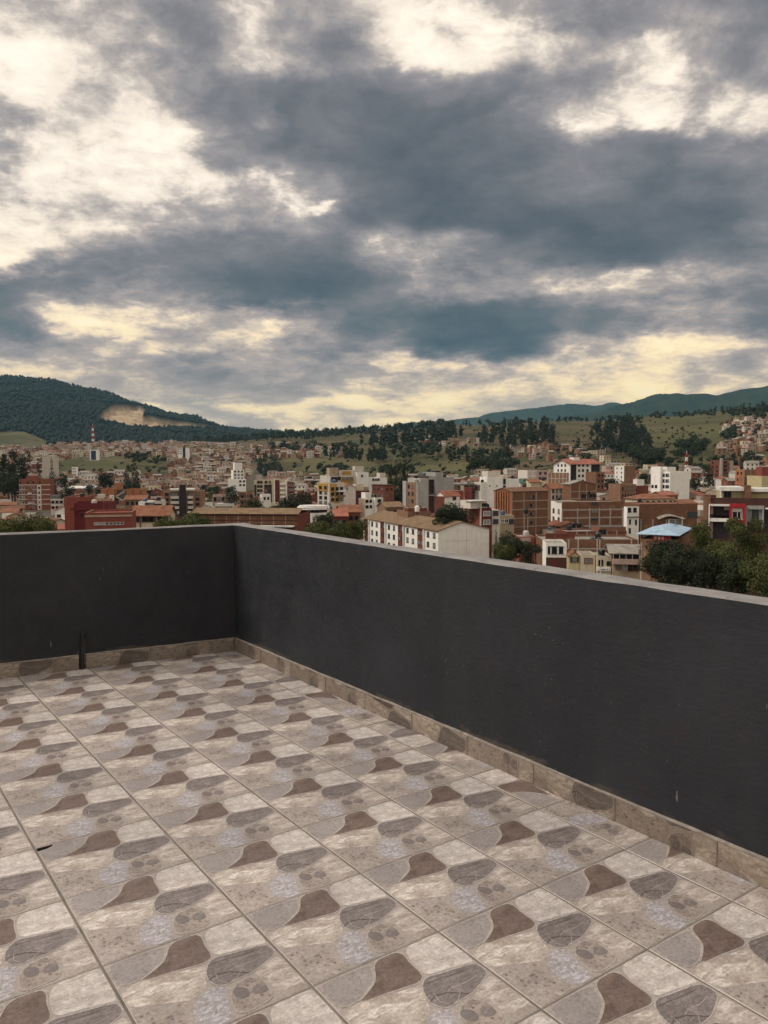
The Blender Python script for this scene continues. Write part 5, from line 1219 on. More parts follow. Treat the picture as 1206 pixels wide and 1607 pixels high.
    B.body('brickr', roof='fib', par=.3); B.bx('pale_band', 'R', .2, B.Lr * .75, B.H - 1.3, B.H - .3, 'pink', .1); B.win('R', B.px('R', 828), B.zy(850.5), 1.6, 1.6, 'fd'); B.win('R', B.px('R', 819), B.zy(850), .8, 1.6, 'fd'); B.bx('white_pier', 'R', B.px('R', 822.5), B.px('R', 824.5), 0, B.H - 1.4, 'white2', .1)
    B = Bld('house', 'small pale yellow house with pointed gable beside the wavy white house', 893, 164, 892, 912, 873.5, ang=-6, depth=7)
    B.body('yel2', roof='tile', par=0); B.gable('y', .95, 'tile', over=.15, gm='yel2'); B.wins('R', .2, B.Lr - .1, 3, [B.zy(879)], .5, 1.1, 'fd', GLL)
    B = Bld('house', 'cream flat-roofed house with wide dark window right of the yellow gable', 912.3, 163, 911, 936.5, 870, ang=-6, depth=7)
    B.body('cream', roof='slab', par=.3); B.win('R', B.px('R', 925.5), B.zy(881), 1.7, 1.1, 'fb')
    B = Bld('house', 'white-cream house carrying a white and blue shop sign board', 936.8, 162, 935.5, 962, 872.5, ang=-7, depth=7)
    B.body('cream', roof='slab', par=.3); B.win('R', B.px('R', 945), B.zy(884.5), .95, 1.2, 'fd'); B.win('R', B.px('R', 957.5), B.zy(885.5), .85, .9, 'fd')
    s0, s1, za, zb = B.px('R', 939), B.px('R', 961), B.zy(898), B.zy(891.5)
    sg = B.bx('shop_sign', 'R', s0, s1, za, zb, 'white', .25); rng = random.Random(4); mb = MB(); x = s0 + .5; hs = zb - za
    mb.prism([(s0 + .75 + .2 * math.cos(k * .785), 0) for k in range(8)], 0, 0) if False else None
    while x < s1 - .3:
        w_ = rng.uniform(.08, .16); h_ = rng.uniform(.2, .34) * hs
        if rng.random() < .82: mb.box(x, -.262, za + hs * .32, x + w_, -.25, za + hs * .32 + h_)
        x += w_ + .05
    mb.box(s0 + .1, -.262, za + .03, s1 - .1, -.25, za + .1)
    ltr = mb.obj('sign_lettering', [M['signblue']]); ltr.parent = sg
    B = Bld('house', 'brown two-storey house with grey roofed balcony at the street corner', 962.5, 160, 960, 1014, 880, ang=-10, depth=8)
    B.body('tan', roof='slab', par=0); B.bx('balcony', 'R', -.2, B.Lr, B.zy(886), B.zy(878), 'pink', 1.1); B.bx('dark_opening', 'R', .2, B.Lr - .2, B.H - .3, B.zy(868.5), 'blk', .02)
    B.win('R', B.px('R', 973), B.zy(890), 1.1, 1.2, 'fb'); B.win('R', B.px('R', 984), B.zy(890), .7, 1.1, 'fw', GLL); B.wins('R', B.px('R', 988), B.Lr - .3, 3, [B.zy(891)], 1.0, 1.6, 'fb')
    B.gable('x', 1.1, 'fib', over=1.0, eave=B.zy(868), gm='blk'); B.block('back_storey', .1, B.Lr - .1, 1.2, B.Ll, B.H - .1, B.zy(868.2), 'brownp')
    for p in (964, 974, 984, 994, 1005): t = B.px('R', p); B.bx('balcony_post', 'R', t - .06, t + .06, B.zy(878), B.zy(868.5), 'concl', .95, .85)
    B = Bld('house', 'white drum-shaped roof store above the brown street house', 1014, 156, 1012, 1021, 862, ang=0, depth=3)
    B.body('white', roof='slab', par=.1)
    # --- mid-distance blocks in the left half
    B = Bld('apartment_building', 'slim white stepped tower block on the slope above the parapet corner', 366, 640, 363, 384, 737, ang=20, depth=9)
    B.body('white', roof='slab', par=.3, z1=B.zy(737)); B.block('upper_block', 1.4, B.Lr * .85, 1, 8, B.H - .3, B.zy(725.5), 'white', 'slab'); B.wins('R', .3, B.Lr - .3, 3, B.rows(6, 2.7, 1.5), 1.4, 1.3, 'fd')
    B = Bld('house', 'broad white low building at the foot of the slim tower', 358, 560, 355, 386, 752, ang=8, depth=10); B.body('white', roof='whiter', par=.3).wins('R', B.Lr * .6, B.Lr, 2, B.rows(2), 1.5, 1.3, 'fd')
    B = Bld('apartment_building', 'cream and brown apartment row with white framed end block', 399, 415, 396, 451, 753, ang=6, depth=10)
    B.body('cream', roof='slab', par=.3); z4 = [B.zy(756 + 6.6 * i) for i in range(4)]
    for a_, b_, mt in ((399.5, 403, 'blk'), (415, 427, 'brownp')): B.bx('brown_panel', 'R', B.px('R', a_), B.px('R', b_), 0, B.H - 2.5, mt, .08)
    for p in (406, 410.5, 418, 424): B.wins('R', B.px('R', p) - .5, B.px('R', p) + .5, 1, z4, 1.3, 1.3, 'fd', off=.06)
    B.bx('white_frame', 'R', B.px('R', 430.5), B.px('R', 432), 0, B.H + .2, 'white', 1); B.bx('white_frame', 'R', B.px('R', 448.5), B.px('R', 450.5), 0, B.H - .4, 'white', 1); B.bx('maroon_bay', 'R', B.px('R', 432), B.px('R', 439), 0, B.H - .2, 'maroon', .5)
    for z in z4: B.bx('balcony', 'R', B.px('R', 440), B.px('R', 448), z - 1.6, z - .7, 'white', .9)
    B.block('roof_hut', 1, B.px('R', 411), 2, 7, B.H - .3, B.zy(745), 'concl', 'slab')
    B = Bld('apartment_building', 'maroon apartment block behind the white framed end block', 452, 440, 450, 463, 757, ang=20, depth=9); B.body('maroon', roof='slab', par=.3).wins('R', .3, B.Lr - .3, 2, B.rows(4), 1.3, 1.2, 'fw')
    B = Bld('house', 'long white low building with a strip of windows behind the warehouse roof', 337, 262, 333, 366, 790.5, ang=4, depth=7); B.body('white2', roof='whiter', par=.2); B.win('R', B.Lr * .5, B.H - 1.3, B.Lr * .92, .8, 'fd')
    B = Bld('house', 'white gabled shed beside the apartments with the dark tower', 316, 268, 313, 336, 798, ang=10, depth=7); B.body('white2', roof='fib', par=0); B.gable('y', 1.2, 'fib', gm='white2', shift=.3); B.wins('R', .2, B.Lr - .2, 2, [B.H - 1.6], 1.2, 1.5, 'fd')
    B = Bld('house', 'pale house with dark bays above the long white low building', 334, 300, 331, 354, 777, ang=10, depth=8); B.body('pink', roof='fib', par=.3).wins('R', .2, B.Lr - .2, 3, B.rows(2, 2.7), 1.1, 1.5, 'fd')
    B = Bld('house', 'brick house with concrete frame behind the dark garden tree', 376, 330, 373, 399, 773, ang=14, depth=9); B.body('brick', roof='slab', par=.3).wins('R', .3, B.Lr - .3, 3, B.rows(2), 1.1, 1.1, 'fd'); B.frame('R', [.2, B.Lr / 2, B.Lr - .2], [B.H - 2.6], 0, B.Lr, 0, B.H)
    B = Bld('house', 'white square house with two dark windows below the cream apartment row', 412, 350, 408, 425, 776, ang=18); B.body('white', 'white2', roof='fib', par=.3).wins('R', .2, B.Lr - .2, 2, [B.H - 1.7], .9, 1.2, 'fd')
    B = Bld('house', 'white slab block with a dark stair strip on the far hillside', 279, 1080, 277, 298, 703, ang=8, depth=9); B.body('white', roof='slab', par=.3); B.bx('dark_strip', 'R', B.Lr * .45, B.Lr * .68, 0, B.H, 'blk', .2); B.wins('R', .2, B.Lr * .4, 2, B.rows(3, 3), 1.6, 1.3, 'fd')
    B = Bld('house', 'white-fronted hillside house with dark blue glazed front', 141, 1010, 139, 156, 706, ang=8, depth=9); B.body('white', roof='slab', par=.3); B.bx('glazed_front', 'R', B.Lr * .15, B.Lr * .72, 1, B.H - 1, 'bluep', .2)
    B = Bld('house', 'white narrow house with green side beside the hillside meadow', 113, 740, 111, 121, 733, ang=10, depth=8); B.body('white', roof='slab', par=.3).wins('R', .2, B.Lr - .2, 2, B.rows(4, 2.6), .9, 1.1, 'fd')
    B = Bld('warehouse', 'long shed with bright white roof below the hillside meadow', 108, 520, 106, 147, 766.5, ang=2, depth=14); B.body('brickt', roof='whiter', par=0); B.gable('x', 1.3, 'whiter', gm='brickt')
    B = Bld('house', 'tan concrete block standing alone under the left hillside', 66, 700, 63, 90, 716, ang=10, depth=10); B.body('concl', roof='slab', par=.3)
M['signblue'] = wall_mat('sign_blue_paint', (.03, .05, .16), .1); M['bluep'] = wall_mat('blue_glazing', (.03, .06, .11), .2)
heroes()

# ------------------------------------------------------------------ trees
def leaf_mat(name, c0, c1, rough=0.75):
    m, t, b = material(name, rough, 0.2)
    oi = t.node('ShaderNodeObjectInfo').outputs['Random']
    n = t.noise(wpos(t), 0.9, 3, 0.6)
    col = t.mix(t.mrange(n, 0.35, 0.66), c0, c1)
    t.put(b.inputs['Base Color'], t.v('SCALE', col, t.mrange(oi, 0, 1, 0.75, 1.2)))
    b.inputs['Transmission Weight'].default_value = 0.0
    return m
LM = {'olive': leaf_mat('olive_leaves', (.052, .062, .018), (.098, .098, .030)), 'dark': leaf_mat('dark_leaves', (.016, .023, .012), (.036, .042, .019)), 'mid': leaf_mat('green_leaves', (.040, .052, .016), (.092, .096, .030)),
      'pine': leaf_mat('blue_dark_needles', (.012, .022, .016), (.026, .038, .024)), 'fir': leaf_mat('hill_wood_leaves', (.015, .025, .014), (.034, .044, .021))}
LM['scrub'] = leaf_mat('scrub_leaves', (.026, .034, .014), (.052, .055, .024))
LM['mtn'] = leaf_mat('mountain_forest_leaves', (.007, .015, .012), (.013, .023, .016))
BARK, _t, _b = material('bark', 0.95, 0.1); _t.put(_b.inputs['Base Color'], _t.ramp(_t.noise(objco(_t), 4, 4, 0.6), [(0.3, (.05, .035, .025)), (0.7, (.13, .10, .075))]))

def lobes_for(kind, rng):
    """crown as overlapping lobes in a unit tree: height 1, (x, y, z, rx, rz)"""
    L = []
    if kind == 'round':
        for i in range(13): a = rng.uniform(0, 6.28); q = rng.uniform(.05, .26); L.append((q * math.cos(a), q * math.sin(a), rng.uniform(.52, .86) - q * .2, rng.uniform(.12, .19), rng.uniform(.09, .14)))
        L.append((0, 0, .66, .24, .2))
    elif kind == 'spread':
        for i in range(18): a = rng.uniform(0, 6.28); q = rng.uniform(.05, .42); L.append((q * math.cos(a), q * math.sin(a), rng.uniform(.48, .90) - q * .3, rng.uniform(.11, .19), rng.uniform(.06, .10)))
    elif kind == 'cone':
        for i in range(9): f = i / 8; L.append((rng.uniform(-.02, .02), rng.uniform(-.02, .02), .16 + f * .74, .19 * (1 - f) + .03, .09))
    elif kind == 'tall':
        for i in range(10): f = i / 9; a = rng.uniform(0, 6.28); q = rng.uniform(.02, .11); L.append((q * math.cos(a), q * math.sin(a), .30 + f * .60, rng.uniform(.07, .125) * (1.15 - .5 * f), rng.uniform(.07, .11)))
    return L
def crown_arrays(kind, n, size, seed):
    rng = random.Random(seed); nr = np.random.RandomState(seed)
    L = lobes_for(kind, rng); w = np.array([l[3] ** 2 for l in L]); w /= w.sum()
    idx = nr.choice(len(L), n, p=w); La = np.array(L)[idx]
    d = nr.normal(size=(n, 3)); d /= np.linalg.norm(d, axis=1)[:, None]
    rad = nr.uniform(.55, 1.05, n) ** .6
    c = La[:, :3] + d * rad[:, None] * np.stack([La[:, 3], La[:, 3], La[:, 4]], 1)
    R_ = {'round': .36, 'spread': .5, 'cone': .19, 'tall': .17}[kind]; zx = np.percentile(c[:, 2], 99.7); rx = np.percentile(np.hypot(c[:, 0], c[:, 1]), 97)
    kx, kz = R_ / rx, 1 / zx; c = c * np.array([kx, kx, kz]); L = [(l[0] * kx, l[1] * kx, l[2] * kz, l[3], l[4]) for l in L]
    # leaf sprays face roughly outwards
    nn = d + nr.normal(size=(n, 3)) * .55; nn /= np.linalg.norm(nn, axis=1)[:, None]
    t1 = np.cross(nn, nr.normal(size=(n, 3))); t1 /= np.linalg.norm(t1, axis=1)[:, None]; t2 = np.cross(nn, t1)
    s = nr.uniform(.6, 1.3, n)[:, None] * size
    q = np.stack([c - t1 * s, c - t2 * s * .6 , c + t1 * s, c + t2 * s * .6], 1).reshape(-1, 3)
    f = np.arange(n * 4).reshape(-1, 4)
    return q, f, L
def np_mesh(name, v, f, mats, idx=None):
    me = bpy.data.meshes.new(name); k = f.shape[1]
    me.vertices.add(len(v)); me.vertices.foreach_set('co', np.ascontiguousarray(v, np.float32).ravel())
    me.loops.add(f.size); me.loops.foreach_set('vertex_index', np.ascontiguousarray(f, np.int32).ravel())
    me.polygons.add(len(f)); me.polygons.foreach_set('loop_start', np.arange(len(f), dtype=np.int32) * k)
    me.update(calc_edges=True)
    for m in mats: me.materials.append(m)
    if idx is not None: me.polygons.foreach_set('material_index', np.ascontiguousarray(idx, np.int32))
    return me
def trunk_mesh(kind, L, seed):
    rng = random.Random(seed + 77); mb = MB(); top = .5 if kind in ('round', 'spread') else .88
    p = Vector((0, 0, -.03)); r = .028
    segs = 4
    for i in range(segs):
        q = Vector((rng.uniform(-.02, .02), rng.uniform(-.02, .02), top * (i + 1) / segs)); r2 = r * .72
        mb.tube(p, q, r, r2, 7, caps=False); p, r = q, r2
    if kind in ('round', 'spread'):
        for l in L[::2]: mb.tube((0, 0, rng.uniform(.22, .45)), (l[0] * .85, l[1] * .85, l[2]), .013, .004, 5, caps=False)
    return mb.mesh('trunk', [BARK])
_tree = {}
def tree_proto(kind, leaf, detail, seed):
    key = (kind, leaf, detail, seed)
    if key not in _tree:
        n, size = {'hi': (6000, .0165), 'mid': (1500, .026), 'lo': (420, .044)}[detail]
        if kind in ('cone', 'tall'): size *= .72
        v, f, L = crown_arrays(kind, n, size, seed)
        _tree[key] = (np_mesh('crown', v, f, [LM[leaf]]), trunk_mesh(kind, L, seed))
    return _tree[key]
def tree(name, label, base, h, kind, leaf, detail, seed=1, wide=1.0, group=None, rot=None):
    cm, tm = tree_proto(kind, leaf, detail, seed)
    r = empty(name, (base[0], base[1], base[2] - .1), (seed * 1.7 + base[0]) % 6.28 if rot is None else rot); r.scale = (h * wide, h * wide, h)
    tag(r, label, 'tree', group)
    meshobj('trunk', tm, None, r); c = meshobj('crown', cm, None, r)
    if kind in ('round', 'spread') and detail != 'lo':
        s_ = min(1.0, max(.52, 1.15 * wide * (1.05 if kind == 'round' else 1.25))); c.scale = (1, 1, s_); c.location = (0, 0, 1 - s_)
    return r
def near_tree(px, ytop, D, hw, kind, leaf, label, seed, detail='hi', name='leafy_tree', group=None):
    """crown top at row ytop, crown half-width hw pixels, standing on the ground at distance D"""
    p = at(px, ytop, D); z0 = gz(p.x, p.y); h = p.z - z0
    unit = {'round': .36, 'spread': .5, 'cone': .19, 'tall': .17}[kind]
    wide = (hw / FPX * D) / (unit * h)
    BUILT.append((p.x, p.y, hw / FPX * D * .6))
    return tree(name, label, (p.x, p.y, z0), h, kind, leaf, detail, seed, wide, group)
def named_trees():
    T_ = near_tree
    g = None
    T_(8, 813, 118, 30, 'round', 'olive', 'rounded olive-green tree at the left picture edge above the far parapet', 1); T_(38, 806, 122, 32, 'round', 'olive', 'olive-green tree with the highest crown left of the red factory', 2); T_(70, 812, 120, 26, 'round', 'mid', 'dark green side of the tree clump touching the red factory wall', 3)
    T_(266, 809, 138, 24, 'round', 'olive', 'olive tree in front of the white warehouse bays', 4); T_(296, 804, 142, 26, 'round', 'olive', 'olive tree just left of the parapet corner, tallest of its clump', 2); T_(318, 811, 139, 18, 'round', 'mid', 'small green tree next to the parapet corner', 1)
    T_(518, 789, 178, 17, 'cone', 'dark', 'dense dark conical tree in front of the ochre apartment block', 5); T_(508, 806, 172, 17, 'round', 'dark', 'dark bushy tree left of the conical tree', 3)
    T_(500, 818, 150, 24, 'round', 'olive', 'olive bushy tree beside the end of the brick warehouse', 1); T_(532, 819, 150, 24, 'round', 'mid', 'green bushy tree in the middle of the clump by the white block', 4); T_(558, 815, 158, 20, 'round', 'olive', 'olive tree touching the left end of the long white block', 3)
    T_(714, 789, 209, 30, 'round', 'dark', 'large dark round tree behind the roof of the long white block', 2); T_(694, 797, 206, 16, 'spread', 'dark', 'dark low tree beside the roof of the long white block', 6)
    T_(800, 834, 152, 26, 'round', 'dark', 'dark leafy tree right of the blank white gable end', 4); T_(830, 850, 150, 24, 'spread', 'dark', 'low dark spreading tree before the wavy white house', 5); T_(779, 829, 156, 7, 'cone', 'dark', 'thin dark cypress at the corner of the white gable', 6); T_(790, 853, 149, 18, 'round', 'mid', 'small leafy tree under the blank white gable', 3)
    T_(1046, 846, 104, 32, 'round', 'dark', 'dark round tree in front of the blue-roofed pavilion', 1); T_(1026, 862, 102, 22, 'round', 'dark', 'dark tree at the left edge of the clump below the blue roof', 2); T_(1078, 852, 100, 32, 'round', 'dark', 'dark tree in the middle of the clump at the right', 4); T_(1100, 815, 108, 22, 'round', 'mid', 'light green tree below the modern building with red frame', 5); T_(1126, 846, 101, 30, 'spread', 'mid', 'green tree in front of the balconies of the modern building', 7); T_(1180, 812, 92, 44, 'spread', 'mid', 'tall spreading tree covering the foot of the modern building', 8); T_(1212, 824, 88, 34, 'spread', 'mid', 'green tree with bare trunk at the right picture edge', 6); T_(1098, 872, 96, 26, 'round', 'dark', 'low dark tree above the right parapet between two larger trees', 2)
    T_(1118, 866, 95, 30, 'round', 'dark', 'dark bushy tree under the white balconies of the modern building', 5); T_(1150, 852, 97, 32, 'round', 'mid', 'green bushy tree right under the red framed window', 3); T_(1160, 878, 88, 32, 'round', 'dark', 'low dark bushy tree above the right parapet near the picture edge', 1); T_(1196, 866, 84, 36, 'round', 'mid', 'bushy green tree filling the corner above the right parapet', 4); T_(1062, 874, 97, 30, 'round', 'dark', 'dark bush below the blue-roofed pavilion', 3)
    T_(366, 771, 268, 14, 'round', 'dark', 'dark tree behind the long white low building', 3, 'mid'); T_(398, 781, 240, 19, 'round', 'dark', 'dark broad tree above the warehouse roof', 1, 'mid'); T_(378, 792, 228, 12, 'round', 'dark', 'small dark tree on the warehouse roof line left of the broad one', 4, 'mid'); T_(456, 775, 262, 22, 'round', 'dark', 'large dark tree left of the white oval building', 2, 'mid'); T_(480, 770, 290, 18, 'round', 'dark', 'dark tree behind the white oval building', 5, 'mid'); T_(436, 792, 240, 14, 'round', 'dark', 'dark bush-like tree behind the warehouse end', 3, 'mid'); T_(330, 770, 380, 16, 'spread', 'mid', 'olive-brown tree above the white gabled shed', 6, 'mid')
    for i, (px, yt, D, hw, k) in enumerate([(3, 716, 480, 15, 'tall'), (12, 706, 470, 12, 'tall'), (22, 704, 465, 12, 'tall'), (31, 713, 460, 11, 'tall'), (40, 709, 470, 10, 'tall'), (6, 738, 440, 18, 'round'), (18, 748, 430, 14, 'round')]):
        T_(px, yt, D, hw, k, 'dark', ['dark ragged eucalyptus at the left edge, lowest of the tall group', 'dark ragged eucalyptus, second from the left edge', 'tallest dark eucalyptus of the group left of the banded brick block', 'dark eucalyptus just left of the banded brick block', 'dark eucalyptus behind the banded brick block', 'broad dark tree at the foot of the left eucalyptus group', 'round dark tree left of the banded brick block'][i], 10 + i, 'mid', 'eucalyptus_tree' if k == 'tall' else 'leafy_tree')
    T_(61, 723, 450, 9, 'cone', 'dark', 'dark conifer directly behind the banded brick block', 21, 'mid', 'conifer_tree'); T_(81, 722, 440, 11, 'cone', 'dark', 'broad dark conifer right of the banded brick block', 22, 'mid', 'conifer_tree'); T_(97, 747, 400, 11, 'round', 'dark', 'dark tree above the small white house', 23, 'mid'); T_(108, 763, 330, 12, 'round', 'dark', 'low dark tree in front of the white shed roof', 24, 'mid')
    T_(163, 739, 430, 14, 'round', 'pine', 'dome-shaped dark green tree at the edge of the meadow', 25, 'mid'); T_(199, 729, 450, 7, 'tall', 'dark', 'left of two tall dark trees on the meadow edge', 26, 'mid', 'eucalyptus_tree'); T_(213, 730, 450, 9, 'tall', 'dark', 'right of two tall dark trees on the meadow edge', 27, 'mid', 'eucalyptus_tree'); T_(205, 750, 430, 16, 'round', 'dark', 'dark bush at the foot of the two tall trees', 28, 'mid')
    for i, (px, yt, D, hw) in enumerate([(614, 728, 380, 7), (622, 722, 385, 8), (633, 716, 390, 9), (640, 727, 380, 6), (628, 745, 340, 8), (618, 752, 335, 7)]): T_(px, yt, D, hw, 'cone' if i % 2 else 'tall', 'dark', ['slim dark tree, leftmost of the conifer clump beside the grey building', 'dark conifer, second of the clump beside the grey building', 'tallest dark tree of the clump beside the grey building', 'dark conifer touching the grey building', 'lower dark tree at the foot of the conifer clump', 'small dark conifer by the red brick block'][i], 30 + i, 'mid', 'conifer_tree')
    T_(1112, 732, 455, 10, 'tall', 'dark', 'dark tree left of the tan apartment tower', 40, 'mid'); T_(1092, 748, 420, 12, 'round', 'dark', 'dark tree right of the tall white block', 41, 'mid'); T_(1070, 745, 430, 12, 'round', 'dark', 'dark bushy tree behind the tall white block', 42, 'mid'); T_(1012, 742, 430, 12, 'round', 'dark', 'dark tree left of the tall white block', 43, 'mid'); T_(960, 750, 430, 14, 'round', 'dark', 'dark tree between the red-roofed block and brick slits house', 44, 'mid'); T_(742, 755, 330, 14, 'round', 'dark', 'brown-dark tree left of the big white plain building', 45, 'mid')
named_trees()

# ------------------------------------------------------------------ ordinary houses between the landmarks
RW = random.Random(21)
def free(x, y, r, k=0.92): return all((x - a) ** 2 + (y - b) ** 2 > ((r + c) * k) ** 2 for a, b, c in BUILT)
LAND = [(o.location.x, o.location.y, o['label']) for o in scene.objects if o.parent is None and o.type == 'EMPTY' and o.get('category') in ('building', 'house')]
def short(lbl):
    for cut in (' with ', ' behind ', ' beside ', ' below ', ' in front', ' left of', ' right of', ' above ', ' between ', ' at ', ' joined', ' on ', ' of ', ' under ', ' carrying', ','): lbl = lbl.split(cut)[0]
    return ' '.join(lbl.split()[:6])
def fill_houses():
    walls = [('brick', 'brown brick'), ('brickt', 'tan brick'), ('brickd', 'dark brick'), ('white2', 'off-white'), ('cream', 'cream'), ('pink', 'pink'), ('tan', 'tan'), ('brickr', 'red brick'), ('white', 'white'), ('conc', 'bare concrete')]
    roofs = [('slab', 'flat', 'flat concrete roof'), ('tile', 'gable', 'clay tile roof'), ('fib', 'gable', 'grey sheet roof'), ('slab', 'flat', 'walled roof terrace'), ('rust', 'gable', 'rusty sheet roof'), ('tiler', 'gable', 'red tile roof')]
    used = {}
    n = 0
    for D in list(range(196, 300, 9)) + list(range(300, 640, 12)):
        step = 9.4 / D * FPX
        px = -15 + RW.uniform(0, step)
        while px < 1222:
            pxx = px + RW.uniform(-.15, .15) * step; px += step
            d = D + RW.uniform(-4, 4); x = (pxx - 603) / FPX * d
            g = gz(x, d); yb = HZ - (g - CAM_Z) / d * FPX
            if 40 < pxx < 270 and d > 560: continue
            if 470 < pxx < 860 and d < 262: continue
            if d < 235 and pxx > 330: continue
            if 12 < pxx < 100 and 300 < d < 440: continue
            if pxx > 560 and yb < 757: continue
            if pxx < 560 and yb < 764: continue
            if RW.random() < .12: continue
            h = RW.choice([3.2, 5.6, 5.9, 6.2, 8.2]) if d > 260 else RW.choice([3.2, 5.6, 6.0])
            if not free(x, d, 4.4, .86): continue
            if n >= 270: continue
            wl, wn = RW.choice(walls); rf, rt, rn = RW.choice(roofs); st = {3.2: 'one-storey', 8.2: 'three-storey'}.get(h, 'two-storey')
            lm = short(min(LAND, key=lambda q: (q[0] - x) ** 2 + (q[1] - d) ** 2)[2])
            lab = f'{st} {wn} house with {rn} near the {lm}'
            ytop = HZ - (g + h - CAM_Z) / d * FPX
            used.setdefault(lab, 0); used[lab] += 1
            B = Bld('house', lab, pxx, d, pxx - 5, pxx + 5, ytop, ang=RW.choice([14, 20, 23, 26, 10, 62]), depth=RW.uniform(6, 9.5), width=RW.uniform(5.5, 9.5), group='ordinary town houses')
            B.D = max(d, 220)
            w2 = RW.choice(walls)[0]
            if rt == 'flat':
                B.body(wl, w2 if RW.random() < .4 else wl, roof=rf, par=.6 if 'walled' in rn else .25)
                if RW.random() < .5: B.block('roof_hut', B.Lr * .15, B.Lr * .5, B.Ll * .4, B.Ll * .8, B.H - .4, B.H + 1.9, RW.choice(['brick', 'conc', 'white2']), 'fib')
            else: B.body(wl, roof=rf, par=0); B.gable(RW.choice('xy'), RW.uniform(.9, 1.5), rf, over=.35, gm=wl)
            nr = max(1, int(B.H / 2.7)); zs = [1.6 + 2.65 * k for k in range(nr)]
            zs = [z for z in zs if z < B.H - .7]
            B.wins('R', .3, B.Lr - .3, RW.choice([2, 2, 3]), zs, RW.uniform(.9, 1.5), RW.uniform(1.0, 1.3), RW.choice(['fw', 'fd', 'fb']))
            if RW.random() < .6: B.wins('L', .3, B.Ll - .3, 2, zs, 1.0, 1.1, RW.choice(['fw', 'fd']))
            if 'brick' in wl and RW.random() < .5: B.frame('R', [.17, B.Lr - .17], [z + 1.25 for z in zs], 0, B.Lr, 0, B.H - .05, 'concl', .28)
            n += 1
    return n
fill_houses()

# rooftop water tanks
def tanks():
    spots = [(930, 846, 190, 'pair of black water tanks on a stand behind the cream flat-roofed house', 2), (1004, 784, 258, 'black water tank on the red hipped roof house', 1), (826, 800, 236, 'dark water tank at the foot of the ribbed brick building', 1), (900, 822, 232, 'row of dark tanks on the roof left of the concrete grid wall', 2), (655, 796, 226, 'white water tank on the stub-wall roof', 1), (980, 862, 176, 'blue tank on the bare brick terrace', 1)]
    bm, t, b = material('black_tank_plastic', .4, .4); b.inputs['Base Color'].default_value = (.012, .012, .014, 1)
    for k, (px, y, D, lab, n) in enumerate(spots):
        p = at(px, y, D); r = empty('water_tank', p); tag(r, lab, 'tank')
        mt = M['white'] if 'white' in lab.split()[0] else (M['bluep'] if lab.startswith('blue') else bm)
        for i in range(n):
            mb = MB(); x = i * 1.7; prof = [(.0, -1.2), (.62, -1.2), (.68, -.6), (.66, .1), (.5, .35), (.2, .45), (0, .46)]; seg = 12
            for (r0, z0), (r1, z1) in zip(prof, prof[1:]):
                for q in range(seg): a0, a1 = 6.2832 * q / seg, 6.2832 * (q + 1) / seg; mb.quad([(x + r0 * math.cos(a0), r0 * math.sin(a0), z0), (x + r0 * math.cos(a1), r0 * math.sin(a1), z0), (x + r1 * math.cos(a1), r1 * math.sin(a1), z1), (x + r1 * math.cos(a0), r1 * math.sin(a0), z1)])
            mb.obj('tank_body', [mt], r)
        mb = MB()
        for x in (-.5, (n - 1) * 1.7 + .5):
            for y_ in (-.4, .4): mb.box(x - .06, y_ - .06, -6, x + .06, y_ + .06, -1.2)
        mb.box(-.8, -.7, -1.28, (n - 1) * 1.7 + .8, .7, -1.2); mb.obj('stand', [M['conc']], r)
tanks()
def roof_clutter():
    rng = random.Random(77); bm, t, b = material('roof_tank_plastic', .4, .4); oi = t.node('ShaderNodeObjectInfo').outputs['Random']
    t.put(b.inputs['Base Color'], t.ramp(oi, [(0.0, (.012, .012, .014)), (.62, (.014, .014, .016)), (.64, (.05, .09, .16)), (.8, (.05, .09, .16)), (.82, (.42, .40, .37))], 'CONSTANT'))
    mb = MB(); prof = [(.0, 0), (.62, 0), (.70, .5), (.67, 1.15), (.5, 1.4), (.2, 1.5), (0, 1.51)]; seg = 10
    for (r0, z0), (r1, z1) in zip(prof, prof[1:]):
        for q in range(seg): a0, a1 = 6.2832 * q / seg, 6.2832 * (q + 1) / seg; mb.quad([(r0 * math.cos(a0), r0 * math.sin(a0), z0), (r0 * math.cos(a1), r0 * math.sin(a1), z0), (r1 * math.cos(a1), r1 * math.sin(a1), z1), (r1 * math.cos(a0), r1 * math.sin(a0), z1)])
    tank = mb.mesh('tank', [bm])
    mb = MB(); mb.tube((0, 0, 0), (0, 0, 3.2), .045, .03, 5)
    for k in range(5): mb.tube((-.5 + .07 * k, 0, 2.2 + .2 * k), (.5 - .07 * k, 0, 2.2 + .2 * k), .03, .03, 4)
    ant = mb.mesh('roof_antenna', [M['greyd']]); n = 0
    flats = [o for o in list(scene.objects) if o.name.split('.')[0] == 'roof' and o.parent and o.parent.location.y < 330 and len(o.data.polygons) == 1]
    for o in flats:
        v = [p.co for p in o.data.vertices]; x0, x1 = min(p.x for p in v), max(p.x for p in v); y0, y1 = min(p.y for p in v), max(p.y for p in v); z = v[0].z
        M4 = Matrix.Translation(o.parent.location) @ Matrix.Rotation(o.parent.rotation_euler.z, 4, 'Z'); nm = short(o.parent['label'])
        for kind in ('tank', 'antenna'):
            if rng.random() < (.6 if kind == 'tank' else .4):
                p = M4 @ Vector((rng.uniform(x0 + .8, x1 - .8), rng.uniform(y0 + .8, y1 - .8), z)); q = meshobj('water_tank' if kind == 'tank' else 'roof_antenna', tank if kind == 'tank' else ant); q.location = p; q.rotation_euler = (0, 0, rng.uniform(0, 6)); q.scale = (rng.uniform(.85, 1.15),) * 3
                tag(q, ('plastic water tank standing on the roof of the ' if kind == 'tank' else 'thin television aerial on the roof of the ') + nm, 'tank' if kind == 'tank' else 'antenna', 'rooftop tanks' if kind == 'tank' else 'rooftop aerials'); n += 1
    return n
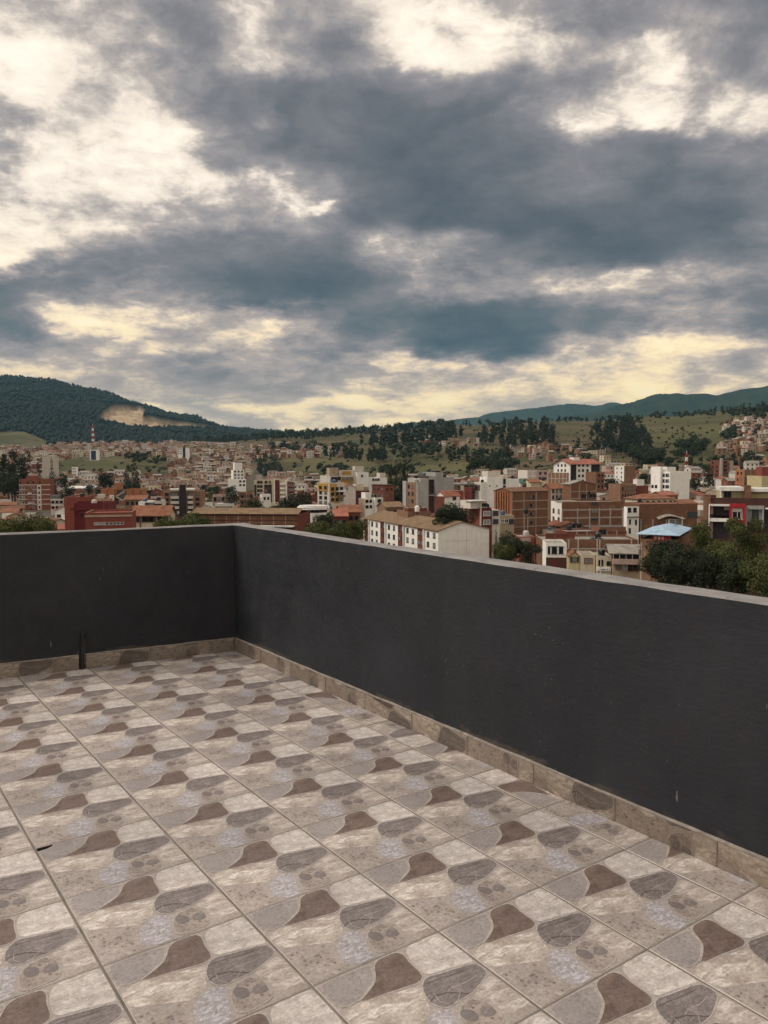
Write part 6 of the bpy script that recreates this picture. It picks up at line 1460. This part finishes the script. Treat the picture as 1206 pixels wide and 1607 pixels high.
print('clutter', roof_clutter())

# ------------------------------------------------------------------ hillside neighbourhoods
def house_variants():
    V = []; rng = random.Random(8)
    wl = ['brickt', 'brick', 'pink', 'white2', 'brickt', 'cream', 'brickr', 'tan', 'pink', 'white2', 'brick', 'conc']
    rf = ['fib', 'tile', 'slab', 'slab', 'slab', 'rust', 'slab', 'tile', 'fib', 'slab']
    for i in range(26):
        w, d, h = rng.uniform(5.5, 9), rng.uniform(6, 9), rng.choice([3.2, 5.6, 5.8, 6, 8.3]); mb = MB(); wm = wl[i % len(wl)]; r_ = rf[(i * 7) % len(rf)]
        mb.box(-w / 2, -d / 2, -4, w / 2, d / 2, h, 0, 1)
        if i % 3 == 0:
            e = .3; mb.quad([(-w / 2 - e, -d / 2 - e, h - .1), (w / 2 + e, -d / 2 - e, h - .1), (w / 2 + e, 0, h + 1.3), (-w / 2 - e, 0, h + 1.3)], 1); mb.quad([(w / 2 + e, d / 2 + e, h - .1), (-w / 2 - e, d / 2 + e, h - .1), (-w / 2 - e, 0, h + 1.3), (w / 2 + e, 0, h + 1.3)], 1)
            for x in (-w / 2, w / 2): mb.quad([(x, -d / 2, h), (x, d / 2, h), (x, 0, h + 1.3)], 0)
        elif i % 3 == 1: mb.box(-w * .3, -d * .1, h, w * .15, d * .4, h + 2.1, 0, 1)
        for k in range(int(h / 2.6)):
            z = 1.0 + 2.65 * k
            for q in range(2 + i % 2):
                x = -w / 2 + w * (q + .5) / (2 + i % 2); mb.quad([(x - .55, -d / 2 - .03, z), (x + .55, -d / 2 - .03, z), (x + .55, -d / 2 - .03, z + 1.2), (x - .55, -d / 2 - .03, z + 1.2)], 2)
            for sx in (-1, 1):
                y = 0.0; pts = [(sx * (w / 2 + .03), y - .5, z), (sx * (w / 2 + .03), y + .5, z), (sx * (w / 2 + .03), y + .5, z + 1.2), (sx * (w / 2 + .03), y - .5, z + 1.2)]; mb.quad(pts if sx > 0 else pts[::-1], 2)
        V.append((mb, wm, r_, h, {3.2: 'low', 8.3: 'three-storey'}.get(h, 'two-storey') + ' ' + {'brickt': 'tan brick', 'brick': 'brown brick', 'pink': 'pink', 'white2': 'off-white', 'cream': 'cream', 'brickr': 'red brick', 'tan': 'tan', 'conc': 'concrete'}[wm] + (' house with pitched roof' if i % 3 == 0 else ' house with roof hut' if i % 3 == 1 else ' flat-roofed house')))
    return V
def inside(px, py, poly):
    c = False; n = len(poly)
    for i in range(n):
        (x0, y0), (x1, y1) = poly[i], poly[(i + 1) % n]
        if (y0 > py) != (y1 > py) and px < (x1 - x0) * (py - y0) / (y1 - y0) + x0: c = not c
    return c
HOODS = [   # polygon in photograph rows, spacing (m along, m up-slope), label
 ([(-15, 702), (60, 704), (100, 698), (240, 696), (380, 699), (400, 716), (396, 742), (380, 760), (330, 772), (278, 760), (268, 742), (262, 716), (140, 717), (60, 726), (-15, 732)], (8.0, 26), 'in the dense terraces under the wooded mountain'),
 ([(-15, 728), (60, 728), (100, 748), (260, 748), (275, 762), (380, 764), (380, 782), (-15, 782)], (9, 24), 'on the lower left slope below the meadow'),
 ([(396, 700), (470, 698), (552, 713), (552, 719), (436, 719), (396, 722)], (8.0, 24), 'in the strip above the middle meadow'),
 ([(425, 746), (520, 752), (560, 762), (560, 782), (425, 782)], (9, 22), 'in the crowded quarter below the middle meadow'),
 ([(640, 688), (700, 690), (760, 692), (760, 704), (650, 704)], (17, 40), 'on the ridge slope between the woods'),
 ([(795, 700), (870, 702), (960, 708), (960, 728), (860, 726), (800, 716)], (17, 34), 'among trees above the red-roofed white building'),
 ([(1135, 662), (1206, 656), (1222, 700), (1222, 738), (1160, 735), (1130, 715)], (12, 32), 'on the right-hand slope near the dirt road'),
 ([(950, 738), (1110, 742), (1110, 762), (950, 765)], (11, 26), 'at the foot of the right-hand hill'),
 ([(640, 756), (760, 752), (900, 752), (900, 772), (640, 778)], (12, 24), 'at the edge of the town below the fields'),
 ([(1100, 745), (1222, 742), (1222, 775), (1100, 775)], (11, 24), 'behind the modern red-framed building'),
]
def hill_houses():
    V = house_variants(); rng = random.Random(12); cand = []
    taken = set()
    for hi, (poly, (sx, sy), lab) in enumerate(HOODS):
        xs = [p[0] for p in poly]; ys = [p[1] for p in poly]
        X0, X1, Y0, Y1 = min(xs), max(xs), min(ys), max(ys)
        # walk the slope in rows at constant distance
        d0 = gp((X0 + X1) / 2, Y1).y; d1 = gp((X0 + X1) / 2, Y0 + .1).y
        D = min(d0, d1) - 60
        while D < max(d0, d1) + 120:
            px = X0 + rng.uniform(0, sx / D * FPX)
            stp = sx / D * FPX
            pxs = np.arange(px, X1, stp) + np.random.RandomState(int(D * 7 + hi)).uniform(-.2, .2, len(np.arange(px, X1, stp))) * stp
            if len(pxs):
                dd = D + np.random.RandomState(int(D * 3 + hi)).uniform(-.35, .35, len(pxs)) * sy
                xx = (pxs - 603) / FPX * dd; zz = terrain_z_n(xx, dd); yy = HZ - (zz - CAM_Z) / dd * FPX
                for a, b, c, pxx, pyy in zip(xx, dd, zz, pxs, yy):
                    if not inside(pxx, pyy, poly): continue
                    if rng.random() < .07: continue
                    if not free(a, b, 4.5, .9): continue
                    key = (int(a // 6), int(b // 9))
                    if key in taken: continue
                    taken.add(key); cand.append((1 / b, a, b, c, hi))
            D += sy
    cand.sort(reverse=True)
    meshes = [mb.mesh('house', [M[w], M[r], GL]) for mb, w, r, h, _ in V]
    for k, (s, x, y, z, hi) in enumerate(cand[:295]):
        vi = rng.randrange(len(V)); o = meshobj('hillside_house', meshes[vi]); o.location = (x, y, z); o.rotation_euler = (0, 0, RAD(rng.choice([8, 14, 20, -8, -14, 98, 104]) + rng.uniform(-4, 4))); o.scale = (1, 1, rng.uniform(.9, 1.15))
        tag(o, V[vi][4] + ' ' + HOODS[hi][2], 'house', 'hillside houses ' + HOODS[hi][2])
    # the rest, too many and too small to pick apart, as one mass
    vs_, fs_, mi = [], [], []; mats = []; mk = {}
    off = 0; Vn = []
    for mb, w, r, h, _ in V:
        ids = []
        for nm in (w, r, 'GLASS'):
            if nm not in mk: mk[nm] = len(mats); mats.append(GL if nm == 'GLASS' else M[nm])
            ids.append(mk[nm])
        Vn.append((np.array(mb.v), mb.f, [ids[q] for q in mb.m]))
    for (s, x, y, z, hi) in cand[295:]:
        v, f, m_ = Vn[rng.randrange(len(Vn))]; a = RAD(rng.choice([8, 14, 20, -8, -14, 98, 104]) + rng.uniform(-4, 4)); c_, s_ = math.cos(a), math.sin(a)
        R = np.array([[c_, s_, 0], [-s_, c_, 0], [0, 0, 1]]); vs_.append(v @ R + np.array([x, y, z])); fs_ += [tuple(i + off for i in q) for q in f]; mi += m_; off += len(v)
    if vs_:
        me = bpy.data.meshes.new('hillside_town'); me.from_pydata(np.concatenate(vs_).tolist(), [], fs_)
        for m_ in mats: me.materials.append(m_)
        me.polygons.foreach_set('material_index', mi); me.update()
        o = meshobj('hillside_town', me); tag(o, 'mass of small brick and white houses far up the hillsides', 'houses', None, 'stuff')
    return len(cand)
print('hill houses', hill_houses())

# ------------------------------------------------------------------ woods on the slopes
STANDS = [  # polygon of the tree bases, number, kind, height range, label
 ([(404, 712), (428, 712), (442, 738), (440, 750), (408, 748), (402, 730)], 46, 'cone', (11, 17), 'dark pine in the stand beside the middle meadow'),
 ([(196, 718), (238, 716), (262, 730), (250, 735), (205, 730)], 34, 'round', (8, 12), 'dark tree in the grove at the upper edge of the left meadow'),
 ([(505, 712), (600, 712), (612, 730), (560, 728), (515, 722)], 70, 'tall', (12, 18), 'dark tree in the belt of wood above the ochre apartments'),
 ([(610, 706), (690, 702), (690, 724), (620, 726)], 80, 'round', (9, 15), 'dark tree in the block of wood on the middle field'),
 ([(500, 742), (520, 738), (545, 738), (555, 748), (505, 750)], 22, 'round', (8, 12), 'dark tree in the grove behind the ochre apartments'),
 ([(596, 742), (640, 738), (650, 752), (600, 756)], 24, 'round', (8, 13), 'dark tree in the low grove left of the grey building'),
 ([(700, 712), (730, 708), (735, 730), (705, 732)], 24, 'tall', (9, 14), 'dark tree in the narrow grove on the field edge'),
 ([(750, 690), (800, 672), (866, 674), (870, 700), (800, 708), (752, 704)], 130, 'tall', (15, 24), 'dark eucalyptus in the big wood on the central ridge'),
 ([(740, 718), (800, 716), (812, 740), (790, 752), (735, 748)], 70, 'round', (9, 15), 'dark tree in the wood above the big white plain building'),
 ([(925, 680), (960, 668), (1005, 676), (1022, 712), (1000, 722), (930, 712)], 150, 'tall', (14, 22), 'dark eucalyptus in the large wood left of the green hill'),
 ([(985, 716), (1030, 716), (1040, 740), (995, 742)], 60, 'round', (10, 15), 'dark tree at the lower end of the large wood'),
 ([(1062, 708), (1100, 698), (1112, 708), (1090, 728), (1062, 730)], 50, 'round', (9, 14), 'dark tree in the grove on the green hill'),
 ([(1128, 690), (1150, 684), (1150, 698), (1130, 700)], 18, 'round', (10, 14), 'dark tree in the small grove beside the dirt road'),
 ([(1140, 655), (1222, 650), (1222, 664), (1150, 664)], 46, 'round', (12, 18), 'dark tree on the crest at the right picture edge'),
 ([(960, 664), (1140, 652), (1140, 658), (960, 670)], 44, 'round', (7, 13), 'dark tree in the row along the green hill crest'),
 ([(560, 690), (700, 680), (740, 686), (700, 698), (570, 704)], 150, 'tall', (13, 20), 'dark tree in the ridge wood left of the central ridge'),
 ([(690, 676), (716, 672), (716, 684), (690, 686)], 14, 'round', (16, 24), 'large dark crown on the skyline left of the lone pine'),
 ([(420, 703), (560, 700), (560, 708), (430, 712)], 60, 'round', (8, 14), 'dark tree above the orange-brick strip of houses'),
 ([(870, 700), (930, 704), (930, 745), (870, 740)], 36, 'round', (6, 10), 'bushy tree among the houses above the red-roofed building'),
 ([(1040, 735), (1206, 726), (1206, 748), (1050, 752)], 60, 'round', (6, 11), 'tree at the foot of the green hill'),
 ([(640, 700), (900, 690), (980, 742), (700, 748)], 70, 'round', (4, 8), 'small bush on the open field slopes'),
 ([(990, 665), (1150, 658), (1120, 735), (1030, 735)], 34, 'round', (4, 8), 'lone small tree on the open green hill'),
 ([(1150, 668), (1222, 662), (1222, 735), (1130, 730)], 46, 'round', (6, 11), 'tree between the houses on the right-hand slope'),
 ([(0, 745), (270, 745), (380, 765), (380, 785), (0, 785)], 60, 'round', (6, 10), 'garden tree on the lower left slope'),
 ([(60, 700), (395, 700), (395, 745), (270, 745)], 40, 'round', (6, 9), 'tree among the dense left hillside terraces'),
 ([(430, 725), (700, 730), (700, 770), (430, 780)], 40, 'round', (5, 9), 'tree at the edge of the fields behind the town centre'),
]
def low_tree(kind, seed):
    v, f, L = crown_arrays(kind, 70, .105 if kind != 'cone' else .08, seed); return v, f
def woods():
    rng = random.Random(31); cand = []
    for si, (poly, n, kind, (h0, h1), lab) in enumerate(STANDS):
        xs = [p[0] for p in poly]; ys = [p[1] for p in poly]; got = tries = 0
        while got < n * .78 and tries < n * 12:
            tries += 1; px, py = rng.uniform(min(xs), max(xs)), rng.uniform(min(ys), max(ys))
            if not inside(px, py, poly): continue
            g = gp(px, py, 420); h = rng.uniform(h0, h1)
            if not free(g.x, g.y, 2.0, .7): continue
            cand.append((h / g.y, g, h, kind, si)); got += 1
    cand.sort(key=lambda c: -c[0])
    for k, (s, g, h, kind, si) in enumerate(cand[:285]):
        tree('hill_tree', STANDS[si][4], g, h, kind, 'fir' if si % 3 else 'pine', 'lo', 50 + k % 5, rng.uniform(.9, 1.25), 'hill trees: ' + STANDS[si][4][:44], rng.uniform(0, 6))
    P = {k: [low_tree(k, 70 + i) for i in range(3)] for k in ('round', 'cone', 'tall')}
    vs_, fs_ = [], []; off = 0
    def put(g, h, kind, wide=1.0):
        nonlocal off
        v, f = rng.choice(P[kind]); vs_.append(v * np.array([h * wide, h * wide, h]) + np.array([g[0], g[1], g[2] - .3])); fs_.append(f + off); off += len(v)
    for (s, g, h, kind, si) in cand[285:]: put(g, h, kind, rng.uniform(.95, 1.3))
    # the tree line along the middle ridge and its wooded brow
    for i in range(480):
        px = rng.uniform(300, 700); D = rng.uniform(1720, 2000); x = (px - 603) / FPX * D; put((x, D, gz(x, D)), rng.choice([9, 11, 12, 13, 14, 15, 19]), rng.choice(['round', 'tall', 'round', 'cone']), rng.uniform(.9, 1.4))
    for i in range(160):
        px = rng.uniform(640, 1210); D = rng.uniform(1560, 1800); x = (px - 603) / FPX * D; put((x, D, gz(x, D)), rng.uniform(6, 14), rng.choice(['round', 'tall']), rng.uniform(.9, 1.4))
    me_bush = None
    wv, wf, wo = vs_, fs_, off; vs_, fs_, off = [], [], 0
    for i in range(1000):
        px, py = rng.uniform(540, 1225), rng.uniform(662, 756)
        if mnoise.noise((px * .03, py * .09, 4.0)) < -.05 and rng.random() < .8: continue
        g = gp(px, py, 430)
        if g.y > 1880 or not free(g.x, g.y, 1.5, .7): continue
        put(g, rng.choice([2, 2.5, 3, 3, 4, 5.5]), 'round', rng.uniform(1.2, 1.9))
    for i in range(300):
        px, py = rng.uniform(-15, 560), rng.uniform(702, 785); g = gp(px, py, 300)
        if free(g.x, g.y, 1.5, .8): put(g, rng.uniform(2.5, 6), 'round', rng.uniform(1.1, 1.7))
    for i in range(420):
        px, D = rng.uniform(-60, 1300), rng.uniform(75, 190); x = (px - 603) / FPX * D; h = rng.uniform(1.2, 3.5); z = gz(x, D)
        if free(x, D, 2.5) and abs(D - 150 + x * .16) > 8: put((x, D, z), h, 'round', rng.uniform(1.2, 1.8))
    mb_ = np_mesh('hillside_bushes', np.concatenate(vs_), np.concatenate(fs_), [LM['scrub']]); ob = meshobj('hillside_bushes', mb_); tag(ob, 'countless small bushes and hedges over the slopes', 'bushes', None, 'stuff')
    vs_, fs_, off = wv, wf, wo
    me = np_mesh('woodland', np.concatenate(vs_), np.concatenate(fs_), [LM['fir']]); o = meshobj('woodland', me); tag(o, 'far dark woodland along the ridges and slopes', 'woods', None, 'stuff')
    # forest on the big mountain: one crown of a few faces per tree
    nr = np.random.RandomState(5); n = 26000
    px = nr.uniform(-70, 640, n); D = 2020 + 1790 * nr.uniform(0, 1, n) ** .8
    ex = 1500; px = np.concatenate([px, nr.uniform(-70, 600, ex)]); D = np.concatenate([D, nr.uniform(3650, 3830, ex)])
    x = (px - 603) / FPX * D; z = terrain_z_n(x, D); py = HZ - (z - CAM_Z) / D * FPX
    keep = (poly_mask(px, py, QUARRY) < .5) & (poly_mask(px, py - 3.5, QUARRY) < .5) & (poly_mask(px, py, FIELDS[1]) < .5); x, D, z = x[keep], D[keep], z[keep]; n = len(x)
    h = nr.uniform(5, 12, n) * nr.choice([1, 1, 1, 1.5], n); r = h * nr.uniform(.30, .5, n); ang = nr.uniform(0, 6.28, n)
    ring = np.array([0, 1.2566, 2.5133, 3.7699, 5.0265])
    V = np.zeros((n, 7, 3)); V[:, 0] = np.stack([x, D, z - 1], 1); V[:, 6] = np.stack([x + nr.uniform(-1, 1, n), D, z + h], 1)
    for k in range(5):
        q = r * nr.uniform(.75, 1.25, n); V[:, 1 + k] = np.stack([x + q * np.cos(ring[k] + ang), D + q * np.sin(ring[k] + ang), z + h * nr.uniform(.35, .6, n)], 1)
    F = []
    for k in range(5): a, b = 1 + k, 1 + (k + 1) % 5; F += [(0, b, a), (6, a, b)]
    F = (np.array(F)[None] + (np.arange(n) * 7)[:, None, None]).reshape(-1, 3)
    me = np_mesh('mountain_forest', V.reshape(-1, 3), F, [LM['mtn']]); o = meshobj('mountain_forest', me); tag(o, 'forest covering the mountain around the pale quarry', 'forest', None, 'stuff')
    return len(cand)
print('hill trees', woods())

# ------------------------------------------------------------------ masts, poles, dirt road
def mast(px, ybase, ytop, label, D=None):
    g = gp(px, ybase) if D is None else Vector(((px - 603) / FPX * D, D, gz((px - 603) / FPX * D, D)))
    H = CAM_Z + (HZ - ytop) / FPX * g.y - g.z
    r = empty('radio_mast', g); tag(r, label, 'mast'); n = 7
    for k in range(n):
        mb = MB(); z0, z1 = H * k / n, H * (k + 1) / n; w0, w1 = .055 * H * (1 - .6 * k / n), .055 * H * (1 - .6 * (k + 1) / n); q = .012 * H
        for sx, sy in ((1, 1), (1, -1), (-1, -1), (-1, 1)): mb.tube((sx * w0, sy * w0, z0), (sx * w1, sy * w1, z1), q, q * .9, 4)
        for (ax, ay), (bx_, by) in (((1, 1), (1, -1)), ((1, -1), (-1, -1)), ((-1, -1), (-1, 1)), ((-1, 1), (1, 1))): mb.tube((ax * w0, ay * w0, z0), (bx_ * w1, by * w1, z1), q * .7, q * .7, 4)
        mb.obj('mast_section', [M['redp'] if k % 2 == 0 else M['white']], r)
    mb = MB(); mb.tube((0, 0, H), (0, 0, H * 1.12), .01 * H, .004 * H, 5); mb.obj('antenna', [M['white']], r)
mast(148.5, 694, 667, 'red and white lattice mast rising from the left hillside town', 1480)
mast(1077, 736, 713, 'red and white lattice mast at the foot of the green hill', 560)
mast(504, 704, 689, 'thin white mast on the wooded ridge', 1700)
def lamp_posts():
    for px, yt, D, lab in ((943.5, 872, 150, 'grey street lamp in front of the shop sign'), (1007, 852, 146, 'bare utility pole at the corner of the brown street house')):
        p = at(px, yt, D); z0 = gz(p.x, p.y); r = empty('utility_pole' if 'utility' in lab else 'street_lamp', (p.x, p.y, z0)); tag(r, lab, 'pole'); h = p.z - z0
        mb = MB(); mb.tube((0, 0, 0), (0, 0, h), .14, .09, 8); mb.obj('pole', [M['concl']], r)
        mb = MB()
        if 'lamp' in lab: mb.tube((0, 0, h), (-.9, 0, h + .25), .05, .05, 6); mb.box(-1.4, -.16, h + .18, -.8, .16, h + .36); mb.obj('lamp_head', [M['white2']], r)
        else: mb.box(-.9, -.06, h - .8, .9, .06, h - .66); mb.tube((-.3, 0, h - 2.2), (-.3, 0, h - 1.2), .22, .22, 8); mb.obj('cross_arm', [M['greyd']], r)
lamp_posts()
def ribbon(name, pts, w, mat, label, lift=.12):
    P = [gp(*p) if len(p) == 2 else Vector(p) for p in pts]; Q = []
    for a, b in zip(P, P[1:]):
        for k in range(10): Q.append(a.lerp(b, k / 10))
    Q.append(P[-1]); mb = MB(); rows = []
    for i, q in enumerate(Q):
        t = (Q[min(i + 1, len(Q) - 1)] - Q[max(i - 1, 0)]); t.z = 0; t.normalize(); s = Vector((-t.y, t.x, 0)) * w / 2
        l, r_ = q + s, q - s; rows.append(((l.x, l.y, gz(l.x, l.y) + lift), (r_.x, r_.y, gz(r_.x, r_.y) + lift)))
    for a, b in zip(rows, rows[1:]): mb.quad([a[1], b[1], b[0], a[0]])
    o = mb.obj(name, [mat]); tag(o, label, None, None, 'structure')
rd = roof_mat('pale_dirt_track', (.36, .30, .23), .12); asp = roof_mat('asphalt', (.055, .053, .05), .15)
ribbon('dirt_road', [(1206, 664), (1188, 671), (1165, 677), (1149, 686), (1152, 692), (1166, 698), (1180, 702)], 6, rd, 'pale dirt road bending over the right-hand slope', .5)
ribbon('street', [(-10, 150, 0), (30, 142, 0), (75, 136, 0), (130, 130, 0)], 9, asp, 'street below the terrace at the right', .06)

# ------------------------------------------------------------------ evening haze in the valley
def haze():
    mb = MB(); mb.box(-11600, -11600, -60, 11600, 11600, 760)
    m = bpy.data.materials.new('haze_air'); m.use_nodes = True; t = NT(m.node_tree); t.n.clear()
    v = t.node('ShaderNodeVolumePrincipled'); v.inputs['Color'].default_value = (.34, .68, .95, 1); v.inputs['Density'].default_value = HAZE; v.inputs['Anisotropy'].default_value = 0.2
    out = t.node('ShaderNodeOutputMaterial'); t.l.new(v.outputs[0], out.inputs['Volume'])
    o = mb.obj('haze', [m]); tag(o, 'thin blue evening haze filling the valley air', 'haze', None, 'stuff')
HAZE = 3.2e-5
haze()
